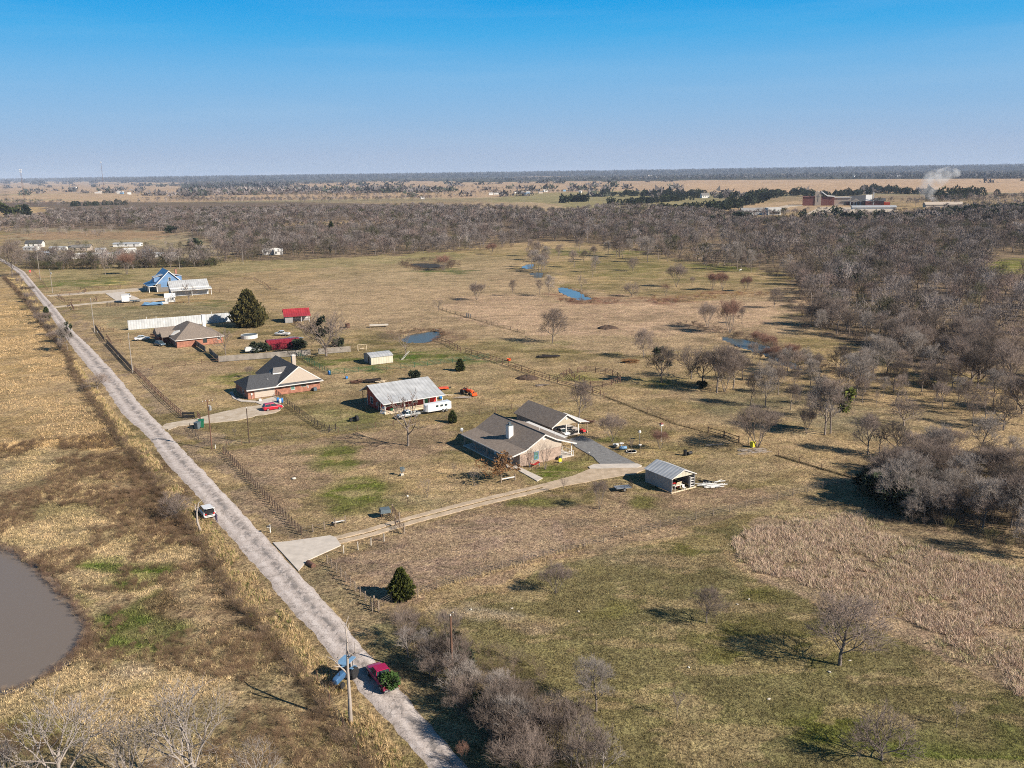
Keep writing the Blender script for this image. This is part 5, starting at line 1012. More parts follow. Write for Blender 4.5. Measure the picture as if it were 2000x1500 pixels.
MB().add([(8.2,4.6,5.05),(12.0,4.6,5.0),(12.6,6.3,6.1),(9.0,6.3,6.1),(12.0,8,5.2),(8.2,8,5.0)], [(0,1,2,3),(3,2,4,5),(0,3,5),(1,4,2),(0,5,4,1)]).build('dormer_roof', M['shingle_grey'], t)
MB().box(8.3,11.8,4.72,7.9,4.2,5.0).build('dormer', M['white'], t)
g = door(t, '-y', 0, 4.35, 5.3, 2.25, 'cream_flat', name='garage_door'); gl = MB()
for k in range(4): gl.box(1.72,6.98,-.062,-.05,.1+.55*k,.13+.55*k)
gl.build('panel_lines', M['trim'], g)
window(t, '-y', 0, 11.9, .95, .95, 1.45, 'white', 'glass_green'); window(t, '-y', 0, 14.9, 1.35, 1.3, 1.0, 'cream_flat', 'glass', False)
c = MB().box(15.4,16.4,9.6,10.6,2.6,8.0).build('chimney', M['cream_flat'], t); MB().box(15.33,16.47,9.53,10.67,8.0,8.08).box(15.6,16.2,9.8,10.4,8.08,8.25).build('chimney_cap', M['trim'], c)
MB().box(17.2,18.1,-1.2,-.3,-.02,.85).build('air_conditioner', M['grey_bin'], t, .05); MB().box(15.9,16.1,-.16,0,.8,1.6).build('meter_box', M['white'], t)
MB().box(.75,1.15,-.14,0,1.0,1.5).tube((.95,-.1,0),(.95,-.1,1.0),.05,.05,5).build('electric_meter', M['white'], t); MB().tube((6.2,2.5,3.8),(6.2,2.5,4.4),.07,.02,6).build('vent_pipe', M['white'], t)
window(t, '-x', 0, 4, .9, 1.2, 1.3)
# tan roofed brick house
t = place('brick_house', 'red brick house with tan hipped roof and white chimney before the long metal fence', 'house', 346.2, 679.2)
MB().box(0,15.4,0,20,0,2.55).build('wall', M['brick_red'], t); MB().box(-3.2,0,12,20,0,2.5).build('wing_wall', M['brick_maroon'], t)
MB().add([(-.6,-.6,2.55),(16,-.6,2.55),(16,20.6,2.55),(-.6,20.6,2.55),(6.6,8.0,7.0),(6.6,12.5,7.0)], [(0,1,4),(1,2,5,4),(2,3,5),(3,0,4,5),(0,3,2,1)]).build('roof', M['shingle_brown'], t)
MB().prism([(11.4,2.5),(20.6,2.5),(16,5.0)], -3.8, 6, 'x').build('wing_roof', M['shingle_brown'], t); MB().prism([(8.6,2.52),(13.4,2.52),(11,4.3)], -3.0, 5, 'x').build('porch_roof', M['shingle_brown'], t)
MB().add([(-.4,7.4,3.2),(2.6,5.6,3.4),(2.6,5.6,5.1),(1.0,7.4,4.6)], [(0,1,2,3),(3,2,1,0)]).build('dormer_face', M['white'], t)
MB().box(-.66,16.06,-.66,-.6,2.35,2.56).box(-.66,-.6,-.6,20.6,2.35,2.56).build('gutter', M['trim'], t); posts(t, [(-2.8,9),(-2.8,12.2)], 2.5, .1, 'wood_dark')
c = MB().box(12.2,13.3,14.0,15.2,2.6,8.2).build('chimney', M['white'], t); MB().box(12.1,13.4,13.9,15.3,8.2,8.3).build('chimney_cap', M['trim'], c)
window(t, '-y', 0, 9.3, .8, 1.1, 1.5, 'black'); window(t, '-y', 0, 15.0-.9, 1.4, 1.0, .9, 'trim'); window(t, '-x', 0, 3, .8, 1.3, 1.4)
# blue house
t = place('blue_house', 'blue gabled farmhouse with white trim, dormers and a side porch', 'house', 307.6, 570.4, R(30))
MB().box(0,12.4,0,17,0,4.0).build('wall', M['shingle_grey'], t); MB().prism([(0,4.0),(12.4,4.0),(12.4,4.2),(6.2,10.0),(0,4.2)], -.02, 17).build('gable', M['blue_wall'], t); MB().box(2.0,12.4,-.06,-.01,2.2,4.2).build('siding', M['blue_wall'], t)
pr = [(-.7,3.75),(6.2,10.35),(13.1,3.75)]; roofp(t, pr, -.6, 17.5, 'blue_roof', .2); rake(t, pr, -.6, d=.42, mt='white')
for x0, x1, s in ((-.4,4.0,-1),(8.6,12.9,1)):
    d = MB().box(x0,x1,4,9,4.6,7.0).build('dormer', M['blue_wall'], t); MB().slab([(x0-.3,3.6,7.0 if s < 0 else 8.3),(x1+.3,3.6,8.3 if s < 0 else 7.0),(x1+.3,9.4,8.3 if s < 0 else 7.0),(x0-.3,9.4,7.0 if s < 0 else 8.3)], .18).build('dormer_roof', M['galv'], d)
roofp(t, [(-4.0,3.0),(-.4,4.2)], -.4, 17, 'blue_roof', .18, name='porch_roof'); MB().box(-4.05,-3.95,-.4,17,2.75,3.02).box(-4.0,-.6,-.45,-.38,2.8,3.1).build('porch_beam', M['white'], t)
posts(t, [(-3.8,0),(-3.8,5.6),(-3.8,11),(-3.8,16.5),(-.05,-.1)], 2.85, .16); window(t, '-y', 0, 6.4, 5.2, 1.0, 1.7, 'white'); c = MB().box(11.6,12.6,14,15.2,4,9.6).build('chimney', M['brick_red'], t); MB().box(11.5,12.7,13.9,15.3,9.6,9.75).build('chimney_cap', M['shingle_dark'], c)
# white barn
t = place('white_barn', 'white barn with grey metal roof and open lean-to in front of the blue house', 'barn', 336.5, 580.5, R(28))
MB().box(0,17.4,3.0,11,0,4.0).build('wall', M['white_sheet'], t); MB().prism([(3,4.0),(11,4.0),(7.6,6.7),(3,4.1)], 0, 17.4, 'x').build('gable', M['white_sheet'], t)
roofp(t, [(2.4,4.1),(7.6,7.1),(11.6,4.3)], -.5, 17.9, 'galv', .2, 'x'); roofp(t, [(-.4,3.0),(2.9,3.9)], -.4, 18.6, 'galv', .14, 'x', 'lean_to_roof'); MB().box(-.5,17.9,2.3,2.4,3.75,4.12).build('fascia', M['white'], t); MB().box(-.4,18.6,-.5,-.4,2.8,3.05).build('fascia', M['white'], t)
posts(t, [(.1,0),(9.2,0),(18.2,0)], 2.9, .12); door(t, '-x', 0, 7.2, 2.4, 2.9, 'shingle_grey', name='barn_door')
t = place('playhouse', 'small white playhouse beside the white barn', 'shed', 323, 590.5, R(20)); MB().box(0,4.3,0,3.4,0,2.3).build('wall', M['white'], t); MB().prism([(0,2.3),(3.4,2.3),(1.7,3.7)], 0, 4.3, 'x').build('gable', M['white'], t)
roofp(t, [(-.3,2.2),(1.7,3.9),(3.7,2.2)], -.3, 4.6, 'white', .12, 'x')
for a in (1.7,2.5,3.3): window(t, '-y', 0, a, .8, .4, .9)
# sheds
t = place('metal_shed', 'small cream metal shed with grey roof inside the green fence', 'shed', 725, 712.7, R(28))
MB().box(0,7.0,0,6.6,0,2.35).build('wall', M['tan_sheet'], t); MB().prism([(0,2.35),(6.6,2.35),(6.0,2.55),(3.3,3.0),(.6,2.55)], .02, 6.98, 'x').build('gable', M['grey_wall'], t)
roofp(t, [(-.2,2.3),(1.2,2.8),(3.3,3.15),(5.4,2.8),(6.8,2.3)], -.15, 7.15, 'galv', .07, 'x'); MB().box(-.03,0,.05,6.55,0,2.34).build('end_wall', M['grey_wall_y'], t); door(t, '-x', -.03, 2.0, 1.0, 2.0, 'black')
t = place('red_roofed_barn', 'small grey barn with a bright red roof in the far paddock', 'barn', 557.5, 631, R(18))
MB().box(0,9.4,3.6,8.4,0,3.0).build('wall', M['grey_wall'], t); MB().prism([(3.6,3),(8.4,3),(6,4.4)], 0, 9.4, 'x').build('gable', M['brick_maroon'], t); MB().box(0,3.0,.2,3.55,0,2.4).build('front_room', M['grey_wall'], t)
roofp(t, [(-.3,2.5),(3.2,3.3),(6,4.75),(8.8,3.1)], -.4, 9.9, 'red_roof', .1, 'x'); posts(t, [(9.3,.2),(6.2,.2)], 2.5, .08, 'white'); MB().box(3.2,9.2,3.5,3.58,.9,1.2).box(3.2,9.2,3.5,3.58,2.0,2.3).build('rail', M['white'], t)
t = place('red_shed', 'low maroon roofed shed between the dark shrubs behind the picket fence', 'shed', 524, 684, R(24))
MB().box(0,10.4,0,4.6,0,1.9).build('wall', M['maroon_roof'], t); roofp(t, [(-.2,1.9),(1.4,3.0),(3.2,3.0),(4.9,1.9)], -.2, 10.6, 'maroon_roof', .08, 'x')
t = place('boat_trailer', 'white covered trailer behind the picket fence', 'trailer', 479, 690, R(20)); MB().box(0,5.5,0,2,.5,1.5).box(.3,5.0,.2,1.8,1.5,1.8).build('body', M['white'], t, .15)
for x_ in (1.6, 2.5): MB().lathe([(0,0),(.33,0),(.33,.22),(0,.22)], 12, (x_,-.1,.33), 'y').build('wheel', M['rubber'], t)

# generic small farm building
def hut(name, label, cat, px, py, wd, dp, h, rise, yaw, wm='white', rm='galv', group=None, detail=True, z=0.0):
    t = place(name, label, cat, px, py, yaw, z, group)
    MB().box(0,wd,0,dp,0,h).build('wall', M[wm], t); MB().prism([(0,h),(dp,h),(dp/2,h+rise)], .02, wd-.02, 'x').build('gable', M[wm], t)
    o = .05*dp; roofp(t, [(-o,h-rise*.1),(dp/2,h+rise*1.04+.12),(dp+o,h-rise*.1)], -o, wd+o, rm, .12+.004*wd, 'x')
    if detail:
        for k in range(max(1, int(wd/5))): MB().box(wd*(.2+.3*k)-.5, wd*(.2+.3*k)+.5, -.05, 0, h*.35, h*.75).build('window', M['glass'], t)
        MB().box(wd*.8-.5, wd*.8+.5, -.05, 0, 0, h*.75).build('door', M['shingle_grey'], t)
    return t
def z6(x, y): return 0+x/6.667, 450+y/6.667
for nm, lab, cat, x_, y_, wd, dp, h, ri, ya, wm, rm in [
  ('house','white house with charcoal roof and arched gable at far left','house',330,225,13,9,3.6,2.0,10,'white','shingle_dark'),
  ('shed','white lean building below the charcoal roofed house','shed',300,262,12,6,2.6,.6,-12,'white','white'),
  ('shed','cluttered pale shed among the trees at far left','shed',480,330,12,8,2.4,.8,-20,'grey_wall','galv'),
  ('house','white house with grey green roof and open carport','house',930,270,14,9,3.0,1.6,12,'cream_flat','shingle_grey'),
  ('mobile_home','white long mobile home with patchy pale blue roof','house',1470,215,22,8,2.6,.6,2,'white','galv'),
  ('long_shed','long low white trailer behind the hedge, left','shed',870,372,24,4,3.0,.5,8,'white','white'),
  ('long_shed','long low white trailer behind the hedge, right of another','shed',1150,364,22,4,3.0,.5,8,'white','galv'),
  ('shed','grey shed with pale roof at the right end of the hedge','shed',1780,350,15,5,2.8,.5,2,'grey_wall','white'),
  ('shed','tiny pale shed between the carport house and the mobile home','shed',1240,290,7,5,2.6,.8,5,'white','galv'),('shed','low pale shed left of the carport house','shed',640,262,13,5,2.4,.6,0,'white','galv'),('shed','pale shed right of the mobile home','shed',1600,300,9,6,3.0,.8,10,'white','white'),('shed','white low building at the right end of the far farmyard','shed',2020,352,14,5,2.6,.6,4,'white','galv'),('shed','small cream shed in front of the white long trailers','shed',1020,352,6,4,2.4,.6,20,'cream_flat','white'),
  ('shed','small white shed behind the boundary trees','shed',1850,320,5,4,3.6,.4,2,'ltblue','galv')]:
    px, py = z6(x_, y_); hut(nm, lab, cat, px, py, wd, dp, h, ri, R(ya), wm, rm)
hut('mobile_home', 'white mobile home in the trees left of the long wood', 'house', 441, 481, 13, 5, 3, .8, R(2), 'white', 'galv')
hut('house', 'white roofed house glimpsed through the trunks of the long wood', 'house', 513, 498, 11, 7, 2.8, 1.6, R(12), 'white', 'white')
hut('shed', 'small white shed right of the house in the long wood', 'shed', 536, 498, 6, 5, 2.8, 1.6, R(12), 'white', 'white')
hut('shed', 'white building at the top of the long wood, upper left', 'shed', 441, 419, 22, 8, 3, 1, R(2), 'white', 'galv')
# school / church
t = place('brick_hall', 'tall dark red brick hall with cream panel and sweeping white roof', 'hall', 1567, 401.5, R(-18))
MB().box(0,18,0,26,0,13).box(27,46,0,26,0,13).build('wall', M['brick_maroon'], t); MB().prism([(18,0),(27,0),(27,19.5),(22,21),(18,19.5)], -.6, 26).build('panel', M['cream_flat'], t)
MB().prism([(27,19.8),(36,13.6),(46.6,12.8),(46.6,13.7),(36,14.6),(27,21.3)], -1.2, 27).build('roof', M['white'], t); MB().prism([(-.6,13),(18,13),(18,13.8),(-.6,13.8)], -.8, 27).build('flat_roof', M['brick_maroon'], t)
MB().box(22.1,22.9,-.75,-.55,6,17).box(20.2,24.8,-.76,-.56,13,13.8).build('cross', M['shingle_grey'], t); MB().box(46,70,6,24,0,11.5).build('link_wing', M['cream_flat'], t); MB().box(45.5,71,5,25,11.5,12.3).build('link_roof', M['white'], t)
t = place('school_building', 'low building with dark hipped roof, white entrance gable and brick wing', 'school', 1643, 401, R(-20))
MB().box(0,46,0,26,0,5.5).build('wall', M['brick_maroon'], t); MB().add([(-1,-1,5.5),(47,-1,5.5),(47,27,5.5),(-1,27,5.5),(14,13,14),(42,13,15)], [(0,1,5,4),(1,2,5),(2,3,4,5),(3,0,4),(0,3,2,1)]).build('roof', M['shingle_dark'], t)
for k in range(6): MB().box(4+k*6.5,7+k*6.5,-.25,0,.5,4.6).build('window', M['glass'], t)
MB().prism([(12,5.0),(28,5.0),(20,10)], -4.5, 8).build('entrance_gable', M['cream_flat'], t); posts(t, [(13,-4),(18,-4),(22,-4),(27,-4)], 5, .5)
t = place('chapel', 'brick chapel wing with white pointed gable and thin spire', 'chapel', 1690, 402, R(-20)); MB().box(0,26,0,22,0,7).build('wall', M['brick_maroon'], t)
MB().prism([(0,7),(22,7),(11,16)], 0, 9, 'x').build('gable', M['white'], t); MB().prism([(-1,6.9),(23,6.9),(11,11)], 9, 28, 'x').build('roof', M['shingle_dark'], t); MB().box(10,11.4,-.2,1.2,0,20).build('spire', M['white'], t); MB().box(26,34,2,18,0,5).build('awning_wing', M['orange'], t)
t = place('grey_annexe', 'long low pale blue roofed annexe in front of the school', 'building', 1665, 409.5, R(-12)); MB().box(0,56,0,14,0,3.2).build('wall', M['white'], t); roofp(t, [(-1,3.1),(7,5.4),(15,3.1)], -1, 57, 'galv', .3, 'x')
t = place('hangar', 'white and grey metal hangar beyond the right wood', 'hangar', 1450, 420, R(-4)); MB().box(0,34,0,18,0,5).build('wall', M['white_sheet'], t); roofp(t, [(-1,4.9),(9,8.6),(19,4.9)], -1, 35, 'grey_wall', .3, 'x'); MB().box(30,46,-8,10,0,8.5).build('office', M['white'], t); MB().box(32,44,-8.3,-8,1,4).build('door', M['glass'], t)
hut('farmhouse', 'white farmhouse among the far evergreens, left of another', 'house', 1371, 387, 16, 10, 6, 4, R(10), 'white', 'shingle_grey'); hut('farmhouse', 'white farmhouse among the far evergreens, right of another', 'house', 1413, 386, 18, 10, 5, 4, R(-12), 'white', 'shingle_grey')
hut('house', 'low tan house with a long roof right of the smoke', 'house', 1808, 405, 50, 14, 4, 3, R(-8), 'cream_flat', 'cream_flat')
g8 = random.Random(8)
FARB = [(1005,378),(1012,379),(1020,380),(1028,379),(1052,378),(1062,375),(1100,374),(1130,377),(955,381),(965,380),(978,379),(1345,347),(1352,347),(1370,346),(1262,343),(1266,344),(1296,345),(1310,345),(1418,346),(1437,345),(1466,345),(1255,343),(1112,345),(1098,341),(1170,347),(1180,347)]
FARB2 = [(1648,343),(1655,345),(1668,346),(1690,348),(1712,347),(1735,346),(1752,345),(1762,342),(1784,342),(1805,341),(1820,340),(1832,345),(1845,345),(1912,340),(1925,341),(1975,341),(1605,342),(1560,345)]
FARB3 = [(215,357),(224,357),(230,358),(185,379),(192,378),(228,378),(234,379),(249,380),(142,368),(714,351),(722,350),(728,348),(797,349),(20,356),(62,354),(312,355),(935,346),(965,345),(985,347),(822,389),(560,350),(590,349)]
for L9, lab, gp in ((FARB, 'tiny pale building of the village in the middle of the far plain', 'far village buildings'), (FARB2, 'white industrial building under the skyline at right', 'buildings under the right skyline'), (FARB3, 'tiny white farm building on the far plain at left', 'scattered far farm buildings')):
    for px, py in L9:
        d = W(px, py)[1]; wd = d/1750*g8.uniform(5, 12); hut('far_building', lab, 'building', px, py, wd, wd*.5, min(9, d*.0011+2), 1.5, R(g8.uniform(-30, 30)), g8.choice(['white','white','cream_flat','ltblue']), g8.choice(['white','galv','white','shingle_grey']), gp, False)
# long metal fence and picket fences
t = place('metal_fence', 'tall white corrugated metal fence running behind the tan roofed house', 'fence', 251, 644.5); a_ = W(251,644.5); b_ = W(462,627); ln = math.hypot(b_[0]-a_[0], b_[1]-a_[1]); t.rotation_euler.z = math.atan2(b_[1]-a_[1], b_[0]-a_[0])
MB().box(0,ln,-.03,.03,0,3.6).build('sheet', M['white_sheet'], t)
for k in range(int(ln/3.4)+1): MB().box(k*3.4-.06,k*3.4+.06,.04,.16,0,3.6+(.9 if k in (2,3,9,12) else 0)).build('post', M['white'], t)
def picket(px0, px1, lab, h=1.9, mt='wood_grey'):
    a_, b_ = W(*px0), W(*px1); ln = math.hypot(b_[0]-a_[0], b_[1]-a_[1]); t = thing('picket_fence', lab, 'fence', (*a_, 0), math.atan2(b_[1]-a_[1], b_[0]-a_[0])); m = MB(); n = int(ln/.17)
    for k in range(n): m.box(k*.17, k*.17+.145, -.012, .012, .05, h*(.97+.04*rnd.random()))
    m.build('pickets', M[mt], t); r = MB().box(0,ln,.014,.06,.4,.5).box(0,ln,.014,.06,1.4,1.5); r.build('rail', M['wood_post'], t)
    for k in range(int(ln/2.4)+1): MB().box(k*2.4-.05,k*2.4+.05,.062,.16,0,h-.05).build('post', M['wood_post'], t)
picket((427.5,707), (607,693.5), 'grey weathered picket fence, long left run'); picket((622,692), (686,687), 'grey weathered picket fence, right run behind the big dark tree')
picket((428,707), (409,690), 'shaded picket fence panel turning toward the tan roofed house', mt='wood_grey'); picket((402,688), (380,673), 'shaded picket fence panel leaning by the tan roofed house', 1.9)

# wire, pipe and rail fences
def fence(name, pts, step, h, label, pm='wood_post', r=.05, rails=(), rm='wire', rr=.012, n=5, jit=.0, maxposts=100, group=None, square=False):
    c = [W(*p) for p in pts]; d = [0]
    for a, b in zip(c, c[1:]): d.append(d[-1]+math.hypot(b[0]-a[0], b[1]-a[1]))
    r *= 1.3; rr *= 1.5
    step = max(step, d[-1]/(maxposts-1)); k = max(2, int(round(d[-1]/step))+1); s = np.linspace(0, d[-1], k); X = np.interp(s, d, [p[0] for p in c]); Y = np.interp(s, d, [p[1] for p in c])
    t = thing(name, label, 'fence', (X[0], Y[0], 0), 0, group)
    me = None; q0 = MB(); q0.tube((0,0,-.1),(0,0,h),r*1.05,r*.95,n); me = bpy.data.meshes.new('post'); me.from_pydata(q0.v, [], q0.f); me.materials.append(M[pm]); me.update()
    for x, y in zip(X, Y):
        o = link('post', me, t); o.location = (x-X[0], y-Y[0], 0); o.rotation_euler = (rnd.uniform(-jit,jit), rnd.uniform(-jit,jit), rnd.uniform(0,3)); o.scale = (1,1,1+rnd.uniform(-jit,jit)*1.5)
    for z in rails:
        m = MB()
        for i in range(k-1): m.tube((X[i]-X[0],Y[i]-Y[0],z), (X[i+1]-X[0],Y[i+1]-Y[0],z), rr, rr, 4)
        m.build('wire' if rm == 'wire' else 'rail', M[rm], t)
    return t
def q2(x, y): return 350+x/4, 900+y/4
def q5(x, y): return x/4, 600+y/4
def q7(x, y): return 850+x/4, 600+y/4
def q1(x, y): return x/4, 300+y/4
WR = (.3,.6,.9,1.15)
fence('wooden_post_fence', [(437,884),(500,952),(545,1000),(589,1044)], 1.55, 1.45, 'row of dark wooden posts along the front of the lot', 'wood_dark', .07, WR, jit=.03)
fence('wooden_post_fence', [q2(955,575), q2(1035,555), q2(1130,535), q2(1218,510), q2(1300,485)], 2.2, 1.3, 'short row of pale posts beside the concrete apron', 'wood_post', .08, (.5,1.0), jit=.04)
fence('wooden_post_fence', [q2(1158,800), q2(1278,915), q2(1367,1005), q2(1462,1100), q2(1500,1135)], 1.9, 1.4, 'wooden posts from the apron down to the south corner', 'wood_post', .07, WR, jit=.04)
fence('wooden_post_fence', [q2(1510,1180), (767,1173), (820,1167), (846,1152), (940,1122), (1080,1083), (1180,1058), (1420,1000), (1560,965), (1690,934)], 3.6, 1.35, 'south boundary fence of thin pale tipped posts', 'wood_post', .055, WR, jit=.03)
fence('wooden_post_fence', [q2(1285,720), q2(1402,690), q2(1518,650), q2(1600,625)], 2.6, 1.2, 'four small pale posts south of the dirt drive', 'stone', .06, (), jit=.04)
fence('wire_fence', [(436,886),(446,870),(520,863),(600,855),(643,846),(700,840),(790,828),(880,817),(950,807),(1000,800),(1085,789),(1180,778)], 4.2, 1.35, 'thin wire fence along the north side of the lot', 'rust', .045, WR)
fence('wire_fence', [(1178,773),(1210,785),(1260,805),(1320,828),(1383,843)], 5, 1.2, 'low wire fence sloping down past the corral', 'rust', .045, (.15,.3,.6,.9)); fence('wire_fence', [(1520,890),(1580,908),(1640,926),(1700,942)], 5, 1.1, 'low wire fence running to the right hand thicket', 'rust', .045, (.1,.2,.5,.9))
fence('rail_fence', [(1383,846),(1398,850),(1427,859),(1443,865)], 4.5, 1.5, 'wooden rail gate section on the back fence', 'wood_dark', .11, (.6,1.3), 'wood_dark', .05)
fence('pipe_fence', [(186,641),(204,667)], 2.2, 1.5, 'short black pipe fence beside the far end of the road', 'pipe_dark', .07, (.3,.6,.9,1.2,1.45), 'pipe_dark', .035); fence('pipe_fence', [(209,671),(225,688),(245,710),(259,725)], 2.0, 1.5, 'black pipe and mesh fence before the telephone pole', 'pipe_dark', .07, (.2,.4,.6,.8,1.0,1.2,1.45), 'pipe_dark', .035)
fence('pipe_fence', [(263,725),(290,752),(320,782),(357,815)], 2.0, 1.5, 'brown pipe fence along the road to the black gate', 'pipe_brown', .06, (.1,.75,1.45), 'pipe_brown', .035)
fence('pipe_fence', [(265,725),(300,722),(350,715),(400,710),(426,708)], 4.5, 1.4, 'thin brown pipe fence from the telephone pole to the picket fence', 'pipe_brown', .06, (1.38,.7), 'pipe_brown', .03)
fence('pipe_fence', [(386,814),(392,822)], 1.5, 1.4, 'pipe fence stub by the trash bins', 'pipe_brown', .06, (.7,1.38), 'pipe_brown', .035); fence('pipe_fence', [(371,838),(388,860),(410,872),(446,868)], 3.2, 1.35, 'black wire fence at the foot of the transformer pole', 'pipe_dark', .05, WR)
fence('chain_link_fence', [(541,772),(556,785),(590,812),(620,832),(642,845)], 2.2, 1.4, 'dark chain link fence between the drive and the red barn house', 'pipe_dark', .055, (.2,.5,.8,1.1,1.38), 'pipe_dark', .022); fence('ranch_gate', [(644,842),(656,840)], 2.2, 1.5, 'pipe gate at the end of the chain link fence', 'pipe_dark', .09, (.4,.8,1.2), 'pipe_dark', .03)
fence('green_fence', [(583,696),(600,706),(625,720),(646,731)], 2.4, 1.5, 'green mesh fence behind the dark roofed house', 'green_pipe', .06, (.2,.5,.8,1.1,1.45), 'green_pipe', .03); fence('green_fence', [(646,732),(690,727),(750,722),(800,718),(850,712),(900,706),(955,699)], 4.2, 1.4, 'green mesh fence passing below the cream shed', 'green_pipe', .06, (.2,.6,1.0,1.38), 'green_pipe', .025)
fence('pipe_fence', [q7(20,265), q7(100,290), q7(198,345)], 3.2, 1.5, 'pipe fence left of the gap near the small pond', 'pipe_brown', .08, (.75,1.45), 'pipe_brown', .045); fence('pipe_fence', [q7(240,355), q7(420,410), q7(600,470), q7(800,540), q7(990,600), q7(1160,640), q7(1290,690)], 3.6, 1.5, 'long pipe fence slanting down to the corral', 'pipe_brown', .08, (.35,.75,1.45), 'pipe_brown', .045)
fence('corral', [q7(1110,515), q7(1190,500), q7(1355,520), q7(1440,560), q7(1455,590), q7(1310,622), q7(1215,625)], 3.2, 1.6, 'round pipe corral beside the dark trees', 'pipe_brown', .08, (.4,.8,1.2,1.55), 'pipe_brown', .035); fence('corral', [q7(975,560), q7(1050,520), q7(1090,565), q7(1210,600)], 2.4, 1.6, 'small pipe pen left of the round corral', 'pipe_brown', .07, (.4,.8,1.2,1.55), 'pipe_brown', .035)
fence('wire_fence', [q7(30,12), q7(120,45), q7(245,75)], 4.5, 1.1, 'dark wire fence from the twisted dead tree to the field gate', 'pipe_dark', .06, (.1,.25,.6,1.0)); fence('wire_fence', [q7(280,85), q7(420,130), q7(560,170), q7(700,205)], 4.5, 1.1, 'dark wire fence crossing the middle pasture', 'pipe_dark', .06, (.1,.25,.6,1.0))
fence('ranch_gate', [q7(245,75), q7(278,85)], 2.5, 1.6, 'blue grey gate in the middle pasture fence', 'grey_bin', .1, (.3,.7,1.1,1.5), 'grey_bin', .05)
fence('pipe_fence', [z6(780,855), z6(850,850), z6(1100,820), z6(1125,790), z6(1095,770), z6(800,790)], 4.4, 1.4, 'brown pipe fence beside the upper ranch drive', 'pipe_brown', .08, (.7,1.35), 'pipe_brown', .05); fence('pipe_fence', [z6(745,865), z6(850,935), z6(1100,935), z6(1265,930), z6(1250,895)], 4.4, 1.4, 'brown pipe fence around the dirt island of the ranch entrance', 'pipe_brown', .08, (.7,1.35), 'pipe_brown', .05)
fence('pipe_fence', [z6(1135,765), z6(1280,760), z6(1575,745)], 5, 1.4, 'brown pipe fence above the ranch drive', 'pipe_brown', .08, (.7,1.35), 'pipe_brown', .05); fence('pipe_fence', [q1(530,1200), q1(555,1185), q1(580,1225)], 3, 1.4, 'short brown fence left of the lower ranch drive', 'pipe_brown', .08, (.7,1.35), 'pipe_brown', .05)
fence('pipe_fence', [q1(760,1370), q1(820,1395), q1(890,1390)], 4, 1.4, 'thin pipe fence left of the white sedan', 'pipe_brown', .07, (.7,1.35), 'pipe_brown', .04); fence('pipe_fence', [q1(835,1440), q1(870,1490), q1(945,1480)], 4, 1.4, 'thin pipe fence below the white sedan', 'pipe_brown', .07, (.7,1.35), 'pipe_brown', .04)
fence('pipe_fence', [(411,571),(425,571),(447,571)], 5, 1.4, 'brown pipe fence right of the white barn', 'pipe_brown', .08, (.7,1.35), 'pipe_brown', .05); fence('pipe_fence', [(477,546),(497,546)], 5, 1.4, 'lone pipe hurdle in the wide pasture', 'pipe_brown', .08, (.7,1.35), 'pipe_brown', .05)
fence('pipe_fence', [(500,548),(520,558),(528,567),(541,568)], 4.5, 1.3, 'short fence corner in the wide pasture', 'pipe_brown', .07, (.7,1.25), 'pipe_brown', .04); fence('wooden_post_fence', [(573,632),(583,637),(600,648)], 1.8, 1.4, 'dark post fence beside the red roofed barn', 'wood_dark', .1, (.7,1.3), 'wood_dark', .05)
fence('wire_fence', [(96,600),(106,592)], 3, 1.2, 'wire fence stub by the ranch entrance', 'pipe_brown', .06, (.6,1.1)); fence('wire_fence', [(620,1330),(655,1395),(700,1475)], 4.5, 1.3, 'rusty posts among the weeds left of the road', 'rust', .05, (.5,.9,1.2)); fence('wire_fence', [(60,525),(80,548),(93,566)], 6, 1.2, 'wire fence left of the green paddock', 'pipe_brown', .06, (.5,1.1))
fence('wire_fence', [(740,632),(830,628),(900,622)], 8, 1.2, 'faint wire fence behind the small pond', 'rust', .05, (.5,1.1))

# ------------------------------------------------------------------ poles and masts
def pole(px, py, ytop, mt, label, arm=False, can=False, r=.15, pxt=None, insul=True):
    t = place('utility_pole', label, 'pole', px, py, R(32)); h = Hh(ytop, px, py); tip = 0.0
    if pxt is not None:                                      # a leaning pole
        x0, y0 = W(px, py); a, b, c = ray(pxt, ytop); tip = 0
    MB().tube((0,0,-.2), (0,0,h), r, r*.7, 8).build('shaft', M[mt], t)
    if arm: MB().box(-1.1,1.1,-.06,.06,h-.5,h-.38).build('crossarm', M[mt], t); [MB().lathe([(0,0),(.06,.02),(.05,.2),(0,.22)], 6, (x_,0,h-.38)).build('insulator', M['white'], t) for x_ in (-1,-.4,.4,1)]
    else: MB().lathe([(0,0),(.08,.03),(.06,.22),(0,.24)], 6, (0,0,h)).build('insulator', M['white'], t)
    if can: MB().lathe([(0,0),(.28,.03),(.28,.8),(.2,.88),(0,.9)], 10, (.38,-.2,h-2.4)).build('transformer', M['steel'], t); MB().box(0,.6,-.1,0,h-1.4,h-1.3).build('bracket', M['steel'], t)
    return t
pole(414, 877, 779, 'wood_rusty', 'tall brown pole with grey transformer at the corner of the lot', True, True)
pole(487, 865, 797, 'wood_dark', 'plain dark pole beyond the transformer pole', r=.13)
pole(259, 727, 651, 'wood_grey', 'grey telephone pole at the corner of the black fence')
pole(185, 650, 583, 'wood_grey', 'grey pole left of the long metal fence', r=.16)
pole(103, 572, 526, 'wood_grey', 'grey pole with a white transformer beside the green paddock', can=True)
pole(79, 547, 497, 'wood_grey', 'thin pole in front of the hedge at upper left'); pole(351, 525, 501, 'wood_grey', 'thin grey pole behind the blue house'); pole(475, 516, 484, 'wood_grey', 'far pole before the long wood')
pole(884, 1333, 1203, 'wood_rusty', 'rusty brown pole rising from the roadside thicket', r=.17)
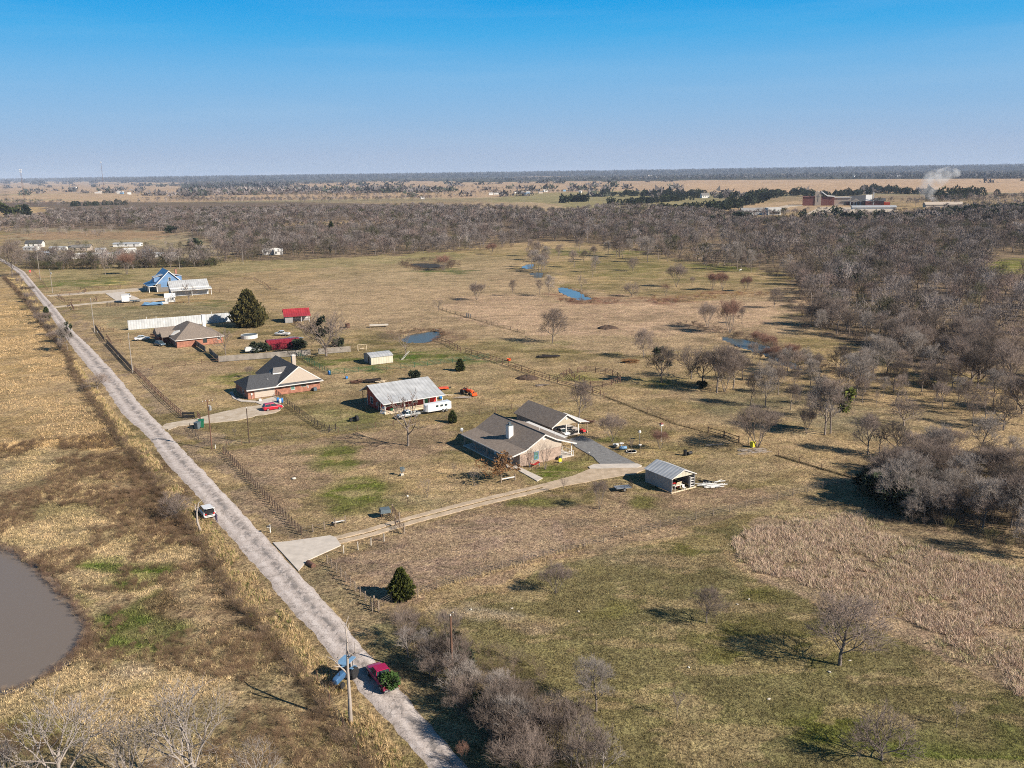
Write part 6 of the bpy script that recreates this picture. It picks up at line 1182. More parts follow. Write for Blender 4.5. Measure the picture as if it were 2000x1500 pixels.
pole(1025, 404, 392, 'wood_grey', 'far pole on the plain', r=.3)
def mast(px, py, ytop, wd, label, heads):
    h = Hh(ytop, px, py); t = place('radio_mast', label, 'mast', px, py); m = MB(); n = 26
    L3 = [(wd*math.cos(a), wd*math.sin(a)) for a in (0, 2.094, 4.189)]
    for i in range(3): m.tube((*L3[i],0), (L3[i][0]*.45,L3[i][1]*.45,h), .22, .16, 4)
    for k in range(n):
        f = 1-.55*k/n; f2 = 1-.55*(k+1)/n; z0, z1 = h*k/n, h*(k+1)/n
        for i in range(3): j = (i+1) % 3; m.tube((L3[i][0]*f,L3[i][1]*f,z0), (L3[j][0]*f2,L3[j][1]*f2,z1), .10, .10, 3); m.tube((L3[i][0]*f,L3[i][1]*f,z0), (L3[j][0]*f,L3[j][1]*f,z0), .10, .10, 3)
    m.build('lattice', M['rust'], t)
    for z, s in heads:
        for a in range(6): x_, y_ = math.cos(a*1.047)*s, math.sin(a*1.047)*s; MB().box(x_-.35,x_+.35,y_-.35,y_+.35,z*h-2,z*h+2).tube((0,0,z*h),(x_,y_,z*h),.12,.12,3).build('antenna', M['white'], t)
    if not heads or len(heads) == 1:
        m = MB()
        for a in range(3): m.tube((0,0,h*.9), (math.cos(a*2.1)*h*.5,math.sin(a*2.1)*h*.5,0), .08, .08, 3)
        m.build('guy_wire', M['wire'], t)
mast(47, 386, 330, 3.0, 'lattice radio mast with clustered white antennas at far left', [(.97,3.2),(.90,2.4)])
mast(204, 378, 316, 1.6, 'thin tall guyed mast right of the antenna mast', [(.99,1.2)])

# ------------------------------------------------------------------ vehicles (local x forward)
PAINT = {k: mat('paint_'+k, c, .28, m, var=.03, spec=.5, coat=.5) for k, c, m in (('red',(.50,.012,.035),.1),('white',(.72,.72,.72),0),('silver',(.50,.52,.53),.4),('blue',(.12,.17,.22),.3),('maroon',(.42,.012,.075),.2),('grey',(.13,.13,.14),.2))}
def hull(st, mt, name, t, bevel=0):
    v = []; f = []; 
    for x, zl, zh, hw in st: v += [(x,-hw*.9,zl),(x,hw*.9,zl),(x,hw,zl+.18),(x,hw,zh-.14),(x,hw*.88,zh),(x,-hw*.88,zh),(x,-hw,zh-.14),(x,-hw,zl+.18)]
    for i in range(len(st)-1):
        for j in range(8): k = (j+1) % 8; f.append((i*8+j, i*8+k, (i+1)*8+k, (i+1)*8+j))
    f += [tuple(range(7,-1,-1)), tuple(range((len(st)-1)*8, len(st)*8))]
    o = MB().add(v, f).build(name, mt, t, .04, True); return o
def wheels(t, xs, hw, r=.34, w_=.22):
    for x in xs:
        for s in (-1, 1):
            wh = MB().lathe([(r*.55,-w_/2),(r*.95,-w_/2),(r,-w_/3),(r,w_/3),(r*.95,w_/2),(r*.55,w_/2)], 16, (x,s*(hw-w_/2+.02),r), 'y').build('wheel', M['rubber'], t, 0, False)
            MB().lathe([(0,-.02),(r*.58,-.02),(r*.58,.02),(0,.05)], 12, (x,s*(hw+.03),r), 'y').build('rim', M['rim'], wh)
def cabin(t, x0, x1, tx0, tx1, z0, z1, hw, thw, paint, glass=True):
    g = MB().add([(x0,-hw,z0),(x1,-hw,z0),(x1,hw,z0),(x0,hw,z0),(tx0,-thw,z1),(tx1,-thw,z1),(tx1,thw,z1),(tx0,thw,z1)], [(3,2,1,0),(4,5,6,7),(0,1,5,4),(1,2,6,5),(2,3,7,6),(3,0,4,7)]).build('windows', M['glass'], t)
    r = MB().box(tx0-.06,tx1+.06,-thw-.02,thw+.02,z1-.02,z1+.07); o = r.build('roof', paint, t, .03)
    p = MB(); xm = (x0+x1)*.5; tm = (tx0+tx1)*.5
    for s in (-1, 1):
        for a, b in ((x0,tx0),(xm,tm),(x1,tx1)): p.tube((a,s*(hw+.01),z0-.03),(b,s*(thw+.01),z1+.03),.045,.045,4)
    p.build('pillar_frame', paint, t)
def lights(t, xf, xr, hw, zf, zr, s_=.16):
    for s in (-1, 1):
        MB().box(xf-.06,xf+.03,s*hw-.17,s*hw+.17,zf,zf+s_).build('headlight', M['lamp'], t); MB().box(xr-.03,xr+.06,s*hw-.12,s*hw+.12,zr,zr+s_*1.3).build('tail_light', M['lamp_red'], t)
def car(px, py, yaw, paint, label, kind='suv', name='car', cat='car', scale=1.0):
    t = place(name, label, cat, px, py, yaw); t.scale = (scale,)*3; pm = PAINT[paint]
    if kind == 'suv':
        hull([(-2.28,.42,.98,.80),(-2.15,.30,1.08,.90),(-.9,.24,1.06,.93),(.85,.24,1.04,.93),(1.8,.28,.95,.90),(2.25,.38,.78,.78)], pm, 'body', t); cabin(t, -2.1,1.15,-1.75,.35,1.03,1.60,.84,.68, pm); wheels(t, (-1.35,1.38), .92, .36); lights(t, 2.2,-2.27,.62,.66,.80)
    elif kind == 'sedan':
        hull([(-2.4,.42,.86,.76),(-2.25,.30,.96,.86),(-1.5,.24,.98,.90),(.9,.24,.95,.90),(1.9,.28,.86,.87),(2.38,.36,.68,.74)], pm, 'body', t); cabin(t, -1.75,1.2,-1.05,.35,.94,1.42,.82,.64, pm); wheels(t, (-1.4,1.45), .89, .33); lights(t, 2.33,-2.4,.6,.56,.66)
    elif kind == 'hatch_open':
        hull([(-2.0,.35,.62,.80),(-1.9,.28,.66,.88),(-1.88,.26,1.02,.90),(-.8,.24,1.04,.92),(.85,.24,1.02,.92),(1.75,.28,.92,.88),(2.15,.36,.74,.76)], pm, 'body', t); cabin(t, -1.85,1.1,-1.6,.3,1.0,1.52,.82,.68, pm); wheels(t, (-1.3,1.33), .90, .34); lights(t, 2.1,-2.0,.60,.62,.75)
        MB().slab([(-1.62,-.70,1.60),(-1.62,.70,1.60),(-2.55,.66,1.92),(-2.55,-.66,1.92)], .06).build('open_tailgate', pm, t); MB().box(-2.02,-1.9,-.68,.68,.66,1.48).build('boot_opening', M['black'], t); b = MB().box(-2.02,-1.95,-.5,.1,.7,.95).build('cargo', M['grey_bin'], t)
    elif kind == 'pickup':
        hull([(-.55,.42,1.06,.94),(1.0,.40,1.08,.95),(2.2,.42,1.04,.93),(2.75,.50,.90,.82)], pm, 'body', t); cabin(t, -.55,1.35,-.45,.75,1.04,1.68,.88,.72, pm)
        b = MB().box(-2.85,-.57,-.93,-.86,.55,1.08).box(-2.85,-.57,.86,.93,.55,1.08).box(-2.85,-2.78,-.86,.86,.55,1.08).build('bed', pm, t); MB().box(-2.78,-.57,-.86,.86,.5,.6).build('bed_floor', M['black'], b); wheels(t, (-1.85,1.85), .94, .40); lights(t, 2.68,-2.85,.66,.72,.78); MB().box(2.72,2.86,-.8,.8,.42,.56).build('front_bumper', M['steel'], t); MB().box(-2.98,-2.86,-.85,.85,.45,.6).build('rear_bumper', M['steel'], t)
    return t
def heading(p, q): a, b = W(*p), W(*q); return math.atan2(b[1]-a[1], b[0]-a[0])
road_dir = heading((620,1190), (400,960))
car(532.5, 800, R(32), 'red', 'bright red SUV parked on the pale drive of the dark roofed house', 'suv', 'parked_car', scale=1.05)
car(797, 815, R(34)+math.pi, 'silver', 'silver pickup hitched to the white horse trailer', 'pickup', 'pickup_truck', 'truck', 1.0)
car(278, 664, R(22), 'white', 'white sedan in front of the tan roofed brick house', 'sedan', 'parked_car', scale=1.08)
car(313, 675, R(-40), 'blue', 'dark blue SUV in the shade left of the tan roofed house', 'suv', 'parked_car')
car(551, 655, R(165), 'white', 'white pickup parked with a flatbed trailer near the maroon shed', 'pickup', 'pickup_truck', 'truck')
car(251, 581, R(115), 'white', 'white car on the concrete pad of the ranch drive', 'suv', 'parked_car', scale=1.1)
car(404, 1006, road_dir, 'white', 'white hatchback with its rear hatch open at the road edge', 'hatch_open', 'parked_car', scale=1.12)
tr = car(746, 1331, heading((780,1370), (715,1290)), 'maroon', 'dark red pickup with its bed heaped with green branches', 'pickup', 'pickup_truck', 'truck', 1.0)
tb = thing('cut_branches', 'heap of cut green leafy branches in the bed of the red pickup', 'branches', tuple(tr.location), tr.rotation_euler.z)
def bfn(g, n):
    d = g.normal(size=(n,3)); d /= np.linalg.norm(d, axis=1)[:, None]; p = d*[1.15,.85,.5]*(.45+.55*g.random((n,1)))+[-2.1,-.12,1.2]; p[:,2] = np.maximum(p[:,2], .75+.2*g.random(n)); return p, d
M['branch_leaf'] = mat('cut_branch_leaf', (.07,.14,.03), .8, col2=(.025,.05,.015), scale=4)
link('leaves', leaf_cloud('leaves', bfn, 2600, .22, M['branch_leaf'], 5), tb); m = MB()
for k in range(26): a = rnd.uniform(-.5,.5); m.tube((-.7,rnd.uniform(-.5,.5),1.0), (-2.6-rnd.random()*1.3, rnd.uniform(-1.2,1.2), .9+rnd.random()*1.2), .035, .015, 4)
m.build('sticks', M['bark'], tb)
for px, py, lab, pt in [(140,484.5,'dark car under the carport of the grey green roofed house','grey'),(232,496,'white car standing behind the hedge at upper left','white')]: car(px, py, R(10), pt, lab, 'suv', 'parked_car', scale=1.2)
# horse trailer
t = place('horse_trailer', 'white horse trailer with three small windows behind the silver pickup', 'trailer', 836.5, 809.0, R(31))
MB().add([(0,-.1,.45),(6.3,0,.45),(6.3,2.1,.45),(0,1.9,.45),(-.6,.5,.5),(-.6,1.5,.5),(0,-.1,2.3),(6.3,0,2.35),(6.3,2.1,2.35),(0,1.9,2.3),(-.5,.5,2.0),(-.5,1.5,2.0)], [(0,4,5,3,2,1),(6,7,8,9,11,10),(0,1,7,6),(1,2,8,7),(2,3,9,8),(3,5,11,9),(5,4,10,11),(4,0,6,10)]).build('body', PAINT['white'], t, .12)
for x_ in (2.4,3.6,4.8): MB().box(x_-.32,x_+.32,-.13,-.02,1.45,1.9).build('window', M['glass'], t)
for x_ in (3.9,4.9):
    wh = MB().lathe([(.2,-.12),(.36,-.1),(.36,.1),(.2,.12)], 14, (x_,-.1,.36), 'y').build('wheel', M['rubber'], t); MB().lathe([(0,-.15),(.22,-.15),(.22,-.1),(0,-.1)], 12, (x_,-.1,.36), 'y').build('rim', M['rim'], wh)
MB().tube((-.5,1,.5),(-1.9,1,.55),.06,.06,5).build('hitch', M['steel'], t)
# flatbed trailer, enclosed trailer, utility trailer
t = place('flatbed_trailer', 'low flatbed trailer behind the white pickup', 'trailer', 562, 663, R(-20)); MB().box(0,5.2,0,2.1,.55,.7).build('deck', M['steel'], t); MB().tube((0,1,.6),(-1.4,1,.6),.06,.06,5).build('hitch', M['steel'], t)
for x_ in (2.6,3.5):
    for y_ in (-.12,2.22): MB().lathe([(0,-.1),(.35,-.1),(.35,.1),(0,.1)], 12, (x_,y_,.35), 'y').build('wheel', M['rubber'], t)
t = place('enclosed_trailer', 'boxy white enclosed trailer on the ranch drive', 'trailer', 238, 592, R(25)); MB().box(0,3.4,0,6,.5,3.3).build('body', M['white'], t, .1); [MB().lathe([(0,-.12),(.38,-.12),(.38,.12),(0,.12)], 12, (x_,3,.38), 'x').build('wheel', M['rubber'], t) for x_ in (-.1,3.5)]
t = place('flatbed_trailer', 'dark flatbed trailer right of the white enclosed trailer', 'trailer', 254, 591, R(20)); MB().box(0,4.8,0,2.2,.7,.9).box(0,.1,0,2.2,.9,1.5).build('deck', M['grey_bin'], t); [MB().lathe([(0,-.12),(.4,-.12),(.4,.12),(0,.12)], 12, (x_,-.1,.4), 'y').build('wheel', M['rubber'], t) for x_ in (1.6,2.6)]
t = place('stock_rack', 'dark pipe rack standing on the grass below the ranch drive', 'rack', 208, 599, R(10)); m = MB(); [m.tube((0,0,z),(7,0,z),.05,.05,4) for z in (.5,1.0,1.5,2.0)]; [m.tube((x_,0,0),(x_,0,2.0),.07,.07,4) for x_ in (0,1.75,3.5,5.25,7)]; [m.tube((0,2,z),(7,2,z),.05,.05,4) for z in (.5,1.5)]; [m.tube((x_,2,0),(x_,2,2.0),.07,.07,4) for x_ in (0,3.5,7)]; m.build('frame', M['pipe_dark'], t)
t = place('utility_trailer', 'small black utility trailer with raised mesh ramp beside the shed', 'trailer', 1204, 961, R(12))
MB().box(0,2.9,0,1.7,.5,.58).build('deck', M['steel'], t); m = MB()
for y_ in (0,1.7): m.tube((0,y_,.95),(2.9,y_,.95),.035,.035,4); [m.tube((x_,y_,.5),(x_,y_,.95),.03,.03,4) for x_ in (0,1.45,2.9)]
m.tube((0,.85,.55),(-1.1,.85,.5),.05,.05,4); m.build('frame', M['black'], t); m = MB(); [m.tube((2.95,y_,.5),(3.1,y_,1.75),.03,.03,4) for y_ in (0,.28,.57,.85,1.13,1.42,1.7)]; [m.tube((2.95+.03*q,0,.5+q*.3),(2.95+.03*q,1.7,.5+q*.3),.03,.03,4) for q in range(5)]; m.build('ramp', M['black'], t)
for y_ in (-.12,1.82):
    wh = MB().lathe([(.17,-.09),(.31,-.09),(.31,.09),(.17,.09)], 14, (1.5,y_,.31), 'y').build('wheel', M['rubber'], t); MB().lathe([(0,-.1),(.18,-.1),(.18,.1),(0,.1)], 12, (1.5,y_,.31), 'y').build('rim', M['rim'], wh)
# tractors
def tractor(px, py, yaw, col, label, loader=False, canopy=False):
    t = place('tractor', label, 'tractor', px, py, yaw)
    hull([(-.2,.7,1.25,.30),(.4,.7,1.42,.36),(1.7,.65,1.38,.34),(2.0,.7,1.25,.30)], M['tractor_blue' if col == 'ltblue' else col], 'hood', t); MB().box(-1.2,.3,-.35,.35,.55,.95).build('chassis', M['pipe_dark'], t)
    MB().box(-.95,-.45,-.3,.3,1.1,1.25).box(-1.0,-.9,-.3,.3,1.2,1.7).build('seat', M['black'], t); MB().tube((.0,0,1.2),(-.25,0,1.55),.03,.03,4).lathe([(.2,0),(.23,.02),(.2,.04)], 12, (-.28,0,1.55)).build('steering_wheel', M['black'], t)
    for s in (-1, 1):
        MB().slab([(-1.5,s*.4,1.25),(-1.5,s*.85,1.25),(-.4,s*.85,1.45),(-.4,s*.4,1.45)] if s > 0 else [(-1.5,s*.85,1.25),(-1.5,s*.4,1.25),(-.4,s*.4,1.45),(-.4,s*.85,1.45)], .07).build('fender', M[col], t)
        for x_, r, w_, y_ in ((-.9,.70,.42,.78),(1.5,.42,.26,.66)):
            wh = MB().lathe([(r*.5,-w_/2),(r*.93,-w_/2),(r,-w_/3),(r,w_/3),(r*.93,w_/2),(r*.5,w_/2)], 18, (x_,s*y_,r), 'y').build('wheel', M['rubber'], t); MB().lathe([(0,-w_*.3),(r*.52,-w_*.3),(r*.52,w_*.3),(0,w_*.3)], 14, (x_,s*y_,r), 'y').build('rim', M['ltblue' if col == 'ltblue' else 'steel'], wh)
    m = MB(); [m.tube((-1.15,s*.45,.9),(-1.15,s*.45,2.3),.035,.035,5) for s in (-1,1)]; m.tube((-1.15,-.45,2.3),(-1.15,.45,2.3),.035,.035,5)
    if canopy: [m.tube((-.1,s*.45,1.2),(-.1,s*.45,2.3),.03,.03,5) for s in (-1,1)]
    m.build('roll_bar', M['black'], t); MB().tube((1.2,.15,1.3),(1.2,.15,2.0),.04,.04,6).build('exhaust', M['black'], t)
    if canopy: MB().box(-1.5,.5,-.75,.75,2.3,2.38).build('canopy', M[col], t, .03)
    if loader:
        m = MB(); [m.tube((0,s*.5,1.3),(1.6,s*.5,1.25),.07,.07,4).tube((1.6,s*.5,1.25),(2.6,s*.5,.4),.07,.07,4) for s in (-1,1)]; m.build('loader_arm', M[col], t); MB().prism([(2.55,.1),(3.2,.08),(3.25,.14),(2.7,.2),(2.68,.65),(2.55,.68)], -.85, .85).build('bucket', M[col], t)
    return t
tractor(673, 1330, heading((660,1350), (690,1300))+math.pi*.93, 'ltblue', 'blue tractor with flat canopy at the left road edge', False, True)
tractor(912, 770, R(-40), 'orange', 'orange tractor with front loader on the neighbour lawn', True)
t = place('brush_cutter', 'orange mowing deck lying beside the red barn house', 'implement', 858, 763, R(15)); MB().box(0,2.6,0,1.9,.35,.6).build('deck', M['orange'], t, .05); MB().tube((1.3,0,.5),(1.3,-1.4,.6),.07,.05,5).tube((2.7,1.0,.4),(3.3,1.0,.4),.25,.25,8).build('hitch', M['black'], t)
t = place('quad', 'black upturned quad frame on the grass before the red barn house', 'quad', 686, 823, R(20)); MB().box(0,1.6,.2,.6,.35,.6).box(.4,1.1,.1,.7,.6,.85).build('body', M['black'], t, .06); MB().tube((.2,.4,.7),(-.2,.4,1.5),.03,.03,5).tube((-.2,.1,1.5),(-.2,.7,1.5),.03,.03,5).build('handlebar', M['black'], t)
for x_, y_ in ((0,-.1),(0,.9),(1.6,-.1),(1.6,.9)): MB().lathe([(0,-.13),(.33,-.13),(.33,.13),(0,.13)], 12, (x_,y_,.33), 'y').build('wheel', M['rubber'], t)
t = place('tyre_stack', 'large black tyre lying beside the quad', 'tyre', 697, 822.5); MB().lathe([(.25,-.3),(.6,-.3),(.7,-.2),(.7,.2),(.6,.3),(.25,.3)], 16, (0,0,.68), 'x').build('tyre', M['rubber'], t)
# ------------------------------------------------------------------ person
def person(px, py, yaw, label):
    t = place('person', label, 'person', px, py, yaw); V = []; E_ = []; Rr = []
    def add(p, r, par=None):
        V.append(p); Rr.append(r)
        if par is not None: E_.append((par, len(V)-1))
        return len(V)-1
    pel = add((0,0,.95), .15); ch = add((.02,0,1.22), .15, pel); sh = add((.05,0,1.42), .14, ch); nk = add((.07,0,1.52), .055, sh); hd = add((.09,0,1.62), .085, nk); add((.10,0,1.72), .075, hd)
    for s in (-1, 1):
        hp = add((0,s*.09,.88), .10, pel); kn = add((.03,s*.11,.48), .07, hp); an = add((-.01,s*.12,.09), .045, kn); add((.15,s*.13,.04), .04, an)
        so_ = add((.04,s*.19,1.40), .065, sh); el = add((.08 if s > 0 else .02,s*.25,1.12), .048, so_); wr = add((.26,s*.22,1.02), .034, el); pm = add((.33,s*.21,1.02), .034, wr)
        for k in range(5): add((.40+.012*(k%3), s*(.185+.018*k), 1.0+(.03 if k == 4 else 0)), .011, pm)
    me = bpy.data.meshes.new('body'); me.from_pydata(V, E_, []); me.materials.append(M['navy']); me.materials.append(M['skin']); o = link('body', me, t)
    md = o.modifiers.new('skin', 'SKIN'); sv = me.skin_vertices[0].data
    for i, r in enumerate(Rr): sv[i].radius = (r, r)
    sv[0].use_root = True; o.modifiers.new('sub', 'SUBSURF').levels = 2; o.modifiers['sub'].render_levels = 2
    MB().lathe([(.0,-.10),(.075,-.06),(.10,0),(.085,.07),(0,.10)], 12, (.075,0,1.70)).build('hair', M['hair'], t, smooth=True)
    f = MB().lathe([(0,-.012),(.015,0),(0,.012)], 6, (.185,.03,1.665)).lathe([(0,-.012),(.015,0),(0,.012)], 6, (.185,-.03,1.665)).box(.175,.205,-.012,.012,1.62,1.66).box(.17,.182,-.025,.025,1.585,1.597); MB().lathe([(0,-.09),(.06,-.06),(.08,0),(.06,.05),(0,.07)], 12, (.115,0,1.64)).build('face', M['skin'], t, smooth=True); f.build('face_features', M['hair'], t)
    MB().lathe([(.10,.48),(.165,.62),(.175,.95),(.165,1.2),(.17,1.36),(.07,1.46)], 14, (.02,0,0)).build('coat', M['navy'], t, smooth=True)
person(423.5, 1021, road_dir+.4, 'person in dark clothes standing at the open hatch of the white car')

# ------------------------------------------------------------------ yard things
def bin_(px, py, mt, label, yaw, s=1.0):
    t = place('trash_bin', label, 'bin', px, py, yaw); t.scale = (s,)*3; MB().add([(-.28,-.32,0),(.28,-.32,0),(.28,.32,0),(-.28,.32,0),(-.36,-.42,1.0),(.36,-.42,1.0),(.36,.42,1.0),(-.36,.42,1.0)], [(3,2,1,0),(4,5,6,7),(0,1,5,4),(1,2,6,5),(2,3,7,6),(3,0,4,7)]).build('body', M[mt], t)
    MB().slab([(-.4,-.46,1.03),(.4,-.46,1.03),(.4,.46,1.12),(-.4,.46,1.12)], .06).build('lid', M[mt], t); [MB().lathe([(0,-.04),(.12,-.04),(.12,.04),(0,.04)], 10, (x_,.34,.12), 'x').build('wheel', M['rubber'], t) for x_ in (-.3,.3)]
bin_(394, 834, 'green_bin', 'green wheeled trash bin at the mouth of the pale drive', R(20), 1.6); bin_(386, 837, 'grey_bin', 'grey wheeled trash bin left of the green one', R(-20), 1.45); bin_(311, 660, 'green_bin', 'dark green bin behind the blue SUV', R(0), 1.8)
t = place('gate_panel', 'black solid gate panel beside the pale drive', 'gate', 357, 817, R(3)); MB().box(0,2.7,-.04,.04,.2,.75).box(0,2.7,-.04,.04,.95,1.45).build('boards', M['black'], t); posts(t, [(0,.1),(2.7,.1)], 1.5, .07, 'black')
for px, py, lab, mt in [(543,785,'blue and white barrel on the garage apron, nearest the wall','blue'),(547,787,'white topped barrel on the garage apron, middle one','white'),(551,786,'blue barrel on the garage apron, nearest the red SUV','blue')]:
    t = place('barrel', lab, 'barrel', px, py); MB().lathe([(0,0),(.3,0),(.33,.1),(.33,.5),(.35,.55),(.33,.6),(.33,1.0),(.3,1.1),(0,1.12)], 14).build('body', M[mt], t, smooth=True); MB().lathe([(0,1.1),(.28,1.1),(.28,1.18),(0,1.2)], 12).build('lid', M['ltblue'], t)
for px, py, lab, mt in [(500+8,783,'white planter box on the garage apron','white'),(677,739,'blue box on the neighbour lawn','blue'),(643,731,'blue drum at the corner of the green fence','blue'),(860,779,'stack of blue drums at the right end of the red barn house','blue'),(1470,873,'bright yellow box under the many stemmed tree','yellow')]:
    t = place('barrel' if 'drum' in lab else 'box', lab, 'drum' if 'drum' in lab else 'box', px, py); s = .8 if 'yellow' in lab else .6
    if 'drum' in lab: MB().lathe([(0,0),(.4,0),(.42,.5),(.4,1.0),(0,1.05)], 12).build('body', M[mt], t, smooth=True); MB().lathe([(0,0),(.2,0),(.2,.06),(0,.06)], 10, (0,0,1.04)).build('lid', M['ltblue'], t)
    else: MB().box(-s/2,s/2,-s/2,s/2,0,s*(1.3 if 'yellow' in lab else .8)).build('body', M[mt], t, .05); MB().box(-s*.54,s*.54,-s*.54,s*.54,s*(1.3 if 'yellow' in lab else .8),s*(1.3 if 'yellow' in lab else .8)+.08).build('lid', M[mt], t)
t = place('mailbox', 'white posted mailbox with a dark box across the road edge', 'mailbox', 528, 1040, R(40)); MB().box(-.06,.06,-.06,.06,0,1.35).box(-.5,.06,-.04,.04,.95,1.05).build('post', M['white'], t); MB().prism([(-.12,1.05),(.12,1.05),(.12,1.2),(.07,1.28),(-.07,1.28),(-.12,1.2)], -.55, .0, 'x').build('box', M['black'], t)
for px, py, lab in [(421,876,'small white marker post at the foot of the transformer pole'),(231,697,'small white post by the black mesh fence'),(191,651,'small white post at the short black fence')]: t = place('marker_post', lab, 'post', px, py); MB().lathe([(0,0),(.07,0),(.07,.75),(.04,.85),(0,.87)], 8).build('post', M['white'], t)
t = place('birdbath', 'white birdbath beside a pale blue tank near the gravel drive', 'birdbath', 1214, 876); MB().lathe([(0,0),(.25,0),(.12,.15),(.1,.9),(.15,1.0),(.5,1.1),(.5,1.18),(.42,1.14),(0,1.06)], 14).build('pedestal', M['white'], t, smooth=True)
t = place('tank', 'pale blue tank lying on the grass by the gravel drive', 'tank', 1217, 878, R(10)); MB().lathe([(0,-.8),(.3,-.75),(.36,-.6),(.36,.6),(.3,.75),(0,.8)], 14, (0,0,.38), 'x').build('tank', M['ltblue'], t, smooth=True)
t = place('planter', 'white and dark round planter near the gravel drive', 'planter', 1202, 872); MB().lathe([(0,0),(.5,0),(.62,.5),(.55,.5),(.45,.15),(0,.15)], 14).build('bowl', M['steel'], t); MB().box(-.15,.45,-.5,0,.1,.7).build('block', M['white'], t)
t = place('edging_ring', 'white ring edging around a sapling near the gravel drive', 'ring', 1233, 882); MB().lathe([(.95,0),(1.0,.14),(1.1,.14),(1.15,0)], 24).build('ring', M['stone'], t)
x, y = W(1233,882); bare_tree('sapling', x, y, 3.2, 'thin sapling growing inside the white ring', name='bare_tree')
t = place('birdhouse', 'martin house with dark roof on a tall pole above the brown bush', 'birdhouse', 1291, 850+13); h = 3.6; MB().tube((0,0,0),(0,0,h),.06,.05,6).build('pole', M['white'], t); MB().box(-.3,.3,-.3,.3,h,h+.35).build('house', M['white'], t); MB().add([(-.42,-.42,h+.35),(.42,-.42,h+.35),(.42,.42,h+.35),(-.42,.42,h+.35),(0,0,h+.75)], [(0,1,4),(1,2,4),(2,3,4),(3,0,4),(3,2,1,0)]).build('roof', M['brick_maroon'], t)
t = place('birdhouse', 'white birdhouse on a thin pole left of the brown bush', 'birdhouse', 1249, 871); h = 2.9; MB().tube((0,0,0),(0,0,h),.05,.04,6).build('pole', M['steel'], t); MB().lathe([(0,0),(.28,0),(.28,.35),(0,.6)], 10, (0,0,h)).build('house', M['white'], t)
t = place('birdhouse', 'small box on a post between the birdhouse and the gravel drive', 'birdhouse', 1250, 884); MB().tube((0,0,0),(0,0,1.6),.05,.05,6).build('pole', M['wood_post'], t); MB().box(-.25,.25,-.2,.2,1.6,1.75).build('tray', M['white'], t)
t = place('burn_barrel', 'upright rusty black burn barrel behind the open metal shed', 'barrel', 1338, 889); MB().lathe([(0,0),(.36,0),(.36,1.1),(.3,1.1),(.3,.2),(0,.2)], 14).build('drum', M['black'], t)
t = place('burn_barrel', 'black drum lying on its side by the upright burn barrel', 'barrel', 1347, 888); MB().lathe([(0,-.5),(.34,-.5),(.34,.5),(.3,.5),(.28,-.3),(0,-.3)], 14, (0,0,.34), 'x').build('drum', M['black'], t)
t = place('yard_ornament', 'dark windmill ornament on a pale stone base on the front lawn', 'ornament', 785, 928); MB().box(-.3,.3,-.3,.3,0,.35).build('base', M['stone'], t); MB().tube((0,0,.35),(0,0,1.1),.06,.05,6).build('stem', M['black'], t)
m = MB(); [m.slab([(0,-.35,1.3),(math.cos(a)*.55,-.4,1.3+math.sin(a)*.55),(math.cos(a+.4)*.55,-.36,1.3+math.sin(a+.4)*.55)], .03) for a in [k*.785 for k in range(8)]]; m.box(-.2,.3,-.2,.5,1.1,1.5).build('wheel', M['grey_bin'], t)
t = place('lamp_post', 'white headed lamp post beside the dirt drive', 'lamp post', 797, 991); MB().tube((0,0,0),(0,0,1.9),.05,.04,8).build('post', M['wood_dark'], t); MB().lathe([(0,0),(.14,.03),(.16,.25),(.1,.34),(0,.36)], 10, (0,0,1.9)).build('head', M['white'], t)
t = place('lamp_post', 'thin white lamp post between the lawn and the gravel drive', 'lamp post', 1150, 899); MB().tube((0,0,0),(0,0,1.5),.06,.05,8).build('post', M['wood_dark'], t); MB().lathe([(0,0),(.12,.03),(.12,.22),(0,.25)], 10, (0,0,1.5)).build('head', M['white'], t)
t = place('water_cover', 'white low cover lying in the front paddock', 'cover', 574, 935); MB().lathe([(0,.25),(.3,.24),(.42,.12),(.45,0),(0,0)], 14).build('lid', M['stone'], t, smooth=True)
t = place('rail_bench', 'white two post rail beside the front path', 'rail', 979, 943, R(28)); posts(t, [(0,0),(2.9,0)], 1.2, .09, 'wood_post'); MB().box(.1,2.8,-.05,.05,.6,.8).build('rail', M['white'], t)
t = place('fallen_rail', 'white rail lying between two posts by the dirt drive', 'rail', q2(1205,500)[0], q2(1205,500)[1], R(25)); MB().box(0,2.0,-.08,.08,.35,.5).build('rail', M['white'], t); MB().box(-.3,0,-.3,.2,0,.5).build('block', M['black'], t)
t = place('hay_feeder', 'dark covered hay feeder box beside the dirt drive', 'feeder', q2(1610,440)[0], q2(1610,440)[1], R(20)); posts(t, [(-.7,-.5),(.7,-.5),(-.7,.5),(.7,.5)], 1.0, .06, 'wood_dark', 'leg'); MB().add([(-.9,-.7,.9),(.9,-.7,.9),(.9,.7,.9),(-.9,.7,.9),(-.8,-.6,1.5),(.8,-.6,1.5),(.8,.6,1.6),(-.8,.6,1.6)], [(3,2,1,0),(4,5,6,7),(0,1,5,4),(1,2,6,5),(2,3,7,6),(3,0,4,7)]).build('box', M['grey_bin'], t)
def gate(pa, pb, label, bars=6, h=1.5):
    a_, b_ = W(*pa), W(*pb); ln = math.hypot(b_[0]-a_[0], b_[1]-a_[1]); t = thing('ranch_gate', label, 'gate', (*a_, 0), math.atan2(b_[1]-a_[1], b_[0]-a_[0]))
    m = MB(); [m.tube((.1,0,.25+k*(h-.3)/(bars-1)), (ln-.1,0,.25+k*(h-.3)/(bars-1)), .035, .035, 5) for k in range(bars)]; [m.tube((x_,0,.25),(x_,0,h-.05),.035,.035,5) for x_ in (.1,ln/2,ln-.1)]; m.build('bars', M['pipe_brown'], t); posts(t, [(0,0),(ln,0)], h+.3, .09, 'wood_post')
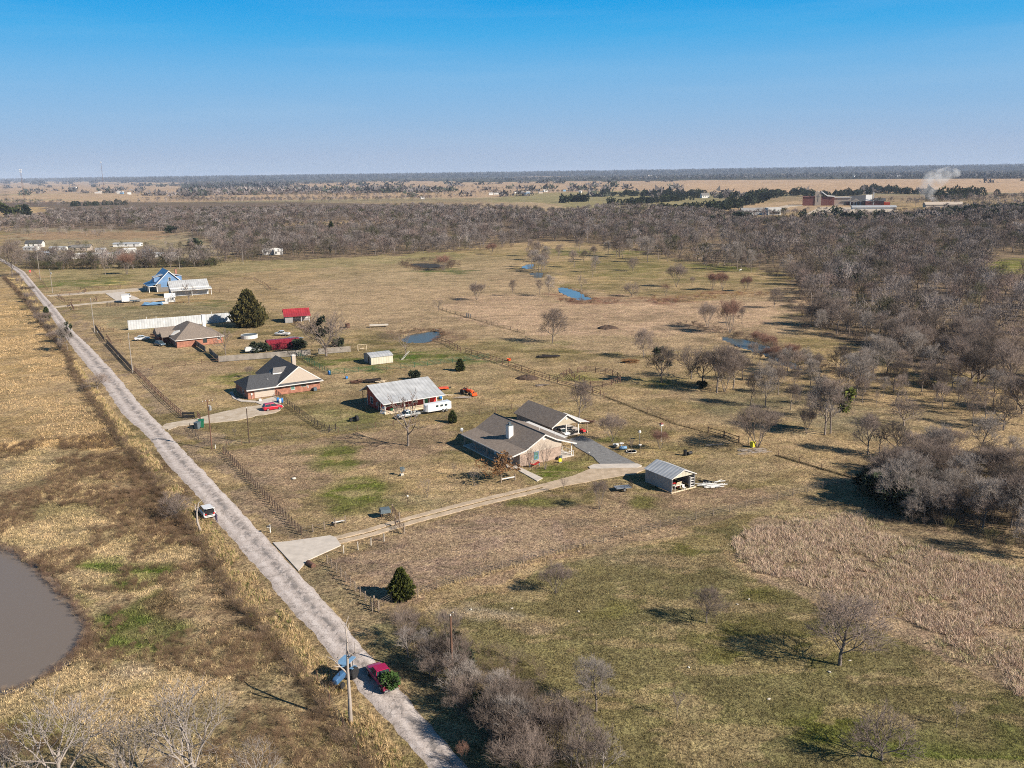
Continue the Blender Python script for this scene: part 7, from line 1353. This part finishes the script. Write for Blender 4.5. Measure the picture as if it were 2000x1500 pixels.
gate(q2(1668,415), q2(1722,480), 'open pipe gate leaf on the far side of the dirt drive'); gate(q2(1690,510), q2(1760,570), 'open pipe gate leaf on the near side of the dirt drive')
gate(q2(1525,1140), q2(1560,1180), 'small wooden gate at the south corner of the lot', 4, 1.3)
def pile(name, label, cat, px, py, n, L, mt, spread=1.2, r=.05, h=.4, yaw=0):
    t = place(name, label, cat, px, py, yaw); m = MB()
    for k in range(n): a = rnd.uniform(-.5,.5)+yaw*0; x_, y_ = rnd.uniform(-spread,spread), rnd.uniform(-spread,spread)*.6; l = L*rnd.uniform(.5,1.1)*.5; z = rnd.uniform(.03,h); m.box(x_-l,x_+l,y_-r,y_+r,z,z+r*1.4) if k % 2 else m.tube((x_-l*math.cos(a),y_-l*math.sin(a),z),(x_+l*math.cos(a),y_+l*math.sin(a),z+rnd.uniform(-.1,.2)),r,r*.7,5)
    m.build('heap', M[mt], t); return t
pile('lumber_pile', 'pile of pale boards and scrap right of the open shed', 'lumber', 1392, 949, 34, 2.8, 'white', 1.7, .08, .45, R(15)); pile('scrap_heap', 'dark scrap frames beside the pale board pile', 'scrap', 1378, 944, 14, 2.4, 'black', 1.0, .05, .6, R(-30))
pile('brush_pile', 'pale sticks heaped in front of the yellow box', 'branches', 1472, 882, 46, 2.2, 'deadwood', 2.6, .04, .4); pile('fallen_branch', 'long pale branch lying left of the yellow box', 'branch', 1457, 889, 2, 3.4, 'deadwood', .4, .07, .15); pile('fallen_branch', 'pale crooked branch on the grass behind the burn barrels', 'branch', 1396, 870, 2, 3.5, 'deadwood', .4, .06, .15)
pile('scrap_heap', 'heap of rusty barrel and buckets behind the red barn house', 'scrap', 696, 748, 24, 1.6, 'rust', 1.3, .12, .8); pile('scrap_heap', 'dark scrap and boards heap right of the rusty one', 'scrap', 727, 746, 40, 2.2, 'pipe_dark', 2.2, .12, .7); pile('lumber_pile', 'pale lumber scraps at the end of the dark heap', 'lumber', 744, 748, 14, 1.2, 'lumber', 1.0, .1, .5)
pile('lumber_pile', 'grey boards lying beside the orange tractor', 'lumber', 902, 777, 12, 3.4, 'deadwood', 1.0, .07, .2); pile('lumber_pile', 'boards lying right of the orange mowing deck', 'lumber', 869, 772, 10, 2.6, 'lumber', 1.2, .07, .2); pile('log_pile', 'grey logs lying in the middle pasture', 'logs', 1069, 697, 12, 4.0, 'pipe_dark', 2.6, .2, .35); pile('log_pile', 'short dark log on the neighbour pasture', 'logs', 1060, 753, 4, 3, 'bark', .8, .16, .2)
pile('brush_pile', 'orange brown brush heap left of the dark trees', 'branches', 1232, 708, 60, 2.4, 'leaf_brown', 2.2, .08, .9); pile('scrap_heap', 'rusty clutter behind the open garage', 'scrap', 1148, 826, 20, 1.8, 'rust', 1.4, .1, .7); pile('scrap_heap', 'brown clutter by the wall end of the tan roofed house', 'scrap', 302, 657, 16, 2.0, 'rust', 1.2, .15, .9)
pile('tyre_row', 'cluttered black equipment inside the open garage', 'equipment', 1110, 847, 30, 1.6, 'black', 2.0, .14, 1.0, YAW)
for i_, (px_, py_, yw_, mt_, lab_) in enumerate([(768,801,30,'lumber','wooden garden chair on the barn house porch, nearest the left post'),(776,799,100,'lumber','wooden garden chair on the barn house porch, beside the green tubs'),(785,797,20,'white','white garden chair on the barn house porch'),(795,795,60,'lumber','wooden garden chair on the barn house porch, behind the silver pickup')]):
    t = place('garden_chair', lab_, 'chair', px_, py_, R(yw_), .14, 'garden chairs on the barn house porch'); MB().box(0,.6,0,.6,.38,.44).build('seat', M[mt_], t); MB().box(0,.6,.54,.6,.44,1.0).build('backrest', M[mt_], t); posts(t, [(.05,.05),(.55,.05),(.05,.55),(.55,.55)], .38, .04, mt_, 'leg')
t = place('garden_table', 'low wooden table between the porch chairs of the barn house', 'table', 790, 797.5, YAW, .14); MB().box(0,1.3,0,.8,.62,.7).build('top', M['lumber'], t); posts(t, [(.1,.1),(1.2,.1),(.1,.7),(1.2,.7)], .62, .04, 'lumber', 'leg')
for k, (px, py) in enumerate([(765,803),(772,799),(779,797)]): t = place('flower_pot', 'green plastic tub on the barn house porch', 'tub', px, py, 0, .14, 'green porch tubs'); MB().lathe([(0,0),(.3,0),(.42,.45),(.38,.45),(.28,.06),(0,.06)], 12).build('tub', M['green_bin'], t); MB().lathe([(.36,.43),(.46,.46),(.36,.49)], 12).build('rim', M['green_bin'], t)
t = place('garage_car', 'white car nose inside the open garage', 'car', 1098, 850); bpy.data.objects.remove(t); car(1098, 848, R(-58), 'white', 'white car parked inside the open garage', 'sedan', 'parked_car', scale=.9)
t = place('riding_mower', 'red mower at the right side of the open garage', 'mower', 1139, 847); MB().box(0,.8,0,1.3,.3,.75).build('hood', M['red'], t, .06); MB().box(.1,.7,1.3,1.8,.55,.7).build('seat', M['black'], t); [MB().lathe([(0,0),(.25,0),(.25,.15),(0,.15)], 12, (x_,y_,.25), 'x').build('wheel', M['rubber'], t) for x_, y_ in ((-.15,.1),(.8,.1),(-.15,1.5),(.8,1.5))]
t = place('leaning_board', 'white framed board leaning against the barn house porch', 'board', 742, 807, R(-40)); MB().slab([(0,0,.05),(1.4,0,.05),(1.4,.9,1.5),(0,.9,1.5)], .06).build('board', M['white'], t); MB().slab([(.35,.24,.50),(1.05,.24,.50),(1.05,.66,1.17),(.35,.66,1.17)], .03).build('panel', M['shingle_grey'], t)
t = place('ladder', 'white ladder leaning on the dead looking tree by the cream shed', 'ladder', 786, 703, R(50)); m = MB(); [m.tube((0,y_,0),(3.2,y_,2.3),.05,.05,4) for y_ in (0,.5)]; [m.tube((.4*k,0,.29*k),(.4*k,.5,.29*k),.03,.03,4) for k in range(1,8)]; m.build('frame', M['white'], t)
t = place('swing_frame', 'pale yellow wooden swing frame behind the picket fence end', 'swing', 700, 686, R(20)); m = MB(); [m.tube((x_,y_,0),(x_,.8,2.0),.06,.06,4) for x_ in (0,2.8) for y_ in (0,1.6)]; m.tube((0,.8,2.0),(2.8,.8,2.0),.07,.07,4); m.build('frame', M['lumber'], t); MB().box(.7,2.1,.6,1.1,.55,.65).tube((.75,.8,.6),(.75,.8,2),.02,.02,4).tube((2.05,.8,.6),(2.05,.8,2),.02,.02,4).build('seat', M['lumber'], t)
t = place('swimming_pool', 'round white above ground pool with dark cover', 'pool', 487, 660); MB().lathe([(0,0),(2.9,0),(2.95,1.2),(2.8,1.25),(2.8,1.1),(0,1.1)], 28).build('wall', M['white'], t); MB().lathe([(0,1.12),(2.78,1.12),(2.78,1.16),(0,1.16)], 28).build('cover', M['grey_bin'], t)
t = place('pool_cover', 'pale blue sheet lying beside the ranch drive', 'tarp', 276, 597.5, R(12)); m = MB(); n_ = 7; vs = []; [vs.append((x_*9/n_, y_*8/n_, .25+rnd.uniform(0,.45))) for y_ in range(n_+1) for x_ in range(n_+1)]; k = len(vs); vs2 = vs+[(a, b, -.05) for a, b, c in vs]; ff = [(j*(n_+1)+i, j*(n_+1)+i+1, (j+1)*(n_+1)+i+1, (j+1)*(n_+1)+i) for j in range(n_) for i in range(n_)]
m.add(vs2, ff+[tuple(q+k for q in f[::-1]) for f in ff]); m.build('sheet', M['ltblue'], t); MB().box(8.5,11,3,4,.1,.9).build('edge_roll', M['white'], t)
t = place('stock_feeder', 'white feed trough on legs in the far pasture', 'trough', 722, 640, R(8)); MB().box(0,7,0,1.6,.6,1.0).build('trough', M['stone'], t); posts(t, [(.2,.2),(6.8,.2),(.2,1.4),(6.8,1.4)], .6, .08, 'wood_post', 'leg')
t = place('wooden_pier', 'small wooden jetty on the bank of the small pond', 'jetty', 850, 646, R(-60)); MB().box(0,3,0,1,.5,.6).build('deck', M['wood_post'], t); posts(t, [(0,0),(3,0),(0,1),(3,1)], .5, .06, 'wood_dark', 'leg')
t = place('feeder_tank', 'dark round feeder in the pasture left of the small pond', 'feeder', 679, 640); MB().lathe([(0,0),(.9,0),(.9,1.6),(.8,1.6),(.8,.2),(0,.2)], 14).build('drum', M['rust'], t)
for px, py, s, lab, mt in [(1186,641,2.6,'dark earth mound on the middle pasture','wood_dark'),(1029,739,2.2,'low dark mound of brush on the neighbour pasture','wood_dark'),(1027+280,0,0,'','')]:
    if s:
        x, y = W(px, py); t = thing('dirt_mound', lab, 'mound', (x, y, 0)); m = MB(); n_ = 18
        for j, (rr, zz) in enumerate(((1.5,-.05),(1.1,.45),(.6,.8),(.15,1.0))):
            for i in range(n_): a = i*6.283/n_; q = rr*(1+rnd.uniform(-.2,.2)); m.v.append((q*math.cos(a)*s, q*math.sin(a)*s*.7, zz*s*.45*(1+rnd.uniform(-.15,.15))))
        for j in range(3):
            for i in range(n_): m.f.append((j*n_+i, j*n_+(i+1)%n_, (j+1)*n_+(i+1)%n_, (j+1)*n_+i))
        m.f.append(tuple(3*n_+i for i in range(n_))); m.build('mound', M[mt], t)
t = place('red_bucket', 'small red tub lying in the middle pasture', 'tub', 994, 704); MB().lathe([(0,0),(.5,0),(.65,.6),(.6,.6),(.45,.1),(0,.1)], 12).build('tub', M['orange'], t)
t = place('hammock', 'red and blue hammock under the tree before the brick gable', 'hammock', 1037, 914, YAW); m = MB(); m.slab([(0,0,.8),(0,.8,.8),(1.1,.75,.4),(1.1,.05,.4)], .03).slab([(1.1,.05,.4),(1.1,.75,.4),(2.2,.8,.8),(2.2,0,.8)], .03); m.build('cloth', M['red'], t); posts(t, [(0,.4),(2.2,.4)], .85, .04, 'ltblue', 'stand')
t = place('stop_sign', 'red stop sign at the far bend of the road', 'sign', 59.5, 538, R(60)); MB().tube((0,0,0),(0,0,2.6),.06,.06,6).build('post', M['steel'], t); hz = 2.5
sg = MB().lathe([(0,-.03),(.75,-.03),(.75,.03),(0,.03)], 8, (0,-.1,hz), 'y').build('plate', M['red'], t)
cu = bpy.data.curves.new('lettering', 'FONT'); cu.body = 'STOP'; cu.size = .5; cu.align_x = 'CENTER'; cu.align_y = 'CENTER'; cu.extrude = .01; fo = bpy.data.objects.new('lettering', cu); COL.objects.link(fo); fo.parent = sg; fo.location = (0,-.15,hz); fo.rotation_euler = (R(90),0,0); cu.materials.append(M['white']); fm_ = bpy.data.meshes.new_from_object(fo); fo2 = link('lettering', fm_, sg); fo2.location = fo.location; fo2.rotation_euler = fo.rotation_euler; bpy.data.objects.remove(fo)
for i, (px, py) in enumerate([(1203,1020+8),(885,1196),(920,1190),(1130,1194),(1345,1303),(1502,1365),(1463,1170),(1440,1180),(1140,1420),(1000,1188),(1620,1312),(1660,1290)]):
    x, y = W(px, py); t = thing('limestone_rock', 'pale flat stone lying in the near pasture', 'rock', (x, y, 0), rnd.uniform(0,3), 'pale stones in the near pasture'); m = MB(); s = rnd.uniform(.16,.3)
    for j, (rr, zz) in enumerate(((1,-.05),(.95,.1),(.5,.2))): [m.v.append((rr*s*math.cos(a*1.047)*(1+rnd.uniform(-.2,.2)), rr*s*.6*math.sin(a*1.047), zz*s*1.5)) for a in range(6)]
    for j in range(2): [m.f.append((j*6+a, j*6+(a+1)%6, (j+1)*6+(a+1)%6, (j+1)*6+a)) for a in range(6)]
    m.f.append(tuple(12+a for a in range(6))); m.build('stone', M['stone'], t)
t = place('culvert', 'rusty culvert pipe end beside the concrete apron', 'pipe', 607, 1104, R(-50)); MB().lathe([(.32,-.9),(.38,-.9),(.38,.9),(.32,.9)], 14, (0,0,.15), 'x').build('pipe', M['rust'], t)
t = place('white_animal', 'white speck of a grazing calf at the meadow edge', 'calf', 1444, 530, R(10))
m = bpy.data.meshes.new('body'); VV = [(0,0,.95),(.5,0,.98),(.95,0,1.0),(1.25,0,1.2),(1.5,0,1.05),(-.1,0,.5),(0,.16,.85),(0,.18,.45),(0,.18,.05),(0,-.16,.85),(0,-.18,.45),(0,-.18,.05),(.9,.16,.85),(.9,.17,.45),(.9,.17,.05),(.9,-.16,.85),(.9,-.17,.45),(.9,-.17,.05)]
m.from_pydata(VV, [(0,1),(1,2),(2,3),(3,4),(0,5),(0,6),(6,7),(7,8),(0,9),(9,10),(10,11),(2,12),(12,13),(13,14),(2,15),(15,16),(16,17)], []); m.materials.append(M['white']); o = link('body', m, t); o.modifiers.new('skin','SKIN'); t.name = 'calf'
for i, r in enumerate([.28,.3,.28,.15,.12,.03]+[.1,.07,.06]*4): m.skin_vertices[0].data[i].radius = (r, r)
m.skin_vertices[0].data[0].use_root = True; o.modifiers.new('sub','SUBSURF').levels = 1

# ------------------------------------------------------------------ grass, weeds and reeds
def tufts(name, X, Y, h0, h1, wd, nb, cols, label, lean=.5, spread=.12, z=-.06):
    n = len(X)
    if not n: return
    g = rng; h = h0+(h1-h0)*g.random(n); a = g.random((n,nb))*6.283; b = g.random((n,nb))*6.283
    bx = X[:,None]+np.cos(a)*spread*g.random((n,nb)); by = Y[:,None]+np.sin(a)*spread*g.random((n,nb)); hh = h[:,None]*(.6+.6*g.random((n,nb))); l = hh*lean*g.random((n,nb))
    ux = -np.sin(b)*wd; uy = np.cos(b)*wd
    V = np.stack([np.stack([bx-ux,by-uy,np.full_like(bx,z)],-1), np.stack([bx+ux,by+uy,np.full_like(bx,z)],-1), np.stack([bx+np.cos(a)*l, by+np.sin(a)*l, hh+z],-1)], 2)
    if isinstance(cols, float): c = ground_colour(X, Y)*(cols*(.6+1.1*g.random((n,1))**1.3))+np.array([.03,.022,.01])
    else: c = np.asarray(cols)[g.integers(0, len(cols), n)]*(.75+.5*g.random((n,1)))
    C = np.repeat(c, nb*3, 0)
    me = np_mesh(name, V.reshape(-1,3), np.arange(n*nb*3, dtype=np.int32).reshape(-1,3), M['vcol'], C); props(link(name, me), label, None, None, 'stuff')
def zone(poly, dens, seed, mask=None):
    ww = [W(*p) for p in poly]; xs = [p[0] for p in ww]; ys = [p[1] for p in ww]
    X, Y, px, py = sample_zone(lambda a, b: inpoly(a, b, poly), dens, min(ys), max(ys), min(xs), max(xs), seed)
    if mask is not None: k = mask(X, Y, px, py); X, Y = X[k], Y[k]
    return X, Y
pz = lambda X, Y: ~np.any([inpoly(X, Y, [(p[0], p[1]) for p in pw]) for pw in pond_w.values()], axis=0)
REED = [(1420,1060),(1500,1010),(1690,995),(1760,1050),(2050,1120),(2050,1420),(1960,1340),(1740,1220),(1560,1160),(1470,1130)]
def reed_edge(X, Y, px, py):
    jx = (fbm(X+7, Y, 7, 4)-.5)*120; jy = (fbm(X, Y+70, 7, 4)-.5)*60
    return inpoly(px+jx, py+jy, [(1440,1065),(1510,1015),(1690,1010),(1760,1060),(2050,1130),(2050,1400),(1950,1320),(1740,1205),(1570,1145),(1490,1120)])
X, Y = zone(REED, 11, 3, lambda X, Y, px, py: reed_edge(X, Y, px, py) & (fbm(X, Y, 4, 3) > .34)); tufts('tall_grass', X, Y, .35, .95, .026, 7, [(.62,.46,.36),(.52,.38,.29),(.70,.54,.41),(.40,.29,.22),(.56,.47,.31)], 'tall pinkish dead grass patch at right', 1.3, .3)
X, Y = zone(REED, 4, 31, lambda X, Y, px, py: fbm(X+90, Y, 6, 3) > .47); tufts('tall_grass', X, Y, .3, .7, .024, 6, [(.48,.42,.24),(.36,.34,.16),(.58,.46,.30)], 'olive and straw coloured grass mixed into the dead grass patch', 1.2, .3)
x_, y_ = band(HEDGE, 1500, .6, 5); mass('roadside_brush', x_, y_, .6+1.2*rng.random(1500), thick, [(.14,.095,.062),(.10,.07,.045),(.19,.135,.095)], 'dark brush line along the ditch left of the road', z0=-.1, wide=1.6)
VERGE = HEDGE[:-1]+[(780,1540),(800,1490),(701,1367),(640,1300),(560,1200),(497,1122),(427,1042),(382,982),(325,922),(280,865),(230,815),(190,760),(135,690),(80,605),(40,545)]
X, Y = zone(VERGE, 9, 6, lambda X, Y, px, py: fbm(X, Y, 4, 3) > .40); tufts('tall_grass', X, Y, .3, .8, .02, 6, [(.62,.45,.24),(.50,.36,.19),(.38,.27,.15),(.70,.53,.30),(.15,.18,.045)], 'golden tall grass on the verge left of the road', .8, .2)
LEFTF = [(-60,870),(200,850),(270,905),(335,990),(405,1085),(475,1190),(575,1312),(705,1495),(720,1560),(-60,1560)]
X, Y = zone(LEFTF, 7, 7, lambda X, Y, px, py: pz(X, Y) & (fbm(X, Y, 6, 3) > .42)); tufts('rough_grass', X, Y, .12, .42, .02, 6, 1.55, 'rough dry grass of the field left of the road', .9, .22)
X, Y = zone(LEFTF, 2.2, 8, lambda X, Y, px, py: pz(X, Y) & ((fbm(X+60, Y, 9, 3) > .53) | ((np.hypot((px-310)/150, (py-950)/85) < 1) & (fbm(X, Y+40, 5, 3) > .45)))); mass('weeds', X, Y, .5+.6*rng.random(len(X)), thick, [(.16,.10,.062),(.12,.08,.05),(.21,.14,.09)], 'brown twiggy weeds in the left field', z0=-.08, wide=1.7)
X, Y = zone([(-60,590),(60,600),(230,850),(200,870),(-60,880)], 1.6, 9, lambda X, Y, px, py: fbm(X, Y, 8, 3) > .46); tufts('rough_grass', X, Y, .2, .5, .05, 4, [(.60,.43,.24),(.46,.33,.18)], 'dry golden grass of the far left field', .9, .4)
SHORE = PONDS['stock_pond'][:13]
x_, y_ = band(SHORE, 380, .45, 10); mass('shore_brush', x_, y_, .35+.5*rng.random(380), thick, [(.19,.12,.085),(.14,.09,.065),(.26,.19,.13)], 'brown dead weeds around the muddy pond', z0=-.25, wide=1.8)
PAST = [(760,1200),(1100,1110),(1430,1020),(1420,1090),(1560,1170),(1740,1230),(1960,1345),(2050,1400),(2050,1560),(1150,1560),(1050,1330),(900,1250)]
X, Y = zone(PAST, 13, 11, lambda X, Y, px, py: fbm(X, Y, 3, 3) > .36); tufts('short_grass', X, Y, .08, .22, .02, 5, 1.12, 'short winter grass of the near pasture', 1.0, .2)
LOT = [(440,890),(900,835),(1160,960),(1500,900),(1690,935),(1200,1066),(760,1178),(640,1095),(590,1020)]
X, Y = zone(LOT, 2.4, 12, lambda X, Y, px, py: fbm(X, Y, 4, 3) > .46); tufts('short_grass', X, Y, .06, .16, .03, 4, 1.4, 'short dry grass of the lot', 1.0, .2)
x_, y_ = band([(767,1174),(850,1152),(940,1124),(1080,1085),(1150,1066)], 260, .35, 13); tufts('tall_grass', x_, y_, .3, .7, .02, 7, [(.50,.39,.22),(.40,.30,.17)], 'straw coloured grass along the south fence', .7, .25)

for lab_, pts_, n_ in (('dark weeds and shadow line under the wire fence of the middle pasture', [(858,603),(880,611),(911,619),(955,632),(990,642),(1025,652)], 300), ('dark weeds and shadow line under the low fence sloping past the corral', [(1178,773),(1210,785),(1260,805),(1320,828),(1400,850),(1450,868)], 520), ('dark weeds and shadow line under the low fence toward the right hand thicket', [(1515,889),(1580,908),(1640,926),(1700,942)], 420)):
    x_, y_ = band(pts_, n_, .10, n_+3); tufts('fence_weeds_shadow', x_, y_, .15, .38, .035, 5, [(.17,.125,.075),(.12,.095,.05),(.25,.2,.11)], lab_, .7, .25)  # dark tuft colour paints the fence's shadow line along with its weeds
# ------------------------------------------------------------------ smoke and haze
def volume_mat(name, dens, col, noise=False, aniso=0.0):
    m = bpy.data.materials.new(name); m.use_nodes = True; t = m.node_tree; t.nodes.remove(t.nodes['Principled BSDF']); v = t.nodes.new('ShaderNodeVolumePrincipled'); v.inputs['Color'].default_value = (*col, 1); v.inputs['Density'].default_value = dens; v.inputs['Anisotropy'].default_value = aniso
    t.links.new(v.outputs[0], t.nodes['Material Output'].inputs['Volume'])
    if noise:
        tc = t.nodes.new('ShaderNodeTexCoord'); n = t.nodes.new('ShaderNodeTexNoise'); n.inputs['Scale'].default_value = .09; n.inputs['Detail'].default_value = 3; t.links.new(tc.outputs['Object'], n.inputs[0]); r = t.nodes.new('ShaderNodeMapRange'); r.inputs[1].default_value = .42; r.inputs[2].default_value = .68; r.inputs[4].default_value = dens; t.links.new(n.outputs[0], r.inputs[0]); t.links.new(r.outputs[0], v.inputs['Density'])
    return m
bx, by = W(1826, 403); m = MB(); secs = [(0,0,6),(-2,5,8),(-7,11,10),(-13,18,12),(-13,26,15),(-4,35,22),(8,44,26),(13,51,18),(13,55,4)]; n_ = 16
for dx, z, r in secs: [m.v.append((dx+r*math.cos(a*6.283/n_)*(1+rnd.uniform(-.15,.15)), r*.7*math.sin(a*6.283/n_), z+rnd.uniform(-1.5,1.5)*(z > 0))) for a in range(n_)]
for j in range(len(secs)-1): [m.f.append((j*n_+i, j*n_+(i+1)%n_, (j+1)*n_+(i+1)%n_, (j+1)*n_+i)) for i in range(n_)]
m.f += [tuple(range(n_-1,-1,-1)), tuple((len(secs)-1)*n_+i for i in range(n_))]
o = m.build('smoke', volume_mat('smoke', .06, (.97,.98,1.0), True), None); o.location = (bx, by, .5); props(o, 'pale bluish smoke rising among trees right of the school', None, None, 'stuff')
hz_ = MB().box(-46000,46000,-300,47000,-3,160).build('haze', volume_mat('haze', 4.2e-5, (.62,.76,1.0)), None); props(hz_, 'thin bluish haze over the plain', None, None, 'stuff')

# ------------------------------------------------------------------ labels of small groups: say which one
ORD = ['leftmost','second','third','fourth','fifth','sixth','seventh','eighth','ninth','tenth','eleventh','twelfth','thirteenth','fourteenth','fifteenth','sixteenth','seventeenth','eighteenth','nineteenth','twentieth']+['twenty '+q for q in ('first','second','third','fourth','fifth','sixth','seventh','eighth','ninth')]+['thirtieth']+['thirty '+q for q in ('first','second','third','fourth','fifth','sixth','seventh','eighth','ninth')]
def say_which(group, phrase, tail):
    L = [o for o in COL.objects if o.get('group') == group]; L.sort(key=lambda o: float(project(np.array([o.location.x]), np.array([o.location.y]))[0][0]))
    for i, o in enumerate(L): o['label'] = f"{phrase}, {ORD[i]}{' one' if i == 0 else ' from the left'} {tail}"
g_ = [o for o in COL.objects if o.get('group') == 'open grove trees']
for o in g_: o['group'] = 'front grove trees' if project(np.array([o.location.x]), np.array([o.location.y]))[1][0] > 758 else 'back grove trees'
say_which('front grove trees', 'leafless grey tree', 'in the front of the open grove'); say_which('back grove trees', 'leafless grey tree', 'in the back of the open grove')
say_which('creek bend trees', 'grey leafless tree', 'in the clump over the far creek bend'); say_which('far meadow trees', 'small bare tree', 'of those scattered on the far meadow')
say_which('creek bank trees', 'pinkish grey tree', 'crowding the near creek bank'); say_which('vine covered bushes', 'olive vine covered bush', 'by the right hand thicket')
say_which('green bushes in the roadside thicket', 'olive green bush', 'inside the roadside thicket'); say_which('shrubs of the left verge', 'grey leafless shrub', 'in the row on the left verge')
say_which('four round trees on the far field', 'round dark tree', 'of four alone on the far green field'); say_which('green porch tubs', 'green plastic tub', 'on the barn house porch')
say_which('pale stones in the near pasture', 'pale flat stone', 'lying in the near pasture')
